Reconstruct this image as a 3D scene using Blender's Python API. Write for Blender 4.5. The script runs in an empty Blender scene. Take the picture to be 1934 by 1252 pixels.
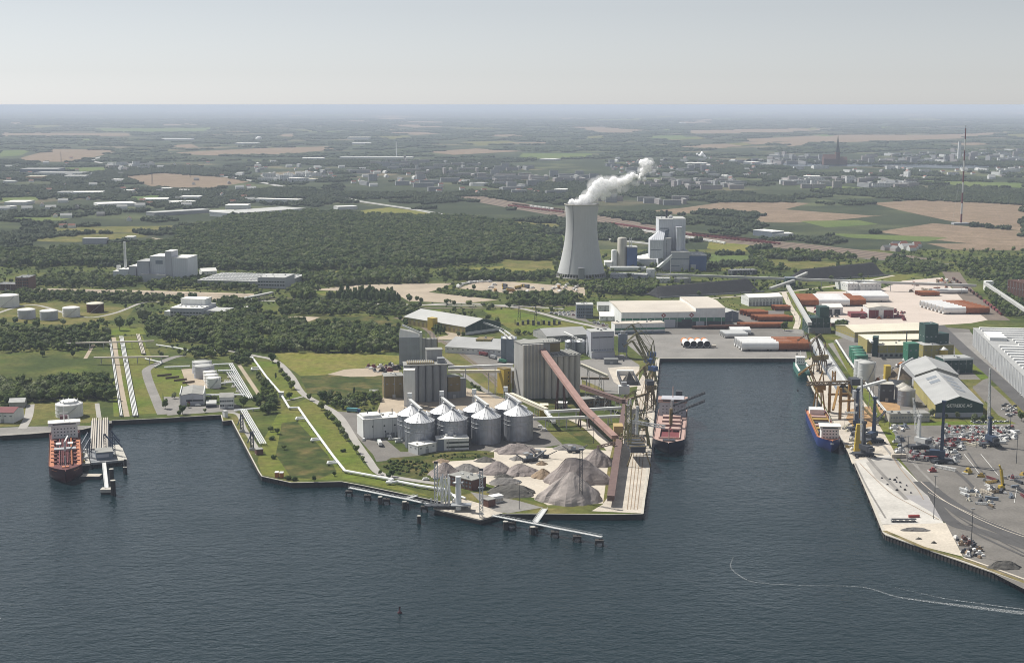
import bpy, bmesh, math, random
import numpy as np
from mathutils import Vector, Matrix, noise
from mathutils.geometry import tessellate_polygon
random.seed(7)
R = math.radians
SC = bpy.context.scene
COL = SC.collection

# ------------------------------------------------------------------ camera
HC, FPX, CXP, CYP = 337.5, 2686.0, 967.0, 626.0          # camera height (m), focal length and centre in photo pixels
PITCH = math.atan((626 - 198) / FPX)
cam_d = bpy.data.cameras.new('camera'); cam = bpy.data.objects.new('camera', cam_d); COL.objects.link(cam)
cam_d.sensor_width = 36; cam_d.lens = FPX / 1934 * 36
cam_d.clip_start = 5; cam_d.clip_end = 300000
cam.location = (0, 0, HC); cam.rotation_euler = (R(90) - PITCH, 0, 0)
SC.camera = cam

# ------------------------------------------------------------------ sky, sun, exposure
SUN_EL, SUN_AZ = R(50), R(-54)        # azimuth measured from the view axis (+Y), negative = to the left
wd = bpy.data.worlds.new('World'); SC.world = wd; wd.use_nodes = True
wn = wd.node_tree.nodes; wl = wd.node_tree.links
bg = wn['Background']
sky = wn.new('ShaderNodeTexSky'); sky.sky_type = 'NISHITA'; sky.sun_disc = False
sky.sun_elevation = SUN_EL; sky.sun_rotation = SUN_AZ
sky.altitude = 300; sky.air_density = 1.0; sky.dust_density = 0.3; sky.ozone_density = 1.5
hs = wn.new('ShaderNodeHueSaturation'); hs.inputs['Saturation'].default_value = 0.22; hs.inputs['Value'].default_value = 1.0
tn = wn.new('ShaderNodeVectorMath'); tn.operation = 'MULTIPLY'; tn.inputs[1].default_value = (.972, .998, 1.05)
wl.new(sky.outputs[0], hs.inputs['Color']); wl.new(hs.outputs[0], tn.inputs[0]); wl.new(tn.outputs[0], bg.inputs['Color'])
bg.inputs['Strength'].default_value = 0.075
sun_d = bpy.data.lights.new('sun', 'SUN'); sun_d.energy = 5.0; sun_d.angle = R(0.55); sun_d.color = (1.0, 0.955, 0.88)
sun = bpy.data.objects.new('sun', sun_d); COL.objects.link(sun)
sd = Vector((math.sin(SUN_AZ) * math.cos(SUN_EL), math.cos(SUN_AZ) * math.cos(SUN_EL), math.sin(SUN_EL)))
sun.rotation_euler = sd.to_track_quat('Z', 'Y').to_euler(); sun.location = (0, 0, 900)
vs = SC.view_settings; vs.view_transform = 'Standard'; vs.look = 'None'; vs.gamma = 1.0; vs.use_curve_mapping = False
vs.exposure = 0.28
cy = SC.cycles
cy.use_denoising = True; cy.filter_width = 1.0; cy.volume_bounces = 1; cy.max_bounces = 6; cy.diffuse_bounces = 3; cy.glossy_bounces = 3
cy.transparent_max_bounces = 8; cy.caustics_reflective = False; cy.caustics_refractive = False

# ------------------------------------------------------------------ survey: photo pixel -> point on a level plane
GZ = 4.5
_c, _s = math.cos(PITCH), math.sin(PITCH)
def gp(px, py, z=GZ):
    rx = (px - CXP) / FPX; ry = -(py - CYP) / FPX
    t = (z - HC) / (-_s + ry * _c)
    return Vector((rx * t, (_c + ry * _s) * t, z))
def proj(x, y, z):
    d = y * _c - (z - HC) * _s; u = y * _s + (z - HC) * _c
    return CXP + FPX * x / d, CYP - FPX * u / d
def hz(px, py, pyt, z0=GZ):          # height of an upright standing at (px,py) whose top shows at pyt
    Y = gp(px, py, z0).y; ry = -(pyt - CYP) / FPX
    return (ry * Y * _c - Y * _s) / (_c + ry * _s) + HC - z0
def at_depth(px, py, Y):
    rx = (px - CXP) / FPX; ry = -(py - CYP) / FPX
    t = Y / (_c + ry * _s)
    return Vector((rx * t, Y, HC + (-_s + ry * _c) * t))
def zoomer(x0, y0, k): return lambda x, y: (x0 + x / k, y0 + y / k)
za = zoomer(0, 480, 2.608); zb = zoomer(400, 600, 3.477); zc = zoomer(680, 560, 3.477); zd = zoomer(860, 560, 3.477)
ze = zoomer(1454, 560, 3.477); zf = zoomer(1454, 760, 3.477); zg = zoomer(640, 780, 3.223); zh = zoomer(1000, 280, 3.477)
zi = zoomer(0, 180, 3.719); zj = zoomer(480, 180, 3.719); zk = zoomer(960, 180, 3.719); zl = zoomer(1414, 180, 3.719)
zm = zoomer(1414, 460, 3.719); zn = zoomer(500, 480, 3.719); zo = zoomer(1160, 640, 4.817); zp = zoomer(60, 730, 5.69)
zq = zoomer(1500, 700, 6.26); zr = zoomer(1680, 780, 6.26); zs = zoomer(780, 880, 8.79); zt = zoomer(300, 660, 6.26)
zu = zoomer(1080, 640, 3.478); zv = zoomer(1140, 280, 5.01); zw = zoomer(400, 500, 4.835)
def pz(f, *pts): return [f(*p) for p in pts]

# ------------------------------------------------------------------ materials (all procedural)
M = {}
def mat(name, col, rough=.75, metal=0., var=.18, scale=.12, streak=0., rib=0., ribaxis='X', ribamt=.25, fine=.0, spec=.4):
    m = bpy.data.materials.new(name); m.use_nodes = True; M[name] = m
    nt = m.node_tree; n = nt.nodes; l = nt.links; b = n['Principled BSDF']
    b.inputs['Roughness'].default_value = rough; b.inputs['Metallic'].default_value = metal
    b.inputs['Specular IOR Level'].default_value = spec
    g = n.new('ShaderNodeNewGeometry')
    def nz(vec, sc, det=4):
        t = n.new('ShaderNodeTexNoise'); t.inputs['Scale'].default_value = sc; t.inputs['Detail'].default_value = det
        l.new(vec, t.inputs['Vector']); return t.outputs['Fac']
    def math_(op, a, bb, c=None):
        t = n.new('ShaderNodeMath'); t.operation = op
        for i, v in enumerate((a, bb, c)):
            if v is None: continue
            if isinstance(v, (int, float)): t.inputs[i].default_value = v
            else: l.new(v, t.inputs[i])
        return t.outputs[0]
    f = nz(g.outputs['Position'], scale)
    fac = math_('MULTIPLY_ADD', math_('SUBTRACT', f, .5), var * 4, 1.0)
    if fine:
        fac = math_('MULTIPLY', fac, math_('MULTIPLY_ADD', math_('SUBTRACT', nz(g.outputs['Position'], scale * 12, 3), .5), fine * 4, 1.0))
    if streak:
        mp = n.new('ShaderNodeMapping'); mp.inputs['Scale'].default_value = (.55, .55, .03); l.new(g.outputs['Position'], mp.inputs['Vector'])
        fac = math_('MULTIPLY', fac, math_('MULTIPLY_ADD', math_('SUBTRACT', nz(mp.outputs[0], 1.0, 5), .5), streak * 4, 1.0))
    if rib:
        tc = n.new('ShaderNodeTexCoord'); wv = n.new('ShaderNodeTexWave'); wv.bands_direction = ribaxis; wv.inputs['Scale'].default_value = .314 / rib
        l.new(tc.outputs['Object'], wv.inputs['Vector'])
        fac = math_('MULTIPLY', fac, math_('MULTIPLY_ADD', math_('SUBTRACT', wv.outputs['Fac'], .5), ribamt, 1.0))
        bp = n.new('ShaderNodeBump'); bp.inputs['Strength'].default_value = .35; bp.inputs['Distance'].default_value = rib * .2
        l.new(wv.outputs['Fac'], bp.inputs['Height']); l.new(bp.outputs[0], b.inputs['Normal'])
    mx = n.new('ShaderNodeVectorMath'); mx.operation = 'SCALE'; mx.inputs[0].default_value = col
    l.new(fac, mx.inputs['Scale']); l.new(mx.outputs[0], b.inputs['Base Color'])
    return m
def patchmat(name, cols, scales=(.006, .03, .2), rough=.95, sharp=.12):
    """ground: several real colours mixed by noise of different sizes"""
    m = bpy.data.materials.new(name); m.use_nodes = True; M[name] = m
    nt = m.node_tree; n = nt.nodes; l = nt.links; b = n['Principled BSDF']; b.inputs['Roughness'].default_value = rough
    b.inputs['Specular IOR Level'].default_value = .1
    g = n.new('ShaderNodeNewGeometry'); prev = None
    for i, c in enumerate(cols):
        if prev is None:
            rgb = n.new('ShaderNodeRGB'); rgb.outputs[0].default_value = (*c, 1); prev = rgb.outputs[0]; continue
        t = n.new('ShaderNodeTexNoise'); t.inputs['Scale'].default_value = scales[(i - 1) % len(scales)]; t.inputs['Detail'].default_value = 5
        mp = n.new('ShaderNodeMapping'); mp.inputs['Location'].default_value = (i * 137.3, i * 71.7, 0); l.new(g.outputs['Position'], mp.inputs['Vector'])
        l.new(mp.outputs[0], t.inputs['Vector'])
        mr = n.new('ShaderNodeMapRange'); mr.inputs['From Min'].default_value = .5 - sharp; mr.inputs['From Max'].default_value = .5 + sharp
        l.new(t.outputs['Fac'], mr.inputs['Value'])
        mx = n.new('ShaderNodeMix'); mx.data_type = 'RGBA'; l.new(mr.outputs[0], mx.inputs['Factor']); l.new(prev, mx.inputs['A']); mx.inputs['B'].default_value = (*c, 1)
        prev = mx.outputs['Result']
    t = n.new('ShaderNodeTexNoise'); t.inputs['Scale'].default_value = .9; t.inputs['Detail'].default_value = 3; l.new(g.outputs['Position'], t.inputs['Vector'])
    t2 = n.new('ShaderNodeTexNoise'); t2.inputs['Scale'].default_value = .16; t2.inputs['Detail'].default_value = 6; l.new(g.outputs['Position'], t2.inputs['Vector'])
    av = n.new('ShaderNodeMath'); av.operation = 'ADD'; l.new(t.outputs['Fac'], av.inputs[0]); l.new(t2.outputs['Fac'], av.inputs[1])
    mr = n.new('ShaderNodeMapRange'); mr.inputs['From Min'].default_value = .55; mr.inputs['From Max'].default_value = 1.45; mr.inputs['To Min'].default_value = .45; mr.inputs['To Max'].default_value = 1.55; l.new(av.outputs[0], mr.inputs['Value'])
    sc = n.new('ShaderNodeVectorMath'); sc.operation = 'SCALE'; l.new(prev, sc.inputs[0]); l.new(mr.outputs[0], sc.inputs['Scale'])
    l.new(sc.outputs[0], b.inputs['Base Color'])
    return m
def leafmat(name, c0, c1):
    m = bpy.data.materials.new(name); m.use_nodes = True; M[name] = m
    nt = m.node_tree; n = nt.nodes; l = nt.links; b = n['Principled BSDF']; b.inputs['Roughness'].default_value = .8; b.inputs['Specular IOR Level'].default_value = .15
    oi = n.new('ShaderNodeObjectInfo'); g = n.new('ShaderNodeNewGeometry')
    t = n.new('ShaderNodeTexNoise'); t.inputs['Scale'].default_value = .35; t.inputs['Detail'].default_value = 3; l.new(g.outputs['Position'], t.inputs['Vector'])
    a = n.new('ShaderNodeMath'); a.operation = 'MULTIPLY_ADD'; l.new(t.outputs['Fac'], a.inputs[0]); a.inputs[1].default_value = .9; a.inputs[2].default_value = -.45
    ad = n.new('ShaderNodeMath'); ad.operation = 'ADD'; ad.use_clamp = True; l.new(oi.outputs['Random'], ad.inputs[0]); l.new(a.outputs[0], ad.inputs[1])
    mx = n.new('ShaderNodeMix'); mx.data_type = 'RGBA'; l.new(ad.outputs[0], mx.inputs['Factor']); mx.inputs['A'].default_value = (*c0, 1); mx.inputs['B'].default_value = (*c1, 1)
    l.new(mx.outputs['Result'], b.inputs['Base Color'])
    return m
mat('white', (.72, .72, .70), var=.06, streak=.05); mat('white_wall', (.66, .67, .66), var=.08, streak=.06)
mat('white_roof', (.78, .77, .73), var=.08, scale=.05, rib=1.6, ribamt=.1)
mat('cream_roof', (.66, .62, .50), var=.08, scale=.04, rib=1.5, ribamt=.1); mat('pale_roof', (.52, .475, .41), var=.09, scale=.03, rib=6, ribamt=.12, ribaxis='Y')
mat('grey_roof', (.34, .345, .34), var=.12, scale=.05, rib=1.3, ribamt=.15); mat('light_grey_roof', (.42, .425, .41), var=.08, scale=.04, rib=1.2, ribamt=.12)
mat('dark_roof', (.16, .165, .165), var=.2, scale=.08); mat('felt_roof', (.27, .27, .25), var=.2, scale=.1)
mat('concrete', (.33, .33, .32), var=.12, streak=.13, scale=.05); mat('concrete_pale', (.44, .42, .37), var=.12, streak=.15, scale=.05)
mat('concrete_dark', (.22, .23, .24), var=.12, streak=.15, scale=.05); mat('tower_concrete', (.46, .47, .47), var=.06, streak=.06, scale=.02)
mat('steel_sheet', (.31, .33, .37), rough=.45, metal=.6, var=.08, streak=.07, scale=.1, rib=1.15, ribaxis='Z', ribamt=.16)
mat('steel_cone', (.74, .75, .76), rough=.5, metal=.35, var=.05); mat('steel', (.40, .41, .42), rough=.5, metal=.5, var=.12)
mat('steel_pale', (.60, .61, .60), rough=.55, metal=.2, var=.1); mat('steel_dark', (.05, .055, .065), rough=.6, var=.2)
mat('blue_grey', (.16, .19, .23), var=.1, streak=.08); mat('blue', (.06, .11, .25), var=.08, streak=.06); mat('ship_blue', (.015, .035, .16), rough=.4, var=.12, streak=.05)
mat('navy', (.012, .018, .04), rough=.45, var=.15, streak=.05); mat('crane_blue', (.035, .055, .095), rough=.5, var=.12)
mat('ochre', (.34, .24, .06), var=.14, streak=.1); mat('ochre_dark', (.20, .155, .07), var=.14, streak=.12); mat('yellow', (.47, .34, .05), rough=.5, var=.1, streak=.05)
mat('yellow_wall', (.33, .29, .105), var=.1, streak=.08, rib=1.2); mat('rust_ochre', (.27, .15, .035), rough=.7, var=.2); mat('tan_box', (.42, .30, .13), var=.1, streak=.06)
mat('green_dark', (.012, .05, .042), rough=.55, var=.12, streak=.05); mat('green', (.035, .16, .10), rough=.5, var=.12, streak=.05); mat('green_ship', (.05, .16, .13), rough=.5, var=.1, streak=.06)
mat('lattice_green', (.16, .15, .06), rough=.6, var=.2); mat('red_gallery', (.33, .205, .175), var=.13, streak=.07, rib=2.5, ribaxis='X', ribamt=.12); mat('dark_red_gallery', (.135, .085, .075), var=.2, scale=.3)
mat('hull_red', (.06, .012, .018), rough=.45, var=.12, streak=.05); mat('deck_orange', (.42, .16, .08), var=.15, scale=.2); mat('deck_red', (.10, .022, .02), var=.2, scale=.2); mat('deck_pink', (.42, .29, .25), var=.12, scale=.2)
mat('hold_red', (.16, .035, .04), var=.2); mat('red', (.28, .05, .045), rough=.5, var=.1); mat('brick', (.13, .065, .05), var=.2, scale=.4, fine=.15); mat('brown', (.16, .12, .075), var=.2, streak=.1)
mat('maroon', (.16, .035, .04), var=.12); mat('rust', (.26, .085, .028), rough=.85, var=.25, scale=.25, fine=.15); mat('rust_dark', (.07, .028, .018), rough=.9, var=.3)
mat('tube_white', (.74, .74, .73), rough=.5, var=.06, scale=.2); mat('glass', (.03, .04, .05), rough=.15, var=.1, spec=.5); mat('rubber', (.02, .02, .022), rough=.9)
mat('pipe_white', (.76, .77, .76), rough=.45, var=.06); mat('wood_dark', (.05, .042, .035), var=.3, scale=.4); mat('sheet_pile', (.035, .032, .03), rough=.8, var=.3, scale=.2, streak=.15)
mat('coping', (.46, .43, .37), var=.15, scale=.2); mat('skylight', (.20, .22, .24), rough=.3, var=.05); mat('orange', (.42, .17, .06), var=.1); mat('teal', (.10, .30, .32), var=.1)
mat('stone_grey', (.30, .29, .29), var=.1); mat('pinkish_wall', (.33, .30, .295), var=.12, scale=.02); mat('grey_wall', (.31, .32, .33), var=.12, scale=.02); mat('tile_red', (.22, .09, .06), var=.2); mat('copper_spire', (.05, .065, .06), var=.1)
mat('violet_grey', (.42, .43, .47), var=.06, streak=.05, scale=.03); mat('plant_white', (.56, .58, .62), var=.05, streak=.05, scale=.03, rib=4, ribamt=.06)
mat('coal', (.018, .019, .021), rough=.95, var=.3, scale=.15, fine=.2); mat('grain', (.36, .22, .10), var=.2, scale=.15, fine=.1)
mat('gravel_pink', (.265, .23, .215), rough=.95, var=.25, scale=.12, fine=.25); mat('gravel_lit', (.31, .275, .255), rough=.95, var=.25, scale=.12, fine=.25); mat('gravel_grey', (.19, .18, .17), rough=.95, var=.25, scale=.12, fine=.25); mat('gravel_brown', (.27, .20, .135), rough=.95, var=.25, scale=.12, fine=.25)  # includes a lightened copy of the pink gravel that paints in sunlight
mat('gravel_dark', (.10, .095, .085), rough=.95, var=.3, scale=.12, fine=.25); mat('trunk', (.06, .045, .03), var=.2)
mat('asphalt', (.15, .14, .126), rough=.9, var=.2, scale=.04, fine=.16); mat('asphalt_dark', (.075, .073, .072), rough=.9, var=.2, scale=.035, fine=.1); mat('asphalt_pale', (.21, .20, .185), rough=.92, var=.18, scale=.03, fine=.14)
mat('quay_concrete', (.49, .47, .43), rough=.9, var=.16, scale=.03, fine=.12); mat('quay_beige', (.46, .415, .35), rough=.92, var=.22, scale=.05, fine=.2); mat('sand', (.50, .45, .375), rough=.95, var=.14, scale=.04, fine=.12)
mat('yard_pink', (.50, .43, .375), rough=.95, var=.08, scale=.02, fine=.05); mat('road', (.33, .315, .29), rough=.92, var=.1, scale=.05); mat('highway', (.36, .355, .34), rough=.9, var=.08, scale=.02)
mat('paint_white', (.66, .66, .63), var=.12, scale=.3); mat('track', (.15, .12, .095), rough=.95, var=.2, scale=.06, fine=.15); mat('tan_dirt', (.36, .30, .225), rough=.95, var=.16, scale=.02, fine=.1)
patchmat('meadow', [(.062, .088, .017), (.088, .115, .020), (.125, .122, .036), (.045, .064, .015)], (.008, .02, .012))
patchmat('meadow_bright', [(.082, .124, .015), (.112, .148, .020), (.135, .132, .032)], (.02, .012, .05))
patchmat('meadow_dry', [(.135, .128, .038), (.175, .148, .055), (.092, .102, .025)], (.02, .03, .08))
patchmat('scrub_grass', [(.060, .076, .018), (.13, .108, .040), (.036, .054, .012)], (.03, .06, .02))
patchmat('field_yellow', [(.155, .160, .030), (.120, .142, .025), (.18, .162, .045)], (.012, .03, .09))
patchmat('field_brown', [(.21, .155, .11), (.245, .185, .13), (.18, .135, .09)], (.004, .02, .03))
patchmat('field_green', [(.085, .125, .035), (.11, .14, .04)], (.003, .01))
patchmat('far_land', [(.060, .075, .032), (.034, .046, .022), (.17, .14, .09), (.095, .11, .05), (.040, .052, .026), (.03, .042, .02)], (.0011, .0005, .0008, .0016, .004), sharp=.05)
patchmat('verge', [(.17, .14, .06), (.10, .10, .035), (.22, .18, .10)], (.05, .1, .2))
leafmat('leaf', (.030, .058, .012), (.105, .135, .032)); leafmat('leaf_deep', (.032, .060, .017), (.090, .122, .034)); leafmat('leaf_far', (.020, .036, .016), (.052, .068, .030)); leafmat('leaf_silver', (.08, .10, .045), (.15, .17, .08))

# ------------------------------------------------------------------ mesh helpers
class MB:
    def __init__(s): s.v = []; s.f = []; s.sm = []
    def add(s, vs, fs, smooth=False):
        o = len(s.v); s.v += [tuple(v) for v in vs]; s.f += [tuple(i + o for i in f) for f in fs]; s.sm += [smooth] * len(fs); return s
    def box(s, x0, x1, y0, y1, z0, z1):
        return s.add([(x0, y0, z0), (x1, y0, z0), (x1, y1, z0), (x0, y1, z0), (x0, y0, z1), (x1, y0, z1), (x1, y1, z1), (x0, y1, z1)],
                     [(0, 3, 2, 1), (4, 5, 6, 7), (0, 1, 5, 4), (1, 2, 6, 5), (2, 3, 7, 6), (3, 0, 4, 7)])
    def frustum(s, x0, x1, y0, y1, z0, X0, X1, Y0, Y1, z1):
        return s.add([(x0, y0, z0), (x1, y0, z0), (x1, y1, z0), (x0, y1, z0), (X0, Y0, z1), (X1, Y0, z1), (X1, Y1, z1), (X0, Y1, z1)],
                     [(0, 3, 2, 1), (4, 5, 6, 7), (0, 1, 5, 4), (1, 2, 6, 5), (2, 3, 7, 6), (3, 0, 4, 7)])
    def beam(s, a, b, w, h, up=(0, 0, 1)):                 # rectangular bar between two points (axis through its middle)
        a = Vector(a); b = Vector(b); d = (b - a).normalized(); u = Vector(up)
        sd_ = d.cross(u)
        if sd_.length < 1e-4: sd_ = d.cross(Vector((0, 1, 0)))
        sd_.normalize(); u = sd_.cross(d); sd_ *= w / 2; u = u * (h / 2)
        return s.add([a - sd_ - u, a + sd_ - u, a + sd_ + u, a - sd_ + u, b - sd_ - u, b + sd_ - u, b + sd_ + u, b - sd_ + u],
                     [(0, 1, 2, 3), (7, 6, 5, 4), (0, 4, 5, 1), (1, 5, 6, 2), (2, 6, 7, 3), (3, 7, 4, 0)])
    def tube(s, a, b, r, n=8, r2=None, cap=True, hollow=False):
        a = Vector(a); b = Vector(b); d = (b - a).normalized(); u = Vector((0, 0, 1)) if abs(d.z) < .95 else Vector((1, 0, 0))
        x = d.cross(u).normalized(); y = x.cross(d); r2 = r if r2 is None else r2
        vs_ = []
        for p, rr in ((a, r), (b, r2)):
            for i in range(n):
                t = 2 * math.pi * i / n; vs_.append(p + x * (math.cos(t) * rr) + y * (math.sin(t) * rr))
        s.add(vs_, [(i, n + i, n + (i + 1) % n, (i + 1) % n) for i in range(n)], n >= 8)
        if cap: s.add(vs_, [tuple(range(n)), tuple(range(2 * n - 1, n - 1, -1))])
        return s
    def lathe(s, cx, cy, prof, n=24, smooth=True, cap=False):
        vs_ = [(cx + r * math.cos(2 * math.pi * i / n), cy + r * math.sin(2 * math.pi * i / n), z) for r, z in prof for i in range(n)]
        s.add(vs_, [(k * n + i, k * n + (i + 1) % n, (k + 1) * n + (i + 1) % n, (k + 1) * n + i) for k in range(len(prof) - 1) for i in range(n)], smooth)
        if cap: s.add(vs_[-n:], [tuple(range(n))])
        return s
    def prism(s, pts, z0, z1):
        n = len(pts); vs_ = [(p[0], p[1], z0) for p in pts] + [(p[0], p[1], z1) for p in pts]
        tris = tessellate_polygon([[Vector((p[0], p[1], 0)) for p in pts]])
        fs = [(i, (i + 1) % n, n + (i + 1) % n, n + i) for i in range(n)]
        for t in tris:
            a, b_, c = (vs_[i] for i in t)
            ccw = (b_[0] - a[0]) * (c[1] - a[1]) - (b_[1] - a[1]) * (c[0] - a[0]) > 0
            t = t if ccw else t[::-1]
            fs.append(tuple(n + i for i in t)); fs.append(tuple(t[::-1]))
        return s.add(vs_, fs)
    def gable(s, x0, x1, y0, y1, z0, z1, zr, axis='x'):     # solid house body with gable ends; ridge along axis
        if axis == 'x':
            ym = (y0 + y1) / 2
            v = [(x0, y0, z0), (x0, y1, z0), (x0, y1, z1), (x0, ym, zr), (x0, y0, z1), (x1, y0, z0), (x1, y1, z0), (x1, y1, z1), (x1, ym, zr), (x1, y0, z1)]
        else:
            xm = (x0 + x1) / 2
            v = [(x1, y0, z0), (x0, y0, z0), (x0, y0, z1), (xm, y0, zr), (x1, y0, z1), (x1, y1, z0), (x0, y1, z0), (x0, y1, z1), (xm, y1, zr), (x1, y1, z1)]
        return s.add(v, [(0, 1, 2, 3, 4)[::-1], (5, 6, 7, 8, 9), (0, 5, 9, 4), (1, 2, 7, 6), (2, 3, 8, 7), (3, 4, 9, 8), (0, 1, 6, 5)])
    def roof(s, x0, x1, y0, y1, z1, zr, axis='x', o=.6, t=.45):  # two slabs over a gable body
        if axis == 'x':
            ym = (y0 + y1) / 2; k = (zr - z1) / (ym - y0)
            for ya, sg in ((y0 - o, 1), (y1 + o, -1)):
                za_ = z1 - k * o
                v = [(x0 - o, ya, za_ + .05), (x1 + o, ya, za_ + .05), (x1 + o, ym, zr + .05), (x0 - o, ym, zr + .05)]
                s.add(v + [(p[0], p[1], p[2] + t) for p in v], [(0, 3, 2, 1), (4, 5, 6, 7), (0, 1, 5, 4), (1, 2, 6, 5), (2, 3, 7, 6), (3, 0, 4, 7)])
        else:
            xm = (x0 + x1) / 2; k = (zr - z1) / (xm - x0)
            for xa in (x0 - o, x1 + o):
                za_ = z1 - k * o
                v = [(xa, y0 - o, za_ + .05), (xa, y1 + o, za_ + .05), (xm, y1 + o, zr + .05), (xm, y0 - o, zr + .05)]
                s.add(v + [(p[0], p[1], p[2] + t) for p in v], [(0, 3, 2, 1), (4, 5, 6, 7), (0, 1, 5, 4), (1, 2, 6, 5), (2, 3, 7, 6), (3, 0, 4, 7)])
        return s
    def lattice(s, a, b, w, h, r=.18, step=None, w2=None, h2=None):        # four chords with zig-zag bracing
        a = Vector(a); b = Vector(b); d = (b - a); L = d.length; d.normalize()
        u = Vector((0, 0, 1)) if abs(d.z) < .9 else Vector((0, 1, 0))
        x = d.cross(u).normalized(); y = x.cross(d)
        w2 = w if w2 is None else w2; h2 = h if h2 is None else h2
        n = max(2, int(L / (step or max(w, h) * 1.2)))
        def c(k, i):
            t = k / n; sx, sy = ((-1, -1), (1, -1), (1, 1), (-1, 1))[i]
            return a + d * (L * t) + x * (sx * (w + (w2 - w) * t) / 2) + y * (sy * (h + (h2 - h) * t) / 2)
        for i in range(4): s.beam(c(0, i), c(n, i), r * 2, r * 2)
        for k in range(n):
            for i in range(4):
                j = (i + 1) % 4
                s.beam(c(k, i), c(k + 1, j), r * 1.3, r * 1.3) if (k + i) % 2 else s.beam(c(k, j), c(k + 1, i), r * 1.3, r * 1.3)
        return s
    def mesh(s, name, m):
        me = bpy.data.meshes.new(name); me.from_pydata(s.v, [], s.f); me.materials.append(M[m] if isinstance(m, str) else m)
        me.polygons.foreach_set('use_smooth', s.sm); me.update(); return me
    def build(s, name, m, parent=None):
        o = bpy.data.objects.new(name, s.mesh(name, m)); COL.objects.link(o); o.parent = parent; return o
def tag(o, label=None, cat=None, group=None, kind=None):
    if label: o['label'] = label
    if cat: o['category'] = cat
    if group: o['group'] = group
    if kind: o['kind'] = kind
    return o
def thing(name, label, cat, loc=(0, 0, GZ), rz=0., group=None):
    o = bpy.data.objects.new(name, None); COL.objects.link(o); o.location = loc; o.rotation_euler = (0, 0, rz); o.empty_display_size = 2
    return tag(o, label, cat, group)
def link_mesh(name, me, parent=None, loc=(0, 0, 0), rz=0., sc=None):
    o = bpy.data.objects.new(name, me); COL.objects.link(o); o.parent = parent; o.location = loc; o.rotation_euler = (0, 0, rz)
    if sc is not None: o.scale = sc if hasattr(sc, '__len__') else (sc, sc, sc)
    return o
def copy_tree(src, loc, rz, label=None, group=None, sc=None):
    c = src.copy(); COL.objects.link(c); c.location = loc; c.rotation_euler = (0, 0, rz)
    if label: c['label'] = label
    if group: c['group'] = group
    if sc: c.scale = (sc, sc, sc)
    for ch in KIDS[src.name]:
        k = ch.copy(); COL.objects.link(k); k.parent = c
        for g in KIDS.get(ch.name, ()):
            kk = g.copy(); COL.objects.link(kk); kk.parent = k
    return c
KIDS = {}
def note_kids(root):
    bpy.context.view_layer.update()
    for o in [root] + list(root.children): KIDS[o.name] = list(o.children)
def frame(p0, p1, z=GZ):
    a = gp(*p0, z); b = gp(*p1, z); d = b - a
    return a, math.atan2(d.y, d.x), d.length
NOTREE = np.zeros((1252, 1934), bool)
def raster(pts, grow=0):
    """pixel mask of a photo-space polygon, used to keep trees off yards, roads and roofs"""
    P = np.array(pts, float); x0, y0 = np.floor(P.min(0)).astype(int) - 1; x1, y1 = np.ceil(P.max(0)).astype(int) + 1
    x0 = max(0, x0); y0 = max(0, y0); x1 = min(1934, x1); y1 = min(1252, y1)
    m = np.zeros((1252, 1934), bool)
    if x1 <= x0 or y1 <= y0: return m
    yy, xx = np.mgrid[y0:y1, x0:x1]; inside = np.zeros(xx.shape, bool); n = len(P)
    for i in range(n):
        ax, ay = P[i]; bx, by = P[(i + 1) % n]
        if ay == by: continue
        c = ((ay > yy) != (by > yy)) & (xx < (bx - ax) * (yy - ay) / (by - ay) + ax); inside ^= c
    m[y0:y1, x0:x1] = inside
    return m
def notree(pts):
    global NOTREE
    NOTREE |= raster(pts)
def notree_world(pts):
    notree([proj(p[0], p[1], GZ) for p in pts])
LV = {}
def sheet(name, pts, m, lv=1, keep=True, z=None):
    """a level surface cover; neighbours get heights a few centimetres apart"""
    w = [gp(*p) for p in pts]
    LV[lv] = LV.get(lv, 0) + 1
    zz = GZ + lv * .06 + (LV[lv] % 12) * .004 if z is None else z
    me = bpy.data.meshes.new(name)
    tr = tessellate_polygon([[Vector((p.x, p.y, 0)) for p in w]])
    fs = []
    for t in tr:
        a, b, c = (w[i] for i in t)
        fs.append(t if (b.x - a.x) * (c.y - a.y) - (b.y - a.y) * (c.x - a.x) > 0 else t[::-1])
    me.from_pydata([(p.x, p.y, zz) for p in w], [], fs); me.materials.append(M[m]); me.update()
    o = bpy.data.objects.new(name, me); COL.objects.link(o); o['kind'] = 'structure'
    if keep: notree(pts)
    return o
def smooth_line(pts, n=6):
    out = []
    for i in range(len(pts) - 1):
        p0 = pts[max(0, i - 1)]; p1 = pts[i]; p2 = pts[i + 1]; p3 = pts[min(len(pts) - 1, i + 2)]
        for k in range(n):
            t = k / n
            out.append(.5 * ((2 * p1) + (p2 - p0) * t + (2 * p0 - 5 * p1 + 4 * p2 - p3) * t * t + (3 * p1 - p0 - 3 * p2 + p3) * t ** 3))
    return out + [pts[-1]]
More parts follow.
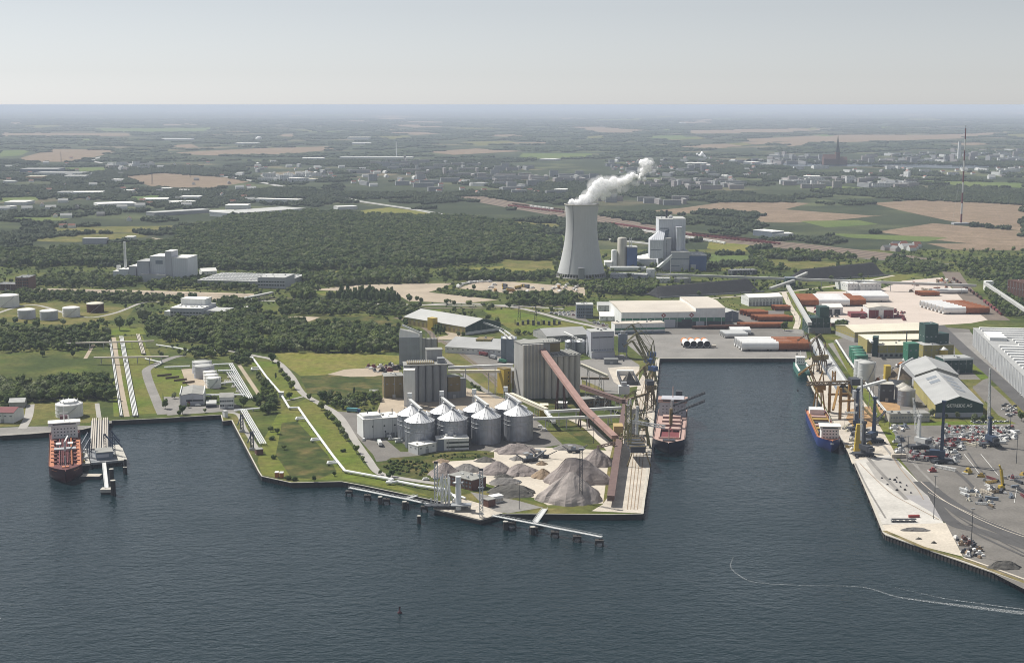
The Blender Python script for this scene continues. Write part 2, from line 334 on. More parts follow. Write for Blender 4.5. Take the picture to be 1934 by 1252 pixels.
def ribbon(name, pts, width, m, lv=2, curve=True, off=0., keep=True, world=False):
    w = [Vector((p[0], p[1], 0)) if world else gp(*p) for p in pts]
    if curve and len(w) > 2: w = smooth_line(w)
    v = []; L = []; Rr = []
    LV[lv] = LV.get(lv, 0) + 1; zz = GZ + lv * .06 + (LV[lv] % 12) * .004
    for i, p in enumerate(w):
        d = (w[min(i + 1, len(w) - 1)] - w[max(i - 1, 0)]); d.z = 0; d.normalize(); nrm = Vector((-d.y, d.x, 0))
        a = p + nrm * (off + width / 2); b = p + nrm * (off - width / 2); L.append(a); Rr.append(b)
        v += [(a.x, a.y, zz), (b.x, b.y, zz)]
    me = bpy.data.meshes.new(name); me.from_pydata(v, [], [(2 * i, 2 * i + 1, 2 * i + 3, 2 * i + 2) for i in range(len(w) - 1)]); me.materials.append(M[m]); me.update()
    o = bpy.data.objects.new(name, me); COL.objects.link(o); o['kind'] = 'structure'
    if keep: notree_world(L + Rr[::-1])
    return o

# ================================================================== THE LAND AND THE WATER
SHORE = [(-700, 868), (-150, 828), (60, 818), (153, 811), (212, 794), (300, 790), (418, 783), (421, 795), (438, 793), (480, 873), (489, 890), (495, 899),
         (550, 911), (645, 909), (688, 917), (823, 945), (950, 970), (1028, 970), (1150, 971), (1214, 970), (1224, 885), (1245, 677), (1512, 677),
         (1535, 735), (1595, 840), (1612, 870), (1640, 935), (1668, 1004), (1674, 1010), (1934, 1101), (2080, 1152), (2600, 1334)]
shore_w = [gp(*p) for p in SHORE]
YF = 3300.; RF = 200000.
near = [Vector((-9000, shore_w[0].y + 300, GZ))] + shore_w + [Vector((2500, 700, GZ)), Vector((9000, 700, GZ)), Vector((9000, YF, GZ)), Vector((-9000, YF, GZ))]
def ground_mesh():
    me = bpy.data.meshes.new('ground'); V = [(p.x, p.y, GZ) for p in near]; n = len(V); fs = []; mi = []
    for t in tessellate_polygon([[Vector((p.x, p.y, 0)) for p in near]]):
        a, b, c = (near[i] for i in t)
        fs.append(t if (b.x - a.x) * (c.y - a.y) - (b.y - a.y) * (c.x - a.x) > 0 else t[::-1]); mi.append(0)
    rows = [YF, 8000., 20000., 45000., 90000., RF]; k = [[n - 1 - 0, n - 2]]
    ids = [[n - 1, n - 2]]
    for r, Y in enumerate(rows[1:]):
        w = 9000 + (Y - YF) * .75; V += [(-w, Y, GZ), (w, Y, GZ)]; ids.append([len(V) - 2, len(V) - 1])
    for a, b in zip(ids[:-1], ids[1:]):
        fs.append((a[0], a[1], b[1], b[0])); mi.append(1)
    me.from_pydata(V, [], fs); me.materials.append(M['meadow']); me.materials.append(M['far_land']); me.polygons.foreach_set('material_index', mi); me.update()
    o = bpy.data.objects.new('ground', me); COL.objects.link(o); o['kind'] = 'structure'
ground_mesh()
def water_material():
    m = bpy.data.materials.new('water'); m.use_nodes = True; M['water'] = m; nt = m.node_tree; n = nt.nodes; l = nt.links; b = n['Principled BSDF']
    b.inputs['Base Color'].default_value = (.005, .017, .021, 1); b.inputs['Roughness'].default_value = .16; b.inputs['IOR'].default_value = 1.33; b.inputs['Specular IOR Level'].default_value = .36
    g = n.new('ShaderNodeNewGeometry'); hs_ = []
    for sc_, rot, stz, amp in (((.10, .17, 1), -14, 2.2, 1.0), ((.26, .42, 1), 12, 1.6, .45), ((.016, .026, 1), -30, .8, 1.2)):
        mp = n.new('ShaderNodeMapping'); mp.inputs['Rotation'].default_value = (0, 0, R(rot)); mp.inputs['Scale'].default_value = sc_; l.new(g.outputs['Position'], mp.inputs['Vector'])
        t = n.new('ShaderNodeTexNoise'); t.inputs['Scale'].default_value = 1; t.inputs['Detail'].default_value = 4; t.inputs['Distortion'].default_value = .4; l.new(mp.outputs[0], t.inputs['Vector'])
        ml = n.new('ShaderNodeMath'); ml.operation = 'MULTIPLY'; ml.inputs[1].default_value = amp; l.new(t.outputs['Fac'], ml.inputs[0]); hs_.append(ml.outputs[0])
    wp = n.new('ShaderNodeTexNoise'); wp.inputs['Scale'].default_value = .005; wp.inputs['Detail'].default_value = 3; l.new(g.outputs['Position'], wp.inputs['Vector']); wr_ = n.new('ShaderNodeMapRange'); wr_.inputs['From Min'].default_value = .35; wr_.inputs['From Max'].default_value = .65; wr_.inputs['To Min'].default_value = .06; wr_.inputs['To Max'].default_value = .26; l.new(wp.outputs['Fac'], wr_.inputs['Value']); l.new(wr_.outputs[0], b.inputs['Roughness'])
    s = hs_[0]
    for h in hs_[1:]:
        a = n.new('ShaderNodeMath'); a.operation = 'ADD'; l.new(s, a.inputs[0]); l.new(h, a.inputs[1]); s = a.outputs[0]
    bp = n.new('ShaderNodeBump'); bp.inputs['Strength'].default_value = 1.0; bp.inputs['Distance'].default_value = 1.05; l.new(s, bp.inputs['Height']); l.new(bp.outputs[0], b.inputs['Normal'])
water_material()
tag(MB().add([(-9000, -3000, 0), (9000, -3000, 0), (9000, 3100, 0), (-9000, 3100, 0)], [(0, 1, 2, 3)]).build('harbour_water', 'water'), kind='structure')
# quay walls: sheet piling with a concrete coping
def quay(pts, cop=1.6, capz=.3, m='sheet_pile'):
    q = MB(); c = MB()
    w = [gp(*p) for p in pts]
    for a, b in zip(w[:-1], w[1:]):
        d = (b - a); L = d.length; d.normalize(); nrm = Vector((d.y, -d.x, 0))     # water lies to the right of the walk along SHORE
        k = max(1, int(L / 1.7))
        for i in range(k):                                                              # folded piles
            p = a + d * (L * i / k); e = a + d * (L * (i + 1) / k); o = nrm * (.35 if i % 2 else .0)
            q.add([p + o - Vector((0, 0, GZ + .7)), e + o - Vector((0, 0, GZ + .7)), e + o - Vector((0, 0, .02)), p + o - Vector((0, 0, .02))], [(0, 1, 2, 3)])
        up = Vector((0, 0, capz)); lo = Vector((0, 0, -.35)); A = nrm * .6; B = -nrm * cop
        c.add([a + A + lo, b + A + lo, b + B + lo, a + B + lo, a + A + up, b + A + up, b + B + up, a + B + up], [(0, 3, 2, 1), (4, 5, 6, 7), (0, 1, 5, 4), (1, 2, 6, 5), (2, 3, 7, 6), (3, 0, 4, 7)])
    o = tag(q.build('quay_wall', m), kind='structure'); c.build('coping', 'coping', o)
    return o
SH = SHORE
for a, b in ((1, 6), (5, 9), (8, 12), (11, 17), (16, 20), (19, 22), (21, 23), (22, 28), (27, 31)): quay(SH[a:b], cop=.5 if a < 17 else 1.6, capz=.15 if a < 17 else .3)
# rubber fenders and bollards along the two basin quays
fm = MB().box(-.9, .9, -.6, .5, -2.6, -.2).mesh('fender', 'rubber'); bm_ = MB().lathe(0, 0, [(.55, 0), (.4, .5), (.7, .9), (.5, 1.1)], 8, cap=True).mesh('bollard', 'steel_dark')
qr = thing('fender_row', 'row of black rubber fenders along the pier quay edge', 'fenders'); ql = thing('fender_row', 'row of black rubber fenders along the right quay edge', 'fenders')
for par, seg in ((qr, SH[19:22]), (ql, SH[22:28])):
    w = [gp(*p) for p in seg]
    for a, b in zip(w[:-1], w[1:]):
        d = b - a; k = int(d.length / 22); nr = Vector((d.y, -d.x, 0)).normalized()
        for i in range(k):
            p = a + d * ((i + .5) / k) + nr * 1.3
            link_mesh('fender', fm, par, (p.x, p.y, 0), math.atan2(d.y, d.x))

# ------------------------------------------------------------------ covers of the near ground
S = sheet
# left oil terminal
S('quay_road', pz(zp, (-342, 440), (0, 428), (640, 420), (860, 372), (860, 390), (540, 462), (0, 508), (-342, 530)), 'asphalt_pale')
S('terminal_ground', pz(za, (-20, 800), (150, 735), (480, 730), (490, 800), (440, 830), (0, 850)), 'meadow_dry', 1)
ribbon('path', pz(za, (110, 860), (140, 800), (150, 740)), 9, 'road', 3)
ribbon('path', pz(za, (488, 805), (478, 735)), 5, 'road', 3)
S('lawn', pz(za, (540, 410), (700, 400), (760, 540), (800, 640), (800, 780), (560, 800)), 'meadow_bright', 1)
S('lawn', pz(za, (755, 560), (890, 570), (920, 650), (880, 740), (830, 760), (770, 600)), 'meadow_bright', 1)
ribbon('pipe_track', pz(za, (625, 800), (590, 620), (560, 410)), 6, 'tan_dirt', 2, keep=True)
ribbon('terminal_road', pz(za, (800, 790), (770, 720), (725, 600), (735, 560), (850, 510), (910, 500)), 11, 'asphalt_pale', 3)
S('tank_pit', pz(zt, (265, 235), (380, 225), (720, 420), (720, 470), (400, 445), (320, 400)), 'tan_dirt', 2)
S('terminal_yard', pz(zt, (60, 560), (240, 560), (260, 660), (520, 670), (900, 640), (990, 700), (900, 745), (760, 735), (100, 780), (60, 700)), 'asphalt_pale', 2)
ribbon('quay_path', pz(zt, (750, 745), (900, 755), (960, 800), (1010, 930), (1090, 1060), (1150, 1160), (1170, 1240)), 5, 'road', 3)
S('quay_verge', pz(zt, (780, 760), (900, 770), (960, 850), (1160, 1200), (1080, 1250), (870, 830)), 'meadow_dry', 1)
ribbon('track', pz(zt, (950, 185), (1040, 320), (1200, 560)), 5, 'tan_dirt', 3)
# green peninsula
S('peninsula_grass', pz(zb, (440, 620), (620, 530), (740, 600), (1000, 960), (1100, 1060), (1460, 1180), (850, 1060), (520, 1065), (330, 1030), (300, 940), (340, 800)), 'meadow_bright', 1)
S('dry_meadow', pz(zb, (460, 690), (560, 680), (760, 900), (820, 1010), (700, 1060), (520, 1050), (420, 900)), 'scrub_grass', 2)
S('peninsula_grass', pz(zb, (240, 280), (420, 290), (560, 480), (600, 520), (500, 545), (440, 500)), 'meadow_bright', 2)
ribbon('service_road', pz(zb, (-80, 225), (80, 215), (280, 250), (420, 285), (520, 380), (590, 490), (700, 560), (830, 640), (930, 790), (1020, 920), (1100, 1020), (1250, 1055), (1480, 1090)), 8, 'road', 4)
ribbon('side_path', pz(zb, (490, 545), (610, 515)), 4, 'road', 3)
S('hay_field', pz(zn, (60, 690), (500, 695), (945, 712), (945, 770), (640, 805), (420, 850), (250, 855), (130, 770)), 'field_yellow', 1)
S('rough_meadow', pz(zn, (250, 860), (420, 855), (620, 810), (945, 775), (860, 960), (700, 1010), (500, 1000), (300, 980)), 'scrub_grass', 1)
S('dirt_heap_ground', pz(zn, (440, 845), (560, 810), (720, 800), (945, 775), (945, 830), (760, 860), (600, 862)), 'tan_dirt', 2)
S('meadow_clearing', pz(zw, (640, 480), (980, 460), (1500, 475), (1720, 540), (1600, 590), (1000, 570), (700, 545)), 'scrub_grass', 1)
S('bare_patch', pz(zw, (640, 490), (760, 470), (990, 480), (900, 515), (700, 540)), 'tan_dirt', 2)
# silo yard
S('silo_yard', pz(zb, (800, 615), (1010, 625), (1010, 690), (1240, 880), (1360, 880), (1380, 920), (1080, 945), (1060, 900)), 'asphalt', 2)
S('silo_yard', pz(zc, (200, 920), (400, 1030), (720, 1010), (860, 1015), (1150, 1000), (1330, 970), (1180, 830), (1140, 800), (300, 800)), 'asphalt', 1)
S('scrub_bank', pz(zc, (120, 1110), (200, 1060), (560, 1030), (880, 1020), (880, 1060), (520, 1070), (460, 1190), (300, 1190)), 'scrub_grass', 2, keep=False)
S('silo_works_ground', pz(zc, (150, 660), (560, 680), (700, 600), (930, 660), (1200, 800), (300, 760), (100, 780)), 'tan_dirt', 1)
S('works_yard', pz(zc, (960, 640), (1150, 600), (1300, 680), (1460, 660), (1480, 700), (1620, 840), (1669, 960), (1480, 970), (1200, 780)), 'scrub_grass', 1)
ribbon('works_road', pz(zd, (760, 800), (860, 850), (960, 940), (1030, 1010)), 11, 'sand', 3)
S('works_yard', pz(zd, (340, 440), (520, 470), (900, 640), (1090, 640), (1180, 560), (1210, 450), (1100, 380), (820, 420), (560, 400)), 'asphalt_pale', 1)
S('grass_island', pz(zd, (830, 545), (960, 600), (1010, 660), (840, 660)), 'meadow_dry', 2)
S('coal_yard', pz(zd, (1000, 470), (1100, 460), (1210, 460), (1200, 590), (1100, 600), (1040, 560)), 'quay_beige', 2)
S('gravel_yard', pz(zg, (560, 300), (820, 285), (960, 215), (1200, 210), (1440, 215), (1660, 230), (1650, 330), (1610, 550), (1270, 560), (1200, 520), (900, 430), (660, 400), (560, 390)), 'sand', 2)
S('south_bank', pz(zg, (740, 500), (880, 470), (1200, 540), (1280, 580), (1520, 590), (1530, 612), (1030, 612), (900, 560), (760, 520)), 'meadow_dry', 1)
S('jetty_apron', pz(zg, (800, 480), (900, 500), (1080, 530), (1240, 575), (1030, 610), (960, 600), (880, 560)), 'asphalt_pale', 3)
# pier
S('pier_deck', pz(zu, (205, 1085), (300, 700), (330, 540), (400, 440), (440, 280), (500, 170), (560, 130), (575, 150), (510, 880), (468, 1145), (130, 1130)), 'quay_beige', 2)
for k in range(4):
    ribbon('crane_rail', [zu(430 - 22 * k, 1120), zu(466 - 22 * k, 800), zu(500 - 18 * k, 420), zu(540 - 14 * k, 210)], .6, 'gravel_brown', 5, keep=False)
S('grass_verge', pz(zu, (235, 1040), (262, 800), (290, 700), (272, 690), (240, 820), (205, 1080)), 'meadow_dry', 3)
# truck yard, tracks and road behind the elevators
S('truck_yard', pz(zc, (520, 290), (760, 275), (940, 330), (1010, 470), (1010, 560), (940, 590), (740, 450)), 'asphalt', 1)
S('rail_verge', pz(zc, (490, 290), (560, 295), (960, 590), (950, 650), (880, 660), (700, 540), (500, 380)), 'meadow_dry', 1)
ribbon('rail_track', pz(zc, (512, 285), (600, 340), (750, 450), (945, 630), (1010, 690)), 3.4, 'track', 4)
ribbon('rail_track', pz(zc, (532, 285), (630, 345), (780, 455), (960, 620), (1030, 680)), 3.4, 'track', 4)
ribbon('works_lane', pz(zc, (515, 385), (640, 480), (780, 590), (910, 670)), 7, 'asphalt_pale', 4)
ribbon('rail_track', pz(zn, (920, 445), (1060, 490), (1150, 540), (1200, 600), (1230, 620)), 8, 'track', 3)
S('hall_apron', pz(zn, (1170, 445), (1240, 450), (1400, 560), (1330, 600), (1100, 600), (1290, 570)), 'tan_dirt', 1)
S('substation_lawn', pz(zd, (180, 90), (340, 80), (700, 165), (860, 195), (860, 245), (640, 250), (400, 235), (300, 180)), 'meadow_bright', 1)
S('lawn', pz(zn, (1090, 395), (1235, 390), (1235, 450), (1120, 440)), 'meadow_bright', 1)
ribbon('harbour_road', pz(zd, (-350, 70), (0, 45), (360, 68), (560, 110), (720, 155), (900, 195), (980, 225), (1050, 260)), 11, 'road', 4)
ribbon('harbour_road', pz(zn, (-120, 325), (100, 330), (500, 340), (900, 352), (1400, 362), (1700, 360), (1934, 375), (2100, 385)), 10, 'road', 4)
ribbon('rail_line', pz(zn, (780, 372), (1240, 380), (1700, 372), (2200, 360)), 9, 'track', 3)
S('car_park', pz(zd, (590, 105), (790, 95), (880, 165), (1000, 190), (1045, 250), (900, 180), (720, 130)), 'asphalt', 2)
S('tan_expanse', pz(zn, (330, 252), (640, 215), (1330, 203), (1210, 250), (1150, 268), (1640, 322), (1400, 345), (1010, 330), (950, 295), (600, 262)), 'tan_dirt', 1)
S('green_strip', pz(zn, (340, 262), (560, 265), (560, 292), (400, 292)), 'meadow_bright', 2)
S('machine_yard', pz(zn, (1350, 240), (1500, 195), (1750, 195), (2250, 235), (2250, 290), (1900, 300), (1640, 268)), 'tan_dirt', 1)
S('bright_field', pz(zn, (170, 125), (650, 122), (640, 155), (330, 160)), 'field_yellow', 1)
S('bright_field', pz(zn, (1200, 110), (1600, 92), (1934, 50), (2080, 100), (1900, 160), (1450, 140)), 'field_yellow', 1)
S('rail_yard_sand', pz(za, (150, 168), (700, 178), (1252, 195), (1252, 215), (1100, 228), (400, 190), (150, 185)), 'tan_dirt', 1)
for k in range(3): ribbon('rail_track', pz(za, (0, 168 + 9 * k), (400, 180 + 9 * k), (900, 196 + 9 * k), (1252, 206 + 10 * k), (1500, 225 + 8 * k)), 5, 'track', 3)
ribbon('terminal_lane', pz(za, (-40, 300), (160, 250), (400, 310), (560, 292), (700, 240), (800, 235)), 7, 'road', 2)
S('tank_farm_lawn', pz(za, (-20, 240), (420, 240), (660, 270), (620, 320), (300, 350), (-20, 330)), 'meadow_dry', 1)
S('lawn', pz(za, (500, 365), (700, 360), (720, 395), (540, 400)), 'meadow_bright', 1)
S('pasture', pz(za, (-30, 490), (540, 470), (570, 620), (400, 640), (-30, 660)), 'meadow', 2)
ribbon('dirt_path', pz(za, (420, 515), (460, 445)), 5, 'tan_dirt', 3)
# basin head and tube yards
S('basin_apron', [(1165, 634), (1250, 630), (1400, 622), (1518, 622), (1524, 676.4), (1245.5, 676.4), (1210, 672)], 'asphalt_pale', 1)
S('tube_yard', pz(zm, (-680, 480), (-60, 470), (250, 470), (240, 620), (420, 640), (410, 720), (-90, 640), (-680, 640)), 'asphalt', 1)
S('tube_yard', pz(zm, (350, 450), (480, 340), (900, 330), (1080, 262), (1360, 238), (1440, 330), (1560, 420), (1690, 535), (1560, 560), (1200, 582), (700, 570), (430, 480)), 'yard_pink', 1)
S('lawn', pz(zm, (240, 340), (350, 330), (440, 540), (340, 580), (290, 440)), 'meadow_bright', 1)
ribbon('sand_track', pz(zm, (245, 340), (290, 440), (345, 530), (330, 600)), 9, 'sand', 3)
S('lawn', pz(zm, (340, 330), (700, 270), (1020, 220), (1200, 210), (1100, 260), (600, 320)), 'meadow_bright', 1)
ribbon('perimeter_road', pz(zm, (-330, 390), (0, 365), (300, 335), (700, 285), (1020, 225)), 8, 'quay_beige', 3)
S('mill_yard', pz(ze, (420, 290), (540, 250), (1110, 200), (1310, 215), (1440, 520), (1400, 780), (760, 790), (640, 600)), 'asphalt', 1)
S('gallery_lane', pz(ze, (380, 310), (430, 300), (640, 600), (760, 800), (1000, 1150), (880, 1010), (700, 700), (560, 560)), 'asphalt_pale', 2)
S('grass_strip', pz(ze, (415, 305), (440, 305), (600, 570), (700, 690), (780, 800), (850, 990), (800, 980), (690, 760), (560, 585)), 'meadow_bright', 3)
S('lawn', pz(ze, (1210, 310), (1300, 380), (1450, 530), (1390, 550), (1220, 400)), 'meadow_bright', 2)
S('lawn', pz(ze, (1250, 545), (1400, 545), (1330, 600), (1480, 770), (1400, 780)), 'meadow_dry', 2)
S('lawn', pz(ze, (1460, 590), (1500, 590), (1669, 750), (1669, 800), (1560, 720)), 'meadow_dry', 2)
ribbon('port_road', pz(ze, (1110, 190), (1200, 280), (1330, 400), (1480, 530), (1700, 740), (1900, 930)), 17, 'asphalt_dark', 4)
S('car_parking', pz(ze, (1330, 590), (1440, 570), (1560, 680), (1669, 800), (1669, 860), (1500, 780)), 'asphalt', 3)
S('hall_parking', pz(ze, (1200, 240), (1320, 235), (1500, 470), (1669, 620), (1669, 700), (1460, 510)), 'asphalt_pale', 2)
S('grain_floor', pz(ze, (690, 690), (850, 700), (860, 760), (760, 790), (720, 760)), 'grain', 3)
S('grain_floor', pz(ze, (530, 740), (660, 720), (700, 850), (560, 870), (500, 800)), 'grain', 3)
# right quay and assembly yard
S('right_quay_deck', pz(ze, (218, 425), (330, 380), (560, 610), (640, 720), (760, 870), (820, 1030), (540, 1100), (490, 960), (300, 600)), 'quay_beige', 2)
S('assembly_yard', pz(zf, (760, 140), (1000, 150), (1640, 135), (1720, 220), (1720, 1250), (1280, 1025), (1150, 790), (1010, 560), (820, 330)), 'asphalt', 1)
S('new_quay_deck', pz(zf, (545, 385), (800, 340), (1000, 545), (1140, 790), (1160, 800), (735, 800), (722, 780), (640, 580)), 'quay_concrete', 3)
S('concrete_panel', pz(zf, (630, 395), (790, 360), (930, 480), (1030, 610), (860, 610), (700, 500)), 'road', 4)
S('grey_panel', pz(zf, (870, 610), (1035, 612), (1135, 780), (1060, 720)), 'stone_grey', 4)
S('sand_corner', pz(zf, (735, 802), (1155, 792), (1268, 1012), (1000, 945), (760, 865)), 'sand', 3)
ribbon('haul_road', pz(zf, (1000, 520), (1100, 610), (1300, 740), (1500, 830), (1800, 960)), 17, 'asphalt_dark', 4)
ribbon('haul_road', pz(zf, (1040, 620), (1200, 790), (1400, 850), (1800, 990)), 12, 'asphalt_dark', 3)
ribbon('kerb_line', pz(zf, (990, 520), (1130, 635), (1330, 745), (1520, 830), (1750, 910)), 1., 'quay_beige', 6, keep=False)
ribbon('kerb_line', pz(zf, (1040, 590), (1160, 655), (1330, 735), (1540, 820), (1800, 920)), .6, 'quay_beige', 6, keep=False)
ribbon('lane_line', pz(zf, (1275, 340), (1370, 460)), .5, 'paint_white', 6, keep=False); ribbon('lane_line', pz(zf, (1385, 340), (1500, 480)), .5, 'paint_white', 6, keep=False)
ribbon('lane_line', pz(zf, (1625, 545), (1605, 660)), .4, 'paint_white', 6, keep=False)
ribbon('expansion_joint', pz(zf, (590, 400), (680, 490), (800, 600), (960, 690), (1110, 770)), .8, 'gravel_brown', 6, keep=False)
ribbon('expansion_joint', pz(zf, (800, 350), (860, 440), (960, 560), (1010, 640)), .8, 'gravel_brown', 6, keep=False)
for k, (q0, q1, q2) in enumerate((((1010, 560), (1250, 760), (1669, 990)), ((1060, 640), (1300, 830), (1669, 1010)), ((1180, 420), (1300, 520), (1450, 700)), ((1300, 330), (1420, 480), (1620, 560)), ((830, 300), (960, 420), (1100, 560)), ((620, 330), (700, 430), (900, 640)), ((560, 400), (640, 560), (760, 760)), ((680, 210), (760, 300), (860, 420)))): ribbon('tyre_track', pz(zf, q0, q1, q2), 1.6 + k % 3, 'asphalt_dark' if k < 4 else 'asphalt_pale', 5, keep=False)
ribbon('bank_verge', pz(zf, (752, 845), (1000, 950), (1280, 1035), (1669, 1180), (1900, 1262)), 4.2, 'verge', 7, curve=False)
ribbon('bank_path', pz(zf, (1270, 1018), (1450, 1080), (1669, 1160), (1900, 1240)), 2.2, 'sand', 6, curve=False)
S('grass_wedge', pz(zf, (700, 120), (740, 120), (855, 290), (810, 310), (760, 220)), 'meadow_bright', 4)
S('lawn', pz(zf, (760, 130), (1640, 120), (1640, 140), (1000, 152)), 'meadow_bright', 2)

# ------------------------------------------------------------------ the far country
F_ = lambda nm, pts, m, lv=4: sheet(nm, pts, m, lv)
F_('harvested_field', [(225, 334), (309, 327), (430, 336), (470, 344), (387, 357), (285, 352)], 'field_brown')
F_('harvested_field', [(40, 298), (102, 282), (231, 284), (175, 298), (140, 306), (43, 306)], 'field_brown')
F_('harvested_field', [(0, 251), (242, 252), (247, 257), (0, 258)], 'field_brown', 8)
F_('harvested_field', [(300, 290), (480, 281), (620, 277), (633, 283), (520, 293), (400, 294)], 'field_brown', 6)
F_('harvested_field', [(803, 287), (900, 281), (990, 286), (857, 293)], 'field_brown', 6)
F_('harvested_field', [(1078, 240), (1135, 240), (1229, 247), (1148, 253)], 'field_brown', 9)
F_('harvested_field', [(1295, 247), (1470, 243), (1590, 244), (1470, 251), (1310, 253)], 'field_brown', 9)
F_('harvested_field', [(1414, 263), (1575, 255), (1763, 255), (1920, 249), (1812, 262), (1602, 269), (1414, 267)], 'field_brown', 8)
F_('harvested_field', [(1202, 401), (1290, 393), (1360, 383), (1478, 382), (1530, 384), (1482, 396), (1650, 408), (1680, 406), (1560, 418), (1480, 421), (1425, 420), (1440, 405), (1350, 398), (1280, 405)], 'field_brown', 4)
F_('harvested_field', [(1645, 384), (1737, 378), (1990, 390), (1990, 442), (1871, 430), (1790, 417), (1710, 400)], 'field_brown', 4)
F_('harvested_field', [(1656, 438), (1763, 422), (1990, 442), (1990, 468), (1828, 460), (1750, 452)], 'field_brown', 4)
F_('harvested_field', [(1750, 460), (1990, 462), (1990, 474), (1800, 472)], 'field_brown', 5)
F_('pasture', [(1565, 441), (1700, 445), (1790, 449), (1750, 457), (1602, 449)], 'field_green', 4)
F_('pasture', [(1742, 341), (1990, 347), (1990, 357), (1817, 352)], 'field_green', 5)
F_('pasture', [(1510, 418), (1620, 416), (1660, 424), (1560, 430)], 'field_green', 5)
F_('pasture', [(102, 317), (202, 316), (200, 325), (150, 327)], 'field_green', 6)
F_('pasture', [(987, 290), (1118, 290), (1118, 298), (976, 301)], 'field_green', 6)
F_('pasture', [(180, 243), (420, 241), (380, 249), (190, 250)], 'field_green', 8)
F_('pasture', [(0, 285), (60, 284), (40, 294), (0, 297)], 'field_green', 7)
F_('pasture', [(1500, 352), (1560, 350), (1640, 356), (1560, 360)], 'field_green', 7)
F_('meadow_strip', [(94, 430), (366, 426), (296, 438), (150, 441), (89, 438)], 'meadow_dry', 4)
F_('meadow_strip', [(19, 411), (145, 410), (116, 417), (54, 418)], 'field_green', 4)
F_('meadow_strip', [(0, 374), (80, 371), (70, 379), (0, 382)], 'field_green', 4)
F_('meadow_strip', [(240, 372), (305, 369), (305, 378), (250, 380)], 'field_green', 4)
F_('meadow_strip', [(285, 449), (358, 458), (312, 458)], 'tan_dirt', 5)
F_('meadow_strip', [(30, 455), (160, 444), (250, 440), (280, 447), (140, 458)], 'meadow_dry', 5)
F_('meadow_strip', [(636, 403), (735, 392), (790, 399), (900, 414), (722, 411)], 'field_yellow', 4)
F_('meadow_strip', [(1015, 440), (1065, 446), (1065, 457), (1010, 450)], 'field_green', 4)
F_('meadow_strip', [(960, 418), (1062, 424), (1062, 434), (990, 427)], 'meadow_dry', 3)
F_('meadow_strip', [(1440, 490), (1600, 496), (1560, 508), (1460, 506)], 'meadow_dry', 4)
F_('meadow_strip', [(1340, 455), (1440, 465), (1400, 478), (1335, 470)], 'field_yellow', 5)
F_('meadow_strip', [(1335, 480), (1420, 484), (1420, 500), (1340, 498)], 'field_green', 4)
F_('meadow_strip', [(950, 490), (1045, 494), (1040, 512), (950, 505)], 'meadow_dry', 4)
F_('river', pz(zl, (-220, 452), (0, 462), (300, 478), (800, 484), (1250, 487), (1900, 500), (1500, 516), (900, 502), (540, 503), (100, 496), (-100, 470)), 'water', 8)
rng = random.Random(11)
for k in range(95):                                            # the patchwork of fields towards the horizon
    yy = 206 + 70 * rng.random() ** 1.6; xx = rng.uniform(-150, 2080); ww = rng.uniform(25, 120); hh = max(1.2, (yy - 190) * rng.uniform(.03, .1))
    if NOTREE[int(yy), int(min(1933, max(0, xx)))]: continue
    F_('distant_field', [(xx, yy), (xx + ww * rng.uniform(.6, 1), yy - hh * .3), (xx + ww, yy + hh * .5), (xx + ww * rng.uniform(.2, .6), yy + hh)], rng.choice(['field_brown', 'field_green', 'field_brown', 'meadow_dry']), 12)
HW = [(520, 351), (545, 355), (641, 372), (676, 380), (776, 395), (856, 409), (942, 419), (1014, 433), (1065, 439), (1132, 450), (1167, 454), (1240, 462)]
ribbon('motorway', HW, 30, 'highway', 8); ribbon('motorway_median', HW, 3, 'field_green', 9, keep=False)
ribbon('motorway', [(400, 331), (440, 336), (500, 346), (545, 355)], 30, 'highway', 8)
ribbon('country_road', pz(zi, (850, 490), (700, 475), (650, 455), (690, 440), (760, 425)), 30, 'highway', 8)
RY = [(880, 372), (960, 386), (1065, 404), (1130, 414), (1240, 436), (1330, 449), (1480, 463), (1560, 472), (1700, 488)]
ribbon('marshalling_yard', RY, 125, 'track', 5)
for k in range(-4, 5): ribbon('rail_track', RY, 4, 'rust_dark' if k % 2 else 'gravel_brown', 8, off=k * 13., keep=False)
ribbon('marshalling_yard', [(1560, 470), (1640, 480), (1760, 490)], 30, 'track', 6)
ribbon('mine_road', pz(zm, (1420, 200), (1480, 290), (1600, 420), (1760, 540)), 34, 'track', 3)
ribbon('viaduct_road', pz(zm, (700, 100), (1080, 125), (1420, 145)), 10, 'asphalt', 5)

# ------------------------------------------------------------------ the air
hz_o = MB().box(-190000, 190000, -6000, 206000, -1.0, HC + .8).build('haze', 'white'); hz_o['kind'] = 'stuff'
hm = bpy.data.materials.new('haze_air'); hm.use_nodes = True; hn = hm.node_tree.nodes; hn.remove(hn['Principled BSDF'])
pv = hn.new('ShaderNodeVolumePrincipled'); pv.inputs['Color'].default_value = (.74, .825, 1.0, 1); pv.inputs['Density'].default_value = 4.0e-5; pv.inputs['Anisotropy'].default_value = 0.0
hm.node_tree.links.new(pv.outputs[0], hn['Material Output'].inputs['Volume']); hz_o.data.materials.clear(); hz_o.data.materials.append(hm)
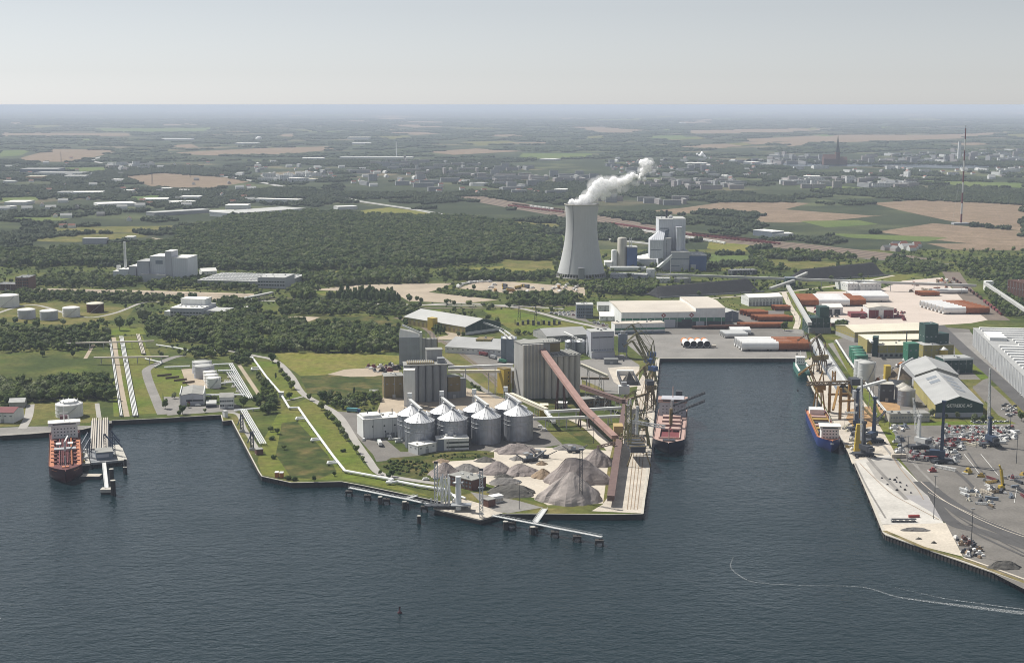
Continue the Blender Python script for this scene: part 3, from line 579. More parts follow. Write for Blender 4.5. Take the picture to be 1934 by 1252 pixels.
# foam of a boat's wake and a harbour buoy
fo = bpy.data.materials.new('foam'); fo.use_nodes = True; M['foam'] = fo; n_ = fo.node_tree.nodes; l_ = fo.node_tree.links
b_ = n_['Principled BSDF']; b_.inputs['Base Color'].default_value = (.7, .72, .72, 1); b_.inputs['Roughness'].default_value = .8
t_ = n_.new('ShaderNodeTexNoise'); t_.inputs['Scale'].default_value = .8; t_.inputs['Detail'].default_value = 6; g_ = n_.new('ShaderNodeNewGeometry'); l_.new(g_.outputs['Position'], t_.inputs['Vector'])
r_ = n_.new('ShaderNodeMapRange'); r_.inputs['From Min'].default_value = .40; r_.inputs['From Max'].default_value = .66; l_.new(t_.outputs['Fac'], r_.inputs['Value']); r_.inputs['To Max'].default_value = .4; l_.new(r_.outputs[0], b_.inputs['Alpha'])
def foam(pts, ws, name='wake_foam'):
    w = smooth_line([gp(*p, 0.06) for p in pts], 8); v = []
    for i, p in enumerate(w):
        d = (w[min(i + 1, len(w) - 1)] - w[max(i - 1, 0)]).normalized(); nr = Vector((-d.y, d.x, 0)); t = i / (len(w) - 1) * (len(ws) - 1); k = min(int(t), len(ws) - 2); wd_ = ws[k] + (ws[k + 1] - ws[k]) * (t - k)
        v += [tuple(p + nr * wd_ / 2), tuple(p - nr * wd_ / 2)]
    MB().add(v, [(2 * i, 2 * i + 1, 2 * i + 3, 2 * i + 2) for i in range(len(w) - 1)]).build(name, 'foam')['kind'] = 'stuff'
foam([(1385, 1051), (1380, 1070), (1395, 1085), (1418, 1097), (1457, 1102), (1530, 1105), (1628, 1108), (1693, 1126), (1759, 1136), (1825, 1144), (1934, 1157), (2050, 1165)], [.5, .8, 1.2, 1.4, .9, .7, 1.2, 2., 3.4, 5, 7, 8])
foam([(1690, 1108), (1740, 1120), (1800, 1132), (1934, 1150)], [.3, .6, 1.4, 2.2])

# ================================================================== BUILDERS
def house(name, label, cat, p0, p1, dep, h, wall='white_wall', roof='grey_roof', kind='flat', rh=3., axis='x', group=None, base=None, base_h=3., par=.6, o=.5):
    """p0,p1: photo pixels of the foot of the wall facing the camera (left, right); the house runs back from there"""
    a, rz, L = frame(p0, p1); t = thing(name, label, cat, a, rz, group)
    z0 = 0
    if base: MB().box(.0, L, .0, dep, 0, base_h).build('plinth', base, t); z0 = base_h
    if kind == 'flat':
        MB().box(0, L, 0, dep, z0, h).build('wall', wall, t)
        MB().box(-.25, L + .25, -.25, dep + .25, h, h + par).build('roof', roof, t)
    else:
        MB().gable(0, L, 0, dep, z0, h, h + rh, axis).build('wall', wall, t)
        MB().roof(0, L, 0, dep, h, h + rh, axis, o).build('roof', roof, t)
    if kind == 'flat' and L > 18 and dep > 12 and not name.startswith('distant'):
        q = random.Random(int(L * 97 + dep)); nu = min(9, 2 + int(L * dep / 260))
        for k in range(nu):
            x, y, w_ = q.uniform(2, L - 5), q.uniform(2, dep - 4), q.uniform(1, 3); MB().box(x, x + w_, y, y + q.uniform(1, 2.4), h + par, h + par + q.uniform(.7, 2)).build('roof_unit', q.choice(['steel', 'steel_pale', 'felt_roof']), t)
    c, s_ = math.cos(rz), math.sin(rz)
    notree_world([(a.x + x * c - y * s_, a.y + x * s_ + y * c) for x, y in ((-2, -2), (L + 2, -2), (L + 2, dep + 2), (-2, dep + 2))])
    t['L'] = L; t['D'] = dep; t['H'] = h
    return t, L
WMESH = {}
def openings(t, side, L, dep, nx, zs, w, h, m='glass', name='window', x0=None, x1=None, d=.12):
    """rows of windows or doors standing proud in a wall; side f=front, l=left, r=right"""
    key = (w, h, m)
    if key not in WMESH: WMESH[key] = MB().box(-w / 2, w / 2, -d, .25, 0, h).mesh(name, m)
    span = L if side == 'f' else dep; x0 = 0 if x0 is None else x0; x1 = span if x1 is None else x1
    for z in zs:
        for i in range(nx):
            q = x0 + (x1 - x0) * (i + .5) / nx
            loc, rz = {'f': ((q, 0, z), 0), 'l': ((0, span - q, z), -math.pi / 2), 'r': ((L, q, z), math.pi / 2)}[side]
            link_mesh(name, WMESH[key], t, loc, rz)
def gallery(name, label, a, b, w, h, m, legs=0, roof=None, legm='steel', cat='conveyor', legw=.5, foot=GZ, roofm=None, windows=0):
    """enclosed conveyor bridge between two points in the air, on trestles"""
    a = Vector(a); b = Vector(b); d = b - a; L = d.length; rz = math.atan2(d.y, d.x)
    t = thing(name, label, cat, (a.x, a.y, foot), rz)
    hl = math.hypot(d.x, d.y); z0, z1 = a.z - foot, b.z - foot
    MB().beam((0, 0, z0), (hl, 0, z1), w, h).build('gallery', m, t)
    up = h / 2 + .12
    rf = MB()
    rf.beam((0, 0, z0 + up), (hl, 0, z1 + up), w + .5, .22); rf.build('roof', roofm or m, t)
    if windows:
        for i in range(windows):
            q = (i + .5) / windows; x = hl * q; zz = z0 + (z1 - z0) * q
            MB().beam((x - .9, -w / 2 - .06, zz), (x + .9, -w / 2 - .06, zz), .1, .9).build('window', 'glass', t)
    for i in range(legs):
        q = (i + .6) / (legs + .2); x = hl * q; zz = z0 + (z1 - z0) * q - h / 2
        if zz < 1.5: continue
        g = MB(); s_ = w * .45; e = s_ + zz * .09
        g.beam((x, -e, 0), (x, -s_, zz), legw, legw); g.beam((x, e, 0), (x, s_, zz), legw, legw)
        k = max(1, int(zz / 7))
        for j in range(k):
            za_, zb_ = zz * j / k, zz * (j + 1) / k; ea = e + (s_ - e) * j / k; eb = e + (s_ - e) * (j + 1) / k
            g.beam((x, -ea, za_), (x, eb, zb_), legw * .6, legw * .6); g.beam((x, -eb, zb_), (x, eb, zb_), legw * .6, legw * .6)
        g.build('trestle', legm, t)
    return t
def tank(name, label, p, r, h, wall='white', top='white_roof', cone=1., group=None, rings=2, stair=True, n=28, cat='tank', dome=False, rail=True):
    """p: photo pixel of the nearest foot of the shell"""
    c = gp(*p); c.y += r; t = thing(name, label, cat, c, 0, group)
    MB().lathe(0, 0, [(r, 0), (r, h)], n).build('shell', wall, t)
    pr = [(r + .15, h - .15), (r + .15, h + .1)] + ([(r * .9, h + cone * .45), (r * .7, h + cone * .75), (r * .4, h + cone * .94), (.3, h + cone)] if dome else [(r * .5, h + .1 + cone * .5), (.3, h + cone)])
    MB().lathe(0, 0, pr, n).build('roof', top, t)
    for k in range(rings):
        z = h * (k + 1) / (rings + 1); MB().lathe(0, 0, [(r + .02, z - .2), (r + .18, z - .2), (r + .18, z + .2), (r + .02, z + .2)], n).build('stiffener_ring', wall, t)
    if stair:
        g = MB()
        for k in range(14):
            a0 = -1.9 + k * .09; a1 = a0 + .09
            g.beam((math.cos(a0) * (r + .5), math.sin(a0) * (r + .5), h * k / 14), (math.cos(a1) * (r + .5), math.sin(a1) * (r + .5), h * (k + 1) / 14), .9, .35)
        g.build('stair', 'steel', t)
    if rail:
        MB().lathe(0, 0, [(r * .97, h + .9), (r * 1.0, h + .9), (r * 1.0, h + 1.1), (r * .97, h + 1.1)], n).build('railing', 'steel_pale', t)
    notree_world([(c.x + r * 1.2 * math.cos(i * .785), c.y + r * 1.2 * math.sin(i * .785)) for i in range(8)])
    return t
def pipeline(name, label, pts, r, m='pipe_white', zo=1.6, every=14, group=None, curve=False, n=7, base=None):
    """pipe on low supports through ground points (photo pixels, or vectors)"""
    w = [gp(*p) if not isinstance(p, Vector) else p for p in pts]
    t = thing(name, label, 'pipeline', (w[0].x, w[0].y, GZ), 0, group); o = Vector((w[0].x, w[0].y, GZ)); g = MB()
    q = [p - o + Vector((0, 0, zo)) for p in w]
    for a, b in zip(q[:-1], q[1:]): g.tube(a, b, r, n)
    for p in q[1:-1]: g.add(*ball(p, r * 1.02))
    g.build('pipe', m, t)
    if every:
        sm_ = MB().box(-.3, .3, -r * 1.1, r * 1.1, 0, zo - r * .7).mesh('support', 'concrete')
        for a, b in zip(q[:-1], q[1:]):
            d = b - a; k = int(d.length / every)
            for i in range(k):
                p = a + d * ((i + .5) / k); link_mesh('support', sm_, t, (p.x, p.y, 0), math.atan2(d.y, d.x))
    return t
def ball(p, r):
    v = []; f = []
    for i, (rr, z) in enumerate(((0.02, -1), (.8, -.6), (1, 0), (.8, .6), (.02, 1))):
        for k in range(7): v.append((p[0] + r * rr * math.cos(k * .8976), p[1] + r * rr * math.sin(k * .8976), p[2] + r * z))
    for i in range(4):
        for k in range(7): f.append((i * 7 + k, i * 7 + (k + 1) % 7, (i + 1) * 7 + (k + 1) % 7, (i + 1) * 7 + k))
    return v, f
def heap(label, zf_, cx, by, half, top, m='gravel_pink', depth=None, ridge=0., name='gravel_heap', slant=0.):
    """a tipped heap; cx,by: middle of its nearest foot, half: half width in zoom pixels, top: where its crest shows"""
    p = zf_(cx, by); a = gp(*p); e = gp(*zf_(cx + half, by)); rx = (e - a).length; ry = (depth or .9) * rx
    c = a + Vector((0, ry, 0)); k0 = proj(c.x, c.y, GZ); h = hz(k0[0], k0[1], zf_(cx, top)[1])
    h = max(1.5, h); n, mlev = 44, 12; v = []; f = []; sd_ = hash(label) % 977
    for j in range(mlev + 1):
        q = j / mlev
        for i in range(n):
            an = 2 * math.pi * i / n; d = Vector((math.cos(an), math.sin(an), 0)); k = 1 - q
            wob = 1 + .30 * noise.noise(Vector((d.x * 1.3 + sd_, d.y * 1.3, 0))) + .13 * noise.noise(Vector((d.x * 4 + sd_, d.y * 4, q * 3)))
            x = (ridge * rx * math.copysign(min(1, abs(d.x) * 1.5), d.x) + d.x * rx * (1 - ridge) * k) * wob; y = d.y * ry * k * wob + slant * ry * q
            z = h * (q ** .92) * (1 + .12 * noise.noise(Vector((x / rx * 2.2 + sd_, y / rx * 2.2, 3)))) + .5 * noise.noise(Vector((x * .25, y * .25, sd_))) + .3 * noise.noise(Vector((x * .7, y * .7, sd_)))
            if ridge: z *= 1 - .25 * (abs(x) / rx) * q
            v.append((x, y, max(.05, z) if j else -.3))
        for i in range(n):
            if j: f.append(((j - 1) * n + i, (j - 1) * n + (i + 1) % n, j * n + (i + 1) % n, j * n + i))
    g = MB().add(v, f); g.add(v[-n:], [tuple(range(n))])
    o = g.build(name, m); o.location = c; tag(o, label, 'heap')
    notree([proj(c.x + rx * math.cos(i * .785), c.y + ry * math.sin(i * .785), GZ) for i in range(8)])
    return o

# ================================================================== STEEL GRAIN SILOS
rank = ['leftmost', 'second', 'third', 'rightmost']
FRONT = [zc(386, 1005), zc(604, 990), zc(826, 975), zc(1040, 955)]
SR = 14.6
for i, p in enumerate(FRONT):
    c0 = gp(*p) + Vector((0, SR, 0))
    for row in (0, 1):
        c = c0 + Vector((-9.5, 30.5, 0)) * row
        t = thing('grain_silo', f'{rank[i]} corrugated steel grain silo with conical lid in the {"front" if row == 0 else "back"} row', 'silo', c, 0, 'steel grain silos in two rows')
        h = 26.4; n = 36
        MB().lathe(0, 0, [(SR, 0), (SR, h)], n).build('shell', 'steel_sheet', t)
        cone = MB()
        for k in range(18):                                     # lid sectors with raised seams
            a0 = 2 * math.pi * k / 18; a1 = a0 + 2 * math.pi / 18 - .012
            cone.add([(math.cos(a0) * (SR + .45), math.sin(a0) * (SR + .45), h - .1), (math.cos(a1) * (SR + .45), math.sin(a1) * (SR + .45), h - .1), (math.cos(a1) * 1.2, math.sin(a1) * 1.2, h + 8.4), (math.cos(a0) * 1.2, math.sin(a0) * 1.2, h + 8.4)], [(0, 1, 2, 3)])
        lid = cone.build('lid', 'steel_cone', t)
        sm_ = MB()
        for k in range(18):
            a0 = 2 * math.pi * k / 18; sm_.beam((math.cos(a0) * (SR + .4), math.sin(a0) * (SR + .4), h + .05), (math.cos(a0) * 1.2, math.sin(a0) * 1.2, h + 8.55), .22, .25)
        sm_.build('seam', 'steel', lid)
        MB().lathe(0, 0, [(1.6, h + 8.2), (1.6, h + 9.6), (.3, h + 10.2)], 12).build('cap', 'steel', t)
        st = MB().lathe(0, 0, [(.11, 0), (.11, h)], 4).mesh('stiffener', 'steel')
        for k in range(24): link_mesh('stiffener', st, t, (math.cos(k * .2618 + .13) * (SR + .12), math.sin(k * .2618 + .13) * (SR + .12), 0))
        for z in (h * .62, h * .78): MB().lathe(0, 0, [(SR + .02, z - .2), (SR + .28, z - .2), (SR + .28, z + .2), (SR + .02, z + .2)], n).build('ring', 'steel', t)
        MB().beam((-SR * .98 * .82, -SR * .57, 0), (-SR * .98 * .82, -SR * .57, h), .7, .35).build('ladder', 'steel', t)
        vn = MB().tube((0, 0, .8), (0, 0, 1.7), .35, 6).mesh('vent', 'steel')
        for k in range(6):
            a0 = -.4 - k * .42; link_mesh('vent', vn, t, (math.cos(a0) * SR * .9, math.sin(a0) * SR * .9, h))
    gallery('silo_top_conveyor', f'grey catwalk conveyor across the {rank[i]} pair of steel silos', c0 + Vector((2.0, -2.5, h + 10.9)), c0 + Vector((-12.5, 44, h + 10.9)), 2.6, 1.9, 'steel', 0, roofm='steel_pale')
    bc = c0 + Vector((4.5, 52, 0)); r2 = 5.2
    t = thing('hopper_bin', f'small round hopper bin with pale lid behind the {rank[i]} silo pair', 'silo', bc, 0, 'small bins behind the steel silos')
    MB().lathe(0, 0, [(r2, 5), (r2, 21)], 18).build('shell', 'steel_sheet', t); MB().lathe(0, 0, [(r2 + .3, 20.9), (.5, 24)], 18, smooth=False).build('lid', 'steel_cone', t)
    MB().lathe(0, 0, [(1, 1.5), (r2, 5)], 18).build('hopper', 'steel', t)
    for k in range(4): MB().beam((r2 * .7 * (1 if k % 2 else -1), r2 * .7 * (1 if k > 1 else -1), 0), (r2 * .7 * (1 if k % 2 else -1), r2 * .7 * (1 if k > 1 else -1), 5.6), .5, .5).build('leg', 'steel', t)
    ec = c0 + Vector((-13, 50, 0))
    t = thing('elevator_tower', f'lattice bucket elevator tower behind the {rank[i]} silo pair', 'tower', ec, 0, 'elevator towers behind the silos')
    MB().lattice((0, 0, 0), (0, 0, 43), 4, 4, .16).build('frame', 'steel', t); MB().box(-2.2, 2.2, -2.2, 2.2, 39, 43.5).build('head', 'steel_pale', t); MB().box(-.8, .8, -.8, .8, 0, 39).build('leg_casing', 'steel', t)
wt = gp(*zc(312, 760)); t = thing('white_elevator_tower', 'white block elevator tower behind the leftmost steel silos', 'tower', wt + Vector((0, 30, 0)))
MB().box(-6, 6, 0, 10, 0, 41).build('wall', 'white_wall', t); MB().box(-6.3, 6.3, -.3, 10.3, 41, 41.6).build('roof', 'white_roof', t)
# white process building and low office in front
t, L = house('process_building', 'white process building with flat roof left of steel silos', 'building', zc(22, 935), zc(270, 915), 26, 19.5, 'white_wall', 'white_roof')
for x, z in ((10, 12), (22, 12), (33, 12), (23, 6)): MB().tube((x, -.1, z), (x, .2, z), .9, 10).build('porthole', 'glass', t)
MB().box(1, L * .5, 3, 20, 20, 23).build('roof_house', 'white_wall', t)
for k in range(4): MB().tube((8 + k * 13, 14, 20), (8 + k * 13, 14, 26), .5, 8).build('chimney', 'steel_dark', t)
MB().box(L, L + 12, 2, 14, 0, 13).build('side_wing', 'white_wall', t)
openings(t, 'f', L, 26, 3, (0,), 4, 4.5, 'grey_wall', 'door', L * .55, L)
t, L = house('office_building', 'low white office with dark windows in front of steel silos', 'building', zc(505, 1012), zc(715, 1003), 15, 11, 'white_wall', 'white_roof')
openings(t, 'f', L, 15, 5, (2.2, 6.6), 4.4, 1.7, x0=L * .3); MB().box(-.2, 7, -.12, .2, 0, 11).build('stair_glazing', 'blue_grey', t)
MB().box(L * .55, L * .63, 5, 9, 11.6, 14).build('roof_unit', 'steel', t); openings(t, 'r', L, 15, 2, (2.2, 6.6), 3.4, 1.7)
t, L = house('annex', 'windowless white shed beside the low white office', 'building', zc(380, 1040), zc(502, 1015), 15, 8.5, 'white_wall', 'white_roof'); openings(t, 'f', L, 15, 1, (0,), 4, 4.5, 'grey_wall', 'door')

# ================================================================== CONCRETE ELEVATORS
def elevator(name, label, p0, p1, dep, h, m, lobes=6, rows=1, roof='felt_roof', r=None):
    a, rz, L = frame(p0, p1); t = thing(name, label, 'grain elevator', a, rz)
    r = r or L / lobes / 2
    for i in range(lobes):
        MB().lathe(r + i * 2 * r, r * .8, [(r * .985, 0), (r * .985, h)], 20).build('cylinder', m, t)
    MB().box(.3, L - .3, r * .8, dep, 0, h - .05).build('body', m, t)
    MB().box(-.3, L + .3, -r * .15, dep + .3, h, h + 1.2).build('roof', roof, t)
    return t, L, r
t, L, r = elevator('concrete_grain_elevator', 'grey concrete grain elevator of ribbed cylinders behind the steel silos', zc(290, 697), zc(575, 690), 24, 42, 'concrete_dark', 6)
MB().box(L * .78, L * .95, 6, 16, 43.2, 49).build('head_house', 'concrete_dark', t)
MB().box(4, L * .7, 4, 20, 43.2, 44.6).build('roof_gallery', 'ochre_dark', t)
rm = MB().box(-.5, .5, -.3, 17, 0, .5).mesh('roof_rib', 'felt_roof')
for k in range(14): link_mesh('roof_rib', rm, t, (5.5 + k * (L * .7 - 7) / 13, 4, 44.6))
MB().box(L * .55, L * .92, 24.5, 40, 0, 55).build('rear_tower', 'concrete', t); MB().box(L * .54, L * .93, 24.3, 40.3, 55, 56).build('rear_tower_roof', 'felt_roof', t)
t, L = house('ochre_block', 'windowless ochre block left of the concrete elevator', 'building', zc(158, 667), zc(288, 662), 22, 25, 'ochre_dark', 'felt_roof')
t = tank('water_tank', 'short round concrete tank left of the ochre block', zc(89, 671), 5.2, 8.5, 'concrete', 'felt_roof', .6, stair=False, rings=1)
t, L = house('ochre_annex', 'ochre shaft building on dark base right of the concrete elevator', 'building', zc(580, 672), zc(660, 664), 14, 25, 'ochre_dark', 'felt_roof', base='concrete_dark', base_h=8)
MB().box(L + .1, L + 8, 2, 12, 0, 22).build('dark_shaft', 'concrete_dark', t)
# sheet metal silo battery
a, rz, L = frame(zc(258, 455), zc(512, 452)); t = thing('silo_battery', 'tall ribbed metal silo battery with white pyramid lids', 'silo', a, rz); h = 37
MB().box(0, L * .53, 0, 26, 0, h).build('bin_wall', 'steel_sheet', t)
for k in range(4):
    y0 = k * 6.5; MB().add([(0, y0, h), (L * .53, y0, h), (L * .53, y0 + 6.5, h), (0, y0 + 6.5, h), (L * .50, y0 + 3.2, h + 4.5), (1.0, y0 + 3.2, h + 10 - k * .5)], [(0, 1, 4, 5), (1, 2, 4), (2, 3, 5, 4), (3, 0, 5)]).build('lid', 'white_roof', t)
MB().beam((4, 8, h + 15), (L * .56, 3, h + 5), 2.2, 2.2).build('top_conveyor', 'steel_pale', t)
for k in range(3): MB().lathe(L * .62 + k * 7, 8, [(4.2, 0), (4.2, h - 3)], 16, cap=True).build('cylinder', 'concrete', t)
MB().box(L * .53, L * .59, 4, 12, 0, h + 6).build('elevator_shaft', 'steel_pale', t)
MB().box(L * .88, L, 6, 18, 0, h - 4).build('ochre_shaft', 'ochre_dark', t)
fr = MB()
for k in range(5): fr.lattice((L * .6 + k * 5, 6, h - 3), (L * .6 + k * 5, 6, h + 5), 1.4, 1.4, .12)
fr.build('roof_frame', 'steel', t)
# bridges between the elevators
gallery('upper_bridge', 'upper white conveyor bridge between the two concrete elevators', gp(*zc(577, 468), 36), gp(*zc(1003, 450), 40), 3.2, 2.6, 'white_wall', 2, windows=0)
gallery('lower_bridge', 'lower cream conveyor bridge ending at the yellow tower', gp(*zc(577, 494), 28), gp(*zc(945, 491), 30), 3.6, 3.0, 'cream_roof', 2)
# yellow tower and its dark annex
t, L = house('yellow_tower', 'narrow bright yellow stair tower with slit windows', 'tower', zc(945, 640), zc(990, 634), 14, 29, 'yellow', 'ochre_dark'); openings(t, 'f', L, 14, 1, (9, 14, 19, 24), 1.0, 1.6, x0=3)
t, L = house('ochre_mill', 'dark ochre mill building beside the yellow tower', 'building', zc(994, 640), zc(1112, 640), 20, 27, 'ochre_dark', 'felt_roof', base='concrete_dark', base_h=6)
MB().box(4, L - 8, -.3, 0, 10, 10.8).build('canopy_beam', 'yellow', t); MB().box(L * .65, L - 2, -3, 0, 8, 16).build('hopper_bay', 'ochre', t)
t, L = house('ochre_kiosk', 'small ochre building with pale roof in front of the big elevator', 'building', zc(1140, 652), zc(1220, 664), 12, 14, 'ochre_dark', 'tan_box')
# big concrete elevator: machine tower and cylinder block
t, L, r = elevator('big_grain_elevator', 'huge pale concrete grain elevator of tall cylinders behind the red conveyor', zc(1222, 672), zc(1450, 655), 34, 48, 'concrete_pale', 6)
for k in range(9):
    MB().box(1 + k * L / 9, 1 + (k + .55) * L / 9, 2, 32, 49.2, 50.4).build('roof_hatch', 'felt_roof', t)
MB().box(-26, -.4, 6, 36, 0, 63).build('machine_tower', 'concrete', t)
for k in range(6): MB().box(-26 + k * 4.4, -24.4 + k * 4.4, 5.2, 6, 0, 63).build('pilaster', 'concrete_pale', t)
MB().box(-26.5, L * .52, 10, 36.3, 63, 64).build('tower_roof', 'felt_roof', t); MB().box(-.4, L * .5, 12, 36, 49.2, 63).build('head_house', 'concrete', t)
MB().box(L * .22, L * .5, 11.8, 12, 52, 62).build('ochre_cladding', 'ochre_dark', t)
pp = MB()
for k in range(8): pp.tube((2 + k * 3, 14, 64), (2 + k * 3, 14, 66), .5, 6)
pp.build('roof_vent', 'steel_pale', t)
# the red inclined conveyor
P0 = gp(*zc(1190, 345), GZ + 56); P1 = gp(*zc(1480, 742), GZ + 24); P2 = gp(*zd(1046, 925), GZ + 12)
d = P2 - P0; rz = math.atan2(d.y, d.x); t = thing('red_conveyor', 'long red inclined conveyor from the big elevator down to the quay', 'conveyor', (P0.x, P0.y, GZ), rz)
iv = Matrix.Rotation(-rz, 3, 'Z'); q = [iv @ (p - Vector((P0.x, P0.y, GZ))) for p in (P0, P1, P2)]
for a, b in zip(q[:-1], q[1:]):
    MB().beam(a, b, 6.4, 3.4).build('gallery', 'red_gallery', t); up = Vector((0, 0, 1.95)); MB().beam(a + up, b + up, 7, .35).build('roof', 'red_gallery', t)
for k in (.3, .62):
    p = q[0].lerp(q[2], k); p.z -= 4.5; g = MB()
    for s_ in (-1, 1):
        g.beam((p.x - 4, s_ * 5 + p.y, 0), (p.x, s_ * 2.6 + p.y, p.z), 1.1, 1.1); g.beam((p.x + 4, s_ * 5 + p.y, 0), (p.x, s_ * 2.6 + p.y, p.z), 1.1, 1.1)
    g.beam((p.x, -3 + p.y, p.z), (p.x, 3 + p.y, p.z), 1, 1); g.build('trestle', 'rust_dark', t)
t, L = house('transfer_house', 'tan transfer house at the foot of the red conveyor', 'building', zd(1040, 985), zd(1100, 985), 14, 20, 'tan_box', 'tan_box')
# quay galleries
def gal_px(name, label, a, za_, b, zb_, w, h, m, legs, **k): return gallery(name, label, gp(*a, GZ + za_), gp(*b, GZ + zb_), w, h, m, legs, **k)
gal_px('quay_gallery', 'dark red quay conveyor gallery running beside the gravel heaps', zg(1712, 140), 9, zg(1655, 520), 7, 6, 4.5, 'dark_red_gallery', 6, cat='conveyor')
gal_px('quay_gallery', 'dark red quay conveyor gallery north of the tan transfer house', zd(1085, 880), 13, zd(1125, 660), 13, 5, 4, 'dark_red_gallery', 4)
gal_px('elevator_gallery', 'dark red gallery from the big elevator to the pier', zd(828, 592), 18, zd(1105, 690), 17, 5, 4.2, 'dark_red_gallery', 4)
gal_px('white_gallery', 'upper white pipe conveyor crossing below the red conveyor', zd(610, 757), 15, zd(1090, 730), 15, 2.6, 2.4, 'white_wall', 4)
gal_px('white_gallery', 'lower white pipe conveyor crossing below the red conveyor', zd(510, 803), 12, zd(1085, 787), 12, 2.6, 2.4, 'white_wall', 4)
gal_px('white_gallery', 'white conveyor from the yellow tower down to the yellow transfer house', zd(365, 642), 17, zd(600, 745), 13, 4, 3.4, 'cream_roof', 2)
gal_px('white_gallery', 'short white conveyor below the yellow transfer house', zd(592, 752), 12, zd(650, 825), 9, 3, 2.5, 'white_wall', 1)
gal_px('white_gallery', 'white conveyor right of the big elevator descending to the quay', zd(825, 448), 30, zd(1000, 524), 20, 3.6, 3, 'cream_roof', 2)
gal_px('truss_bridge', 'brown truss conveyor right of the big elevator', zd(825, 536), 14, zd(1010, 540), 14, 2.5, 2.2, 'brown', 3)
t, L = house('yellow_transfer_house', 'yellow transfer house where two white conveyors meet', 'building', zd(556, 800), zd(610, 800), 10, 14, 'yellow', 'cream_roof')
t, L = house('brown_workshop', 'long brown windowless workshop right of the red conveyor', 'building', zd(840, 735), zd(1025, 722), 14, 10, 'brown', 'felt_roof'); openings(t, 'f', L, 14, 9, (5.5,), 2.2, 1.4)
t, L = house('grey_substation', 'small pale substation below the red conveyor', 'building', zd(662, 735), zd(728, 738), 9, 6, 'concrete', 'white_roof'); openings(t, 'f', L, 9, 3, (0,), 1.8, 2.6, 'steel_dark', 'door')
tw = gp(*zd(1105, 735)); t = thing('steel_transfer_tower', 'pale steel transfer tower on the quay above the ship loader', 'tower', tw)
MB().box(-6, 6, -5, 5, 17, 26).build('head', 'steel_pale', t); MB().lattice((0, 0, 0), (0, 0, 17), 9, 8, .3).build('frame', 'steel', t); MB().box(-3, 3, -3, 3, 26, 30).build('top_house', 'steel', t)
tw = gp(*zd(1140, 900)); t = thing('pipe_tower', 'slim grey pipe tower beside the tan transfer house', 'tower', tw)
MB().lattice((0, 0, 0), (0, 0, 34), 4, 4, .2).build('frame', 'steel', t); MB().tube((1, 0, 0), (1, 0, 36), .9, 8).build('pipe', 'steel_pale', t); MB().box(-2.5, 2.5, -2.5, 2.5, 26, 30).build('platform', 'steel', t)

# ================================================================== HALLS AND TANKS BEHIND THE ELEVATORS
t, L = house('grain_warehouse', 'long warehouse with pale gable roof and dark green gable', 'warehouse', zc(692, 253), zc(922, 219), 142, 11.5, 'yellow_wall', 'light_grey_roof', 'gable', 9, 'y')
MB().gable(-.15, L + .15, -.25, -.02, 4, 11.5, 20.4, 'y').build('gable_cladding', 'green_dark', t); MB().box(-.2, L + .2, -.3, -.03, 0, 4).build('gable_plinth', 'white_wall', t)
MB().box(-10, -.3, 62, 74, 0, 19).build('elevator_shaft', 'yellow', t); MB().beam((L * .5, -1, 15), (L * .75, -26, 5), 2.6, 2.2).build('gable_conveyor', 'steel_pale', t)
openings(t, 'l', L, 142, 14, (2,), 5, 5, 'ochre_dark', 'door')
t, L = house('store_hall', 'grey roofed store hall behind the yellow cube', 'warehouse', zc(930, 392), zc(1060, 330), 82, 8, 'white_wall', 'grey_roof', 'gable', 8, 'y')
t, L = house('yellow_cube', 'small yellow cube building in front of grey store hall', 'building', zc(760, 358), zc(858, 362), 22, 16, 'yellow_wall', 'ochre_dark'); openings(t, 'f', L, 22, 2, (0,), 4, 4.5, 'steel_dark', 'door')
for i, (x, y) in enumerate(((950, 430), (985, 432))):
    c = gp(*zc(x + 10, y)); t = thing('square_bin', f'{"left" if i == 0 else "right"} dark blue grey metal bin block beside the big elevator', 'silo', c)
    MB().box(-7, 6.6, 0, 22, 0, 31).build('wall', 'blue_grey', t)
    for k in range(3): MB().lathe(0, 4 + k * 7, [(5, 31), (.4, 34)], 12, smooth=False).build('lid', 'white_roof', t)
    MB().beam((-1, -2, 37), (-9, 26, 38), 1.6, 1.6).build('conveyor', 'steel_pale', t)
t, L = house('white_green_building', 'white building with green fascia left of the big elevator', 'building', zc(1010, 470), zc(1082, 478), 24, 34, 'white_wall', 'light_grey_roof'); MB().box(-.2, L + .2, -.2, 0, 26, 30).build('green_fascia', 'green', t)
t, L = house('grey_hall', 'wide low grey hall behind the big elevator', 'warehouse', zd(600, 300), zd(880, 285), 60, 8, 'concrete', 'grey_roof', 'gable', 7, 'x')
gal_px('hall_conveyor', 'white inclined conveyor over the wide grey hall', zd(712, 235), 26, zd(830, 292), 20, 2.4, 2, 'white', 1)
for i, x in enumerate((760, 830)):
    t = tank('steel_tank', f'{"left" if i == 0 else "right"} squat steel tank behind the big elevator', zd(x, 372), 8.2, 15, 'steel_sheet', 'steel_cone', 3.5, stair=False)
fr = gp(*zd(800, 385)); t = thing('pipe_gantry', 'dark steel pipe gantry by the squat steel tanks', 'gantry', fr)
for k in range(4): MB().lattice((-28 + k * 19, -3, 0), (-28 + k * 19, -3, 24), 2, 2, .2).build('post', 'steel_dark', t)
MB().lattice((-30, -3, 25), (34, -3, 25), 2.4, 2.4, .2).build('truss', 'steel_dark', t)
t, L = house('ribbed_store', 'tall pale ribbed store building near the basin corner', 'building', zd(890, 405), zd(1042, 400), 26, 35, 'violet_grey', 'light_grey_roof')
MB().box(2, L - 2, -.15, 0, 27, 28.4).build('louvre_band', 'steel_dark', t); MB().box(-.1, L + .1, -4, 0, 0, 8).build('lower_wing', 'violet_grey', t); MB().box(-.3, L + .3, -4.3, 0, 8, 8.5).build('lower_roof', 'light_grey_roof', t)
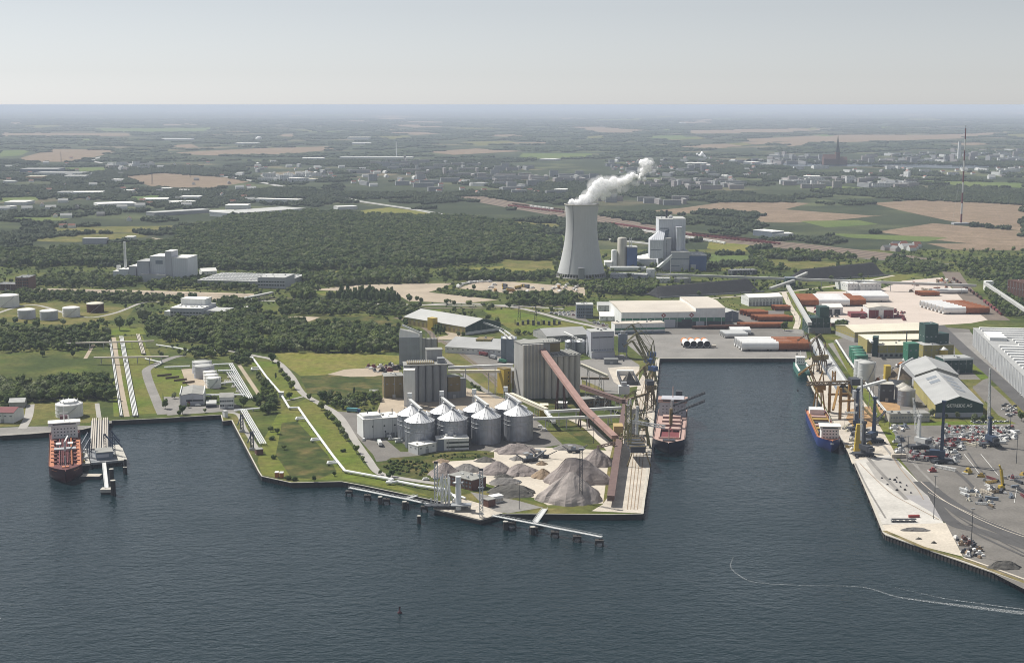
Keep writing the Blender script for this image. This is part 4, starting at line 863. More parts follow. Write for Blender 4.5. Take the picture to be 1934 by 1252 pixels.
openings(t, 'f', L, 26, 9, (10.5,), 2.6, 1.2, 'blue_grey')
c = gp(*zd(1100, 405)); t = thing('loading_tower', 'narrow dark loading tower by the pale ribbed store', 'tower', c); MB().box(-6, 6, 0, 8, 8, 32).build('shaft', 'blue_grey', t); MB().box(-3, 3, 1, 7, 32, 36).build('head', 'steel', t)
for x in (-5, 5):
    for y in (1, 7): MB().beam((x, y, 0), (x, y, 8), .8, .8).build('leg', 'steel', t)
t, L = house('wagon_shed', 'low long wagon shed in front of the pale ribbed store', 'building', zd(978, 445), zd(1070, 445), 12, 6, 'concrete_dark', 'dark_roof')
# small coal bay near the pier root
a, rz, L = frame(zd(1085, 582), zd(1200, 582)); t = thing('coal_bay', 'open dark walled coal bay near the pier', 'bunker', a, rz)
MB().box(0, L, 0, .8, 0, 5).build('front_wall', 'steel_dark', t); MB().box(0, .8, .8, 62, 0, 5).build('side_wall', 'steel_dark', t); MB().box(L - .8, L, .8, 62, 0, 5).build('side_wall', 'steel_dark', t); MB().box(0, L, 62, 68, 0, 6).build('rear_canopy', 'white_roof', t)
heap('dark grey coal heap inside the walled bay', zd, 1143, 572, 46, 490, 'gravel_dark', .9, name='coal_heap')

# ================================================================== GRAVEL HEAPS
for lab, cx, by, hw, tp, m, dp, rg in (
    ('broad pinkish gravel heap nearest the steel silos', 1082, 258, 138, 183, 'gravel_pink', .62, .3), ('flat gravel heap right of the broad pinkish heap', 1412, 232, 100, 184, 'gravel_grey', .7, .3),
    ('dark grey gravel heap behind the brown sand heap', 893, 303, 66, 262, 'gravel_dark', .8, .1), ('small orange brown sand heap at the scrub edge', 622, 308, 56, 275, 'gravel_brown', .8, 0),
    ('mauve gravel heap at the left end of the yard', 645, 396, 110, 300, 'gravel_pink', .75, .15), ('olive grey heap leaning on the mauve gravel heap', 775, 366, 98, 306, 'gravel_grey', .7, .2),
    ('left twin of the mauve double heap in mid yard', 965, 382, 115, 291, 'gravel_pink', .8, .15), ('right twin of the mauve double heap in mid yard', 1112, 392, 122, 308, 'gravel_pink', .8, .15),
    ('brown sand heap left of the giant gravel heap', 1245, 405, 76, 336, 'gravel_brown', .8, .1), ('giant gravel heap with sharp crest in the yard', 1450, 450, 215, 272, 'gravel_pink', .62, .28),
    ('pale gravel cone in front of the giant heap', 1415, 562, 215, 356, 'gravel_lit', .8, .16), ('gravel cone behind the giant heap by the conveyor', 1575, 335, 115, 213, 'gravel_pink', .8, .1),  # front cone takes the lightened gravel, its lit look put into the colour
    ('flat dark grey gravel heap behind the white container', 1050, 518, 155, 432, 'gravel_dark', .62, .45), ('low brownish grey heap right of the brick building', 1010, 440, 105, 390, 'gravel_grey', .6, .4),
    ('tiny tan sand heap beside the gravel crusher', 1235, 320, 36, 288, 'gravel_brown', .8, 0), ('small grey heap left of the gravel crusher', 1085, 292, 50, 255, 'gravel_grey', .8, 0), ('black rubble heap behind the brick building', 1000, 398, 60, 370, 'gravel_dark', .5, .4)):
    heap(lab, zg, cx, by, hw, tp, m, dp, rg)
def crusher(label, p, rz, s=1.):
    t = thing('gravel_crusher', label, 'machine', gp(*p), rz)
    MB().box(-7 * s, 7 * s, -1.6 * s, 1.6 * s, 1, 3.2 * s).build('chassis', 'steel_dark', t); MB().box(-3 * s, 2 * s, -1.8 * s, 1.8 * s, 3.2 * s, 6.5 * s).build('crusher_box', 'blue_grey', t)
    MB().frustum(-4 * s, -2 * s, -1 * s, 1 * s, 5 * s, -6.5 * s, -1.5 * s, -2.2 * s, 2.2 * s, 8 * s).build('hopper', 'steel', t)
    MB().beam((5 * s, 0, 2.5 * s), (15 * s, 0, 8 * s), 1.3 * s, .7 * s).build('belt', 'steel_dark', t); MB().beam((-5 * s, 0, 2.5), (-12 * s, 3 * s, 7 * s), 1.2 * s, .6 * s).build('belt', 'steel_dark', t)
    for x in (-4, 4): MB().box((x - 2) * s, (x + 2) * s, -2.1 * s, 2.1 * s, 0, 1.2).build('crawler', 'rubber', t)
crusher('dark mobile gravel crusher with long belts in the gravel yard', zg(1165, 295), .5, 1.15); crusher('second dark gravel screen right of the crusher', zg(1235, 272), -.3, 1.0); crusher('belt screen at the foot of the flat gravel heap', zg(1430, 240), .1, .9)
lt = gp(*zg(1473, 545)); t = thing('lattice_mast', 'tall dark lattice light mast between the giant gravel heaps', 'mast', lt); MB().lattice((0, 0, 0), (0, 0, 46), 2.4, 2.4, .16).build('mast', 'steel_dark', t); MB().box(-2, 2, -1, 1, 46, 47.5).build('lamp_head', 'steel', t)
t, L = house('brick_building', 'flat roofed dark brick building beside the loading jetty', 'building', zs(585, 312), zs(975, 412), 18, 9, 'brick', 'felt_roof'); openings(t, 'f', L, 18, 7, (2.4, 5.8), 2.2, 1.4, 'blue_grey')
t, L = house('brick_kiosk', 'small brick kiosk at the loading jetty', 'building', zs(1160, 660), zs(1250, 690), 8, 6, 'brick', 'felt_roof')
t, L = house('white_container', 'white container cabin behind the small brick kiosk', 'container', zs(1330, 625), zs(1500, 592), 7, 5.4, 'white_wall', 'white'); openings(t, 'f', L, 7, 4, (1,), 2.2, 2.6, 'pale_roof', 'panel')

# ================================================================== SHIPS
def ship(name, label, bow_px, toward, L, B, zd, hullm, deckm, fore=3., bowlen=.16, sternw=.8):
    """bow_px: photo pixel of the stem at the waterline; toward: world direction from stern to bow. Local x runs stern -> bow."""
    bow = gp(*bow_px, 0.); d = Vector(toward).normalized(); o = bow - d * L; t = thing(name, label, 'ship', (o.x, o.y, 0), math.atan2(d.y, d.x))
    n = 26
    def half(s, k):
        bl = bowlen * (1.25 if k == 0 else 1.0); w = 1.
        if s > 1 - bl: w = max(0.02, 1 - ((s - 1 + bl) / bl) ** (2.0 if k else 1.6))
        if s < .12: w *= sternw + (1 - sternw) * math.sin(s / .12 * math.pi / 2)
        return B / 2 * w
    rows = []
    for k, (z, ext) in enumerate(((-.7, .97), (zd * .45, .985), (zd, 1.0))):
        row = []
        for i in range(n + 1):
            s = i / n; s = 1 - (1 - s) ** 1.35
            zz = z + (fore * max(0, (s - (1 - bowlen * 1.1)) / (bowlen * 1.1)) ** .5 if k == 2 and s > 1 - bowlen * 1.1 else 0)
            row.append((s * L * ext, half(s, k), zz))
        rows.append(row)
    g = MB()
    for sg in (1, -1):
        vs_ = [(x, sg * y, z) for r in rows for x, y, z in r]; w = n + 1
        fs = [(k * w + i, k * w + i + 1, (k + 1) * w + i + 1, (k + 1) * w + i) for k in range(2) for i in range(n)]
        g.add(vs_, [f[::-1] for f in fs] if sg > 0 else fs, True)
    st = [(rows[k][0][0], sg * rows[k][0][1], rows[k][0][2]) for k in range(3) for sg in (1, -1)]
    g.add(st, [(0, 1, 3, 2), (2, 3, 5, 4)])
    g.build('hull', hullm, t)
    top = rows[2]; dv = [(x, y * .97, zd - 1.1 + (z - zd)) for x, y, z in top] + [(x, -y * .97, zd - 1.1 + (z - zd)) for x, y, z in top]
    MB().add(dv, [(i, n + 1 + i, n + 2 + i, i + 1) for i in range(n)]).build('deck', deckm, t)
    rm_ = MB()
    for i in range(n):
        for sg in (1, -1): rm_.beam((top[i][0], sg * top[i][1], top[i][2] + .05), (top[i + 1][0], sg * top[i + 1][1], top[i + 1][2] + .05), .35, .25)
    rm_.build('gunwale', deckm, t)
    return t
def block(t, name, m, x0, x1, w, z0, z1, y=0): return MB().box(x0, x1, y - w / 2, y + w / 2, z0, z1).build(name, m, t)
WM = MB().box(-.1, .12, -.6, .6, 0, 1.0).mesh('window', 'glass')
def front_windows(t, x, w, zs, n):
    for z in zs:
        for i in range(n): link_mesh('window', WM, t, (x + .12, -w / 2 + w * (i + .5) / n, z))

# red tanker at the left jetty (bow to the camera)
t = ship('tanker', 'dark red tanker with orange deck and white bridge beside the oil jetty', (125, 914), (70, -222, 0), 182, 29.5, 10.5, 'hull_red', 'deck_red', 2.5)
block(t, 'deck_strip', 'deck_orange', 42, 158, 4.2, 9.5, 9.9, 12); block(t, 'deck_strip', 'deck_orange', 42, 158, 4.2, 9.5, 9.9, -12)
MB().prism([(158, 14), (158, 9.8), (170, 6), (173, 7.5), (166, 11.5)], 9.6, 10.2).build('deck_strip', 'deck_orange', t); MB().prism([(158, -9.8), (158, -14), (166, -11.5), (173, -7.5), (170, -6)], 9.6, 10.2).build('deck_strip', 'deck_orange', t)
block(t, 'superstructure', 'white', 14, 36, 25, 9.4, 22); block(t, 'bridge', 'white', 24, 37, 30, 22, 25.2); block(t, 'bridge_glazing', 'glass', 37.05, 37.25, 22, 23.4, 24.5); block(t, 'bridge_roof', 'white_roof', 23, 38, 31, 25.2, 25.7)
front_windows(t, 36, 22, (12.2, 15.4, 18.6), 7)
block(t, 'funnel', 'hull_red', 6, 13, 8, 9.4, 27); block(t, 'poop_house', 'white', 2, 14, 20, 9.4, 13)
MB().tube((30, 0, 25.6), (30, 0, 40), .55, 8, .3).build('mast', 'white', t); MB().beam((30, -4, 34), (30, 4, 34), .5, .5).build('yard', 'white', t); MB().tube((26, 4, 25.6), (26, 4, 31), .4, 6).build('radar_post', 'white', t)
pm = MB().tube((0, 0, 0), (104, 0, 0), .45, 6).mesh('deck_pipe', 'deck_red'); pm2 = MB().tube((0, 0, 0), (104, 0, 0), .55, 6).mesh('deck_pipe', 'hold_red')
for k, y in enumerate((-5, -3.4, -1.8, 0, 1.8, 3.4)): link_mesh('deck_pipe', pm if k % 2 else pm2, t, (44, y, 11.0))
MB().box(42, 156, 5, 6.4, 11.2, 11.8).build('catwalk', 'rust', t)
for k in range(7):
    MB().tube((52 + k * 15, 9, 9.4), (52 + k * 15, 9, 11.6), 1.5, 10).build('tank_hatch', 'deck_red', t); MB().tube((52 + k * 15, -9, 9.4), (52 + k * 15, -9, 11.6), 1.5, 10).build('tank_hatch', 'deck_red', t)
    MB().box(45 + k * 15, 46.2 + k * 15, -13, 13, 9.5, 10.5).build('deck_web', 'deck_red', t)
MB().tube((98, 0, 9.4), (98, 0, 20), 1.0, 8).build('crane_post', 'steel_pale', t); MB().beam((98, 0, 20), (78, 3, 21), 1.1, 1.1).build('crane_jib', 'white', t)
MB().tube((165, 0, 9), (165, 0, 22), .4, 6).build('foremast', 'white', t); block(t, 'manifold', 'steel', 88, 96, 20, 10, 12.4); block(t, 'windlass', 'deck_orange', 161, 166, 6, 10, 12)
for y in (-6, 5): block(t, 'white_house', 'steel_pale', 66, 74, 5, 9.4, 12.4, y)

# bulk carrier at the pier
bd = gp(1262, 858, 0) - gp(1262, 700, 0)
t = ship('bulk_carrier', 'black hulled bulk carrier with pink decks and open holds at the pier', (1262, 859), (-34, -240, 0), 178, 31, 11, 'navy', 'deck_pink', 1.5, .13, .85)
for x0, x1, m in ((104, 154, 'hold_red'), (62, 100, 'hold_red')):
    MB().box(x0, x1, -9.5, 9.5, 8.2, 10.4).build('hold', m, t)
    for y in (-10, 10): MB().box(x0 - .6, x1 + .6, y - .5, y + .5, 9.4, 12.2).build('coaming', 'deck_pink', t)
    for x in (x0 - .5, x1 + .5): MB().box(x - .5, x + .5, -9.4, 9.4, 9.4, 12.2).build('coaming', 'deck_pink', t)
for k, x in enumerate((118, 100, 84, 66)):
    for y in (-5.2, 5.2): MB().box(x - 4.5, x + 4.5, y - 4.2, y + 4.2, 12.2, 13.6 + k * .4).build('hatch_cover', 'deck_pink', t)
block(t, 'superstructure', 'violet_grey', 28, 48, 28, 9.8, 25); block(t, 'bridge', 'deck_pink', 32, 49, 31, 25, 28.4); block(t, 'bridge_roof', 'violet_grey', 31, 50, 24, 28.4, 29); block(t, 'bridge_glazing', 'glass', 49.05, 49.2, 20, 26.2, 27.6)
front_windows(t, 48, 24, (13.5, 17, 20.5), 6); block(t, 'stern_house', 'steel_dark', 6, 24, 18, 9.8, 21, -4); block(t, 'funnel', 'steel_dark', 14, 22, 7, 21, 32, 6); MB().tube((40, 0, 29), (40, 0, 41), .5, 6).build('mast', 'deck_pink', t)
for x, s_ in ((60, 1), (102, 1)):
    MB().tube((x, 0, 9), (x, 0, 30), 1.7, 10).build('crane_post', 'ochre_dark' if x > 80 else 'steel', t)
    for k in range(2): MB().lattice((x + k * 3 - 2, 0, 24), (x - 14 + k * 6, 34, 37), 1.2, 1.2, .22, 3.5).build('crane_jib', 'steel_dark', t)
MB().tube((164, 0, 9), (164, 0, 24), .5, 6).build('foremast', 'deck_pink', t); block(t, 'windlass', 'steel_dark', 160, 167, 12, 10, 12.2)
for y in (-12.5, 12.5): block(t, 'side_deck', 'deck_pink', 50, 158, 4.6, 10, 10.6, y)

# blue ship at the right quay
t = ship('blue_freighter', 'blue freighter with white wheelhouse at its bow along the right quay', (1571, 856), (-26, -240, 0), 165, 22, 8.5, 'ship_blue', 'deck_orange', 4.5, .17, .9)
MB().box(30, 118, -8, 8, 5.2, 7.6).build('hold', 'hold_red', t)
for k in range(6):
    MB().box(34 + k * 14, 41 + k * 14, -8, 8, 7.65, 9.4 + .2 * (k % 2)).build('hatch_cover', ['deck_pink', 'ochre', 'steel_dark'][k % 3], t)
MB().box(28, 120, 8, 9, 7.3, 10).build('coaming', 'rust_ochre', t); MB().box(28, 120, -9, -8, 7.3, 10).build('coaming', 'rust_ochre', t)
block(t, 'wheelhouse', 'white', 132, 146, 17, 8, 20); block(t, 'bridge', 'white', 134, 147, 20, 20, 22.6); block(t, 'bridge_glazing', 'glass', 147.05, 147.2, 15, 20.8, 22); block(t, 'bridge_roof', 'white_roof', 133, 148, 21, 22.6, 23.2); front_windows(t, 146, 15, (11, 14.4, 17.6), 5)
MB().tube((136, 0, 23), (136, 0, 31), .4, 6).build('mast', 'white', t); block(t, 'bow_emblem', 'white', 164.2, 164.6, 3, 8.6, 10); block(t, 'lifeboat', 'orange', 124, 130, 2.6, 10, 12.2, 8); block(t, 'winch', 'steel_dark', 122, 128, 6, 8, 11, -3)
MB().tube((8, 0, 8), (8, 0, 22), .5, 6).build('stern_mast', 'white', t); block(t, 'stern_house', 'white', 6, 22, 15, 7.4, 13)
# small green ship further up the right quay
t = ship('green_coaster', 'small green coaster with open dark hold near the basin head', (1523, 716), (-8, -90, 0), 82, 17.5, 7, 'green_ship', 'green_ship', 1., .16, .9)
MB().box(22, 68, -6, 6, 6.05, 6.5).build('hold', 'green_dark', t)
for y in (-6.8, 6.8): MB().box(20, 70, y - .7, y + .7, 5.9, 8.6).build('coaming', 'white', t)
block(t, 'wheelhouse', 'white', 5, 15, 11, 6, 15); block(t, 'bridge_roof', 'white_roof', 4.5, 15.5, 12, 15, 15.6); front_windows(t, 15, 10, (9, 12.4), 4); MB().tube((9, 0, 15), (9, 0, 23), .35, 6).build('mast', 'white', t)

# ================================================================== OIL JETTY OF THE TANKER
a, rz, L = frame(zp(640, 830), zp(1000, 800), 4); t = thing('oil_jetty', 'dark oil jetty platform with loading arms beside the red tanker', 'jetty', (a.x, a.y, 0), rz)
MB().box(0, L, 0, 60, 3.2, 5.2).build('deck', 'concrete_dark', t)
pl = MB().tube((0, 0, -.7), (0, 0, 3.2), .8, 8).mesh('pile', 'sheet_pile')
for i in range(6):
    for j in range(4): link_mesh('pile', pl, t, (2 + i * (L - 4) / 5, 2 + j * 18, 0))
MB().box(L * .18, L * .68, 8, 26, 5.2, 12).build('control_house', 'blue_grey', t); MB().box(L * .17, L * .69, 7.5, 26.5, 12, 12.6).build('house_roof', 'felt_roof', t); MB().box(L * .2, L * .55, 7.8, 8, 7.5, 10.5).build('glazing', 'violet_grey', t)
for k, (x, y) in enumerate(((1, 20), (1, 46), (L - 8, 20), (L - 8, 46), (L - 15, 34))):
    MB().lattice((x, y, 5), (x, y, 24), 2.2, 2.2, .22).build('loading_arm', 'crane_blue', t); MB().beam((x, y, 24), (x - (7 if x < 9 else -7), y - 8, 15), 1.0, 1.0).build('arm_pipe', 'crane_blue', t)
MB().box(L - 6, L + 2, -4, 62, 5.25, 6.1).build('side_walk', 'concrete_pale', t); MB().box(-9, -1, -2, 58, 3.4, 5.3).build('berth_walk', 'concrete_pale', t)
for k in range(7): MB().box(-7.5 + (k % 3) * 2, -5.5 + (k % 3) * 2, 2 + k * 8, 5 + k * 8, 5.3, 7.5 + k % 2).build('valve_skid', ['ochre', 'steel', 'white'][k % 3], t)
a, rz, L = frame(zp(725, 670), zp(735, 365)); t = thing('pipe_trestle', 'pipe bridge carrying pale pipes from the shore to the oil jetty', 'pipe bridge', (a.x, a.y, 0), rz)
MB().box(0, L, -9, 9, 4.0, 5).build('deck', 'concrete_dark', t); tm = MB().tube((-6, 0, 0), (L + 4, 0, 0), .75, 7).mesh('pipe', 'pale_roof')
for k, y in enumerate((-7.5, -5.6, -3.7, -1, 1, 3.7, 5.6, 7.5)): link_mesh('pipe', tm, t, (0, y, 6.2))
for k in range(5): MB().box(6 + k * L / 5, 7.2 + k * L / 5, -8.6, 8.6, -.7, 4).build('bent', 'sheet_pile', t)
def catwalk(label, pa, pb, z=5., w=2.2, name='catwalk', m='steel_pale'):
    a, rz, L = frame(pa, pb, z); t = thing(name, label, 'catwalk', (a.x, a.y, 0), rz)
    MB().box(0, L, -w / 2, w / 2, z - .5, z).build('deck', m, t)
    for s_ in (-1, 1):
        g = MB(); g.beam((0, s_ * w / 2, z + 1.3), (L, s_ * w / 2, z + 1.3), .14, .14); k = max(2, int(L / 2.4))
        for i in range(k): g.beam((L * i / k, s_ * w / 2, z if i % 2 else z + 1.3), (L * (i + 1) / k, s_ * w / 2, z + 1.3 if i % 2 else z), .12, .12)
        g.build('railing', m, t)
    return t
def dolphin(label, p, s=1., group=None):
    c = gp(*p, 3); t = thing('mooring_dolphin', label, 'dolphin', (c.x, c.y, 0), 0, group); MB().box(-3 * s, 3 * s, -2.6 * s, 2.6 * s, 2.4, 4.4).build('cap', 'sheet_pile', t)
    for x, y in ((-2, -1.6), (2, -1.6), (-2, 1.6), (2, 1.6)): MB().tube((x * s * 1.5, y * s * 1.4, -.7), (x * s, y * s, 2.5), .5 * s, 7).build('pile', 'sheet_pile', t)
    MB().tube((0, 0, 4.4), (0, 0, 5.6), .4, 6).build('bollard', 'steel_dark', t)
def pile(label, p, h=6., r=1.6, group=None):
    c = gp(*p, 0); t = thing('mooring_pile', label, 'pile', (c.x, c.y, 0), 0, group); MB().tube((0, 0, -.7), (0, 0, h), r, 12).build('shaft', 'sheet_pile', t); MB().tube((0, 0, h), (0, 0, h + .5), r * 1.05, 12).build('cap', 'concrete_pale', t)
catwalk('narrow catwalk running out from the oil jetty towards the camera', zp(775, 815), zp(803, 1085), 4.5, 3.4)
c = gp(*zp(803, 1110), 3); t = thing('mooring_block', 'small concrete mooring block at the end of the oil jetty catwalk', 'dolphin', (c.x, c.y, 0)); MB().box(-5, 5, -3, 5, 1.5, 4.2).build('cap', 'concrete_pale', t); MB().box(-4.4, 4.4, -2.6, 4.4, -.7, 1.5).build('base', 'sheet_pile', t)
c = gp(*zp(637, 950), 3); t = thing('fender_barge', 'flat pale fender barge beside the tanker bow', 'barge', (c.x, c.y, 0)); MB().box(-9, 9, -4, 6, -.7, 2.5).build('hull', 'steel_dark', t); MB().box(-8.6, 8.6, -3.6, 5.6, 2.5, 2.9).build('deck', 'quay_beige', t)
pile('tall dark mooring pile beside the jetty catwalk', zp(862, 1050), 14, 2); pile('nearest dark mooring pile off the oil jetty', zp(878, 1165), 13, 2.2); pile('pair of piles right of the oil jetty, left one', zp(995, 935), 6, 1.0); pile('pair of piles right of the oil jetty, right one', zp(1015, 935), 6, 1.0); pile('dark pile at the right corner of the oil jetty', zp(1008, 870), 8, 1.2)

# ================================================================== FRONT LOADING JETTY
pts = [gp(*p, 4) for p in pz(zg, (575, 580), (640, 600), (700, 612), (862, 652), (1005, 608), (900, 565), (760, 525), (640, 545))]
o = sum(pts, Vector()) / len(pts); t = thing('loading_jetty', 'concrete loading jetty on dark piles at the tip of the land', 'jetty', (o.x, o.y, 0))
MB().prism([(p.x - o.x, p.y - o.y) for p in pts], 3.4, 4.6).build('deck', 'quay_beige', t); MB().prism([((p.x - o.x) * .96, (p.y - o.y) * .96) for p in pts], -.7, 3.4).build('pile_skirt', 'sheet_pile', t)
def jx(p, z=4.6): w = gp(*p, z); return (w.x - o.x, w.y - o.y, z)
for k, (x, y) in enumerate(((470, 660), (500, 650), (545, 665), (590, 655), (610, 680))):
    b = jx(zs(x, y)); MB().tube(b, (b[0], b[1], 30 + k % 2 * 2), .55, 7).build('riser', 'pipe_white', t); MB().tube((b[0], b[1], 31), (b[0] - 3, b[1] - 4, 14), .4, 6).build('arm_pipe', 'pipe_white', t); MB().tube((b[0], b[1], 22), (b[0] + 4, b[1] - 2, 6), .3, 6).build('brace', 'steel_pale', t)
b = jx(zs(755, 720)); MB().tube(b, (b[0], b[1], 33), 2.4, 14).build('column', 'pipe_white', t); MB().box(b[0] - 4, b[0] + 4, b[1] - 2, b[1] + 2, 27, 28).build('platform', 'steel_pale', t)
for nm, q, hh in (('lattice_tower', zs(385, 630), 40), ('lattice_tower', zs(1135, 850), 44)):
    b = jx(q); MB().lattice(b, (b[0], b[1], hh), 2.6, 2.6, .3).build(nm, 'steel_pale', t); MB().box(b[0] - 2.4, b[0] + 2.4, b[1] - 1.5, b[1] + 1.5, hh * .66, hh * .66 + 1).build('platform', 'steel', t); MB().box(b[0] - 1.6, b[0] + 1.6, b[1] - 1, b[1] + 1, hh, hh + 1.6).build('lamp_head', 'steel_dark', t)
b = jx(zs(830, 740)); MB().box(b[0] - 10, b[0] + 7, b[1] - 3, b[1] + 6, 9, 9.8).build('table', 'steel', t)
for x in (-9, 6):
    for y in (-2, 5): MB().beam((b[0] + x, b[1] + y, 4.5), (b[0] + x, b[1] + y, 9), .5, .5).build('leg', 'steel_dark', t)
b = jx(zs(640, 700)); MB().box(b[0] - 22, b[0] + 14, b[1] - 3, b[1] + 5, 6.5, 7.4).build('pipe_deck', 'steel_dark', t)
for k in range(7): MB().tube((b[0] - 22 + k * 5, b[1] - 2, 7.4), (b[0] - 22 + k * 5, b[1] - 2, 11 + (k * 7) % 4), .5, 6).build('valve_stem', 'steel_pale', t)
LD = pz(zg, (62, 480), (175, 505), (290, 528), (405, 552), (520, 575)); RD = pz(zg, (1055, 672), (1185, 702), (1315, 728), (1450, 755), (1585, 780))
nth = ['first', 'second', 'third', 'fourth', 'fifth']
for i, p in enumerate(LD): dolphin(f'{nth[i]} dark piled dolphin from the left under the left catwalk', p, 1., 'dolphins of the left catwalk')
for i, p in enumerate(RD): dolphin(f'{nth[i]} dark piled dolphin out from the jetty under the right catwalk', p, 1.1, 'dolphins of the right catwalk')
for i, (a, b) in enumerate(zip(pz(zg, (62, 452), (175, 474), (290, 498), (405, 520), (500, 542)), pz(zg, (175, 474), (290, 498), (405, 520), (520, 546), (590, 560)))): catwalk(f'{nth[i]} span from the left of the catwalk left of the jetty', a, b, 6.2, 3)
for i, (a, b) in enumerate(zip(pz(zg, (935, 622), (1055, 645), (1185, 670), (1315, 697), (1450, 722)), pz(zg, (1055, 645), (1185, 670), (1315, 697), (1450, 722), (1600, 752)))): catwalk(f'{nth[i]} span out from the jetty of the long right catwalk', a, b, 6.2, 3)
catwalk('gangway from the shore to the right catwalk', zg(1195, 664), zg(1255, 580), 5.5, 4.5); catwalk('short gangway from the shore to the left catwalk', zg(405, 520), zg(475, 500), 5.5, 3.)
pile('round pile left of the jetty, nearer the left catwalk end', zg(252, 552), 6, 1.9); pile('round pile between left catwalk and jetty', zg(400, 582), 6, 1.9); pile('round pile right of the jetty', zg(1015, 708), 6.5, 2.1); pile('round pile below the right gangway', zg(1180, 738), 6, 2.1); pile('round pile against the front of the jetty', zg(488, 670), 6, 1.6)
c = gp(755, 1157, 0); t = thing('harbour_buoy', 'small dark red buoy floating alone in the foreground water', 'buoy', c); MB().lathe(0, 0, [(1.5, -.4), (1.6, .6), (.6, 1.2), (.45, 3.2), (.1, 4.2)], 10).build('float', 'hull_red', t); MB().box(-.7, .7, -.1, .1, 3.6, 4.6).build('topmark', 'steel_dark', t)

# ================================================================== CRANES
def portal_crane(label, p, rz, m, hp=16, jib=38, luff=52, slew=0., cab='blue', gauge=11, name='portal_crane'):
    t = thing(name, label, 'crane', gp(*p), rz); g = gauge / 2
    for x in (-g, g):
        for y in (-6, 6): MB().beam((x, y, 0), (x * .55, y * .5, hp), 1.2, 1.2).build('leg', m, t); MB().box(x - 1, x + 1, y - 2, y + 2, 0, 1.4).build('bogie', 'steel_dark', t)
    MB().box(-g * .7, g * .7, -4, 4, hp, hp + 1.6).build('portal', m, t)
    u = MB().box(-3.5, 3.5, -6, 4, hp + 2.2, hp + 7.5).build('machine_house', cab, t); u.rotation_euler.z = slew
    h = MB().tube((0, 0, hp + 1.6), (0, 0, hp + 2.2), 3, 12).build('slew_ring', 'steel_dark', t)
    s, c = math.sin(R(luff)), math.cos(R(luff)); tip = Vector((0, 3 + c * jib, hp + 6 + s * jib))
    j = MB(); j.lattice((0, 3, hp + 6), tip, 2.6, 2.2, .3, 3.5, 1.2, 1.2); jo = j.build('jib', m, t); jo.rotation_euler.z = slew
    ft = tip + Vector((0, 12, -9)); j2 = MB(); j2.lattice(tip, ft, 1.4, 1.4, .24, 3).beam(tip, tip + Vector((0, -9, 3)), .7, .7); o2 = j2.build('fly_jib', m, t); o2.rotation_euler.z = slew
    af = MB(); top = Vector((0, -3, hp + 23)); af.beam((-2, 2, hp + 7), top, .7, .7); af.beam((2, 2, hp + 7), top, .7, .7); af.beam((-2, -5, hp + 7), top, .6, .6); af.beam((2, -5, hp + 7), top, .6, .6); af.beam(top, tip, .35, .35); af.beam(top, tip + Vector((0, -9, 3)), .35, .35)
    ao = af.build('a_frame', m, t); ao.rotation_euler.z = slew
    co = MB().box(2.6, 4.6, 2, 5, hp + 3, hp + 6).build('cab', cab, t); co.rotation_euler.z = slew
    hk = MB().beam(ft, ft - Vector((0, 0, 16)), .14, .14); hk.box(ft.x - .7, ft.x + .7, ft.y - .7, ft.y + .7, ft.z - 18, ft.z - 16); ho = hk.build('hook_rope', 'steel_dark', t); ho.rotation_euler.z = slew
    return t
portal_crane('olive lattice portal crane nearest the basin corner', zd(1283, 480), .1, 'lattice_green', 15, 42, 58, 1.1)
portal_crane('olive lattice portal crane second from the basin corner', zd(1270, 520), .1, 'lattice_green', 14, 38, 64, 1.9)
portal_crane('olive lattice portal crane third from the basin corner with low jib', zd(1292, 566), .1, 'lattice_green', 13, 40, 48, .8)
portal_crane('brown portal crane at the stern of the bulk carrier', zo(330, 610), .1, 'ochre_dark', 16, 26, 70, 2.2, 'ochre_dark')
portal_crane('yellow green lattice crane above the dark hopper', zo(255, 985), .1, 'lattice_green', 20, 30, 72, .6, 'lattice_green', 14)
# ship loader with dark hopper
c = gp(*zo(228, 1165)); t = thing('ship_loader', 'dark portal hopper ship loader on the pier beside the bulk carrier', 'crane', c, .09)
for x in (-11, 11):
    for y in (2, 56): MB().beam((x, y, 0), (x * .6, y, 13), 1.1, 1.1).build('leg', 'ochre_dark', t)
MB().box(-7, 7, 6, 46, 12, 17).build('hopper_house', 'steel_dark', t); MB().box(-7.4, 7.4, 5.6, 46.4, 17, 17.5).build('roof', 'steel_dark', t)
for k in range(5): MB().lattice((-8, 8 + k * 11, 17), (8, 8 + k * 11, 17), 1.6, 1.6, .25, 3).build('roof_truss', 'ochre_dark', t)
for y in (20, 38): MB().lattice((-6, y, 17), (-6, y, 34), 2.6, 2.6, .3, 4).build('mast', 'lattice_green', t)
MB().lattice((0, 62, 24), (0, 62, 46), 5, 5, .4, 5).build('mast', 'lattice_green', t); MB().lattice((0, 62, 30), (34, 50, 26), 2.4, 2.4, .3, 4).build('boom', 'steel_pale', t); MB().beam((0, 62, 46), (32, 51, 27), .3, .3).build('stay', 'steel_dark', t)
MB().tube((9, 64, 0), (9, 64, 44), 1.4, 10).build('spout_tower', 'steel_pale', t); MB().lattice((-16, 40, 14), (-34, 40, 10), 2, 2, .25, 3).build('feed_boom', 'dark_red_gallery', t)
for k in range(8): MB().box(-8 + k * 2.2, -6.6 + k * 2.2, 64 + (k * 5) % 9, 67 + (k * 5) % 9, 10 + k * 3, 13 + k * 3).build('platform', 'lattice_green', t)
c = gp(*zo(318, 640)); t = thing('grain_sucker', 'tall brown grain unloader frame on the pier behind the loader', 'crane', c, .09)
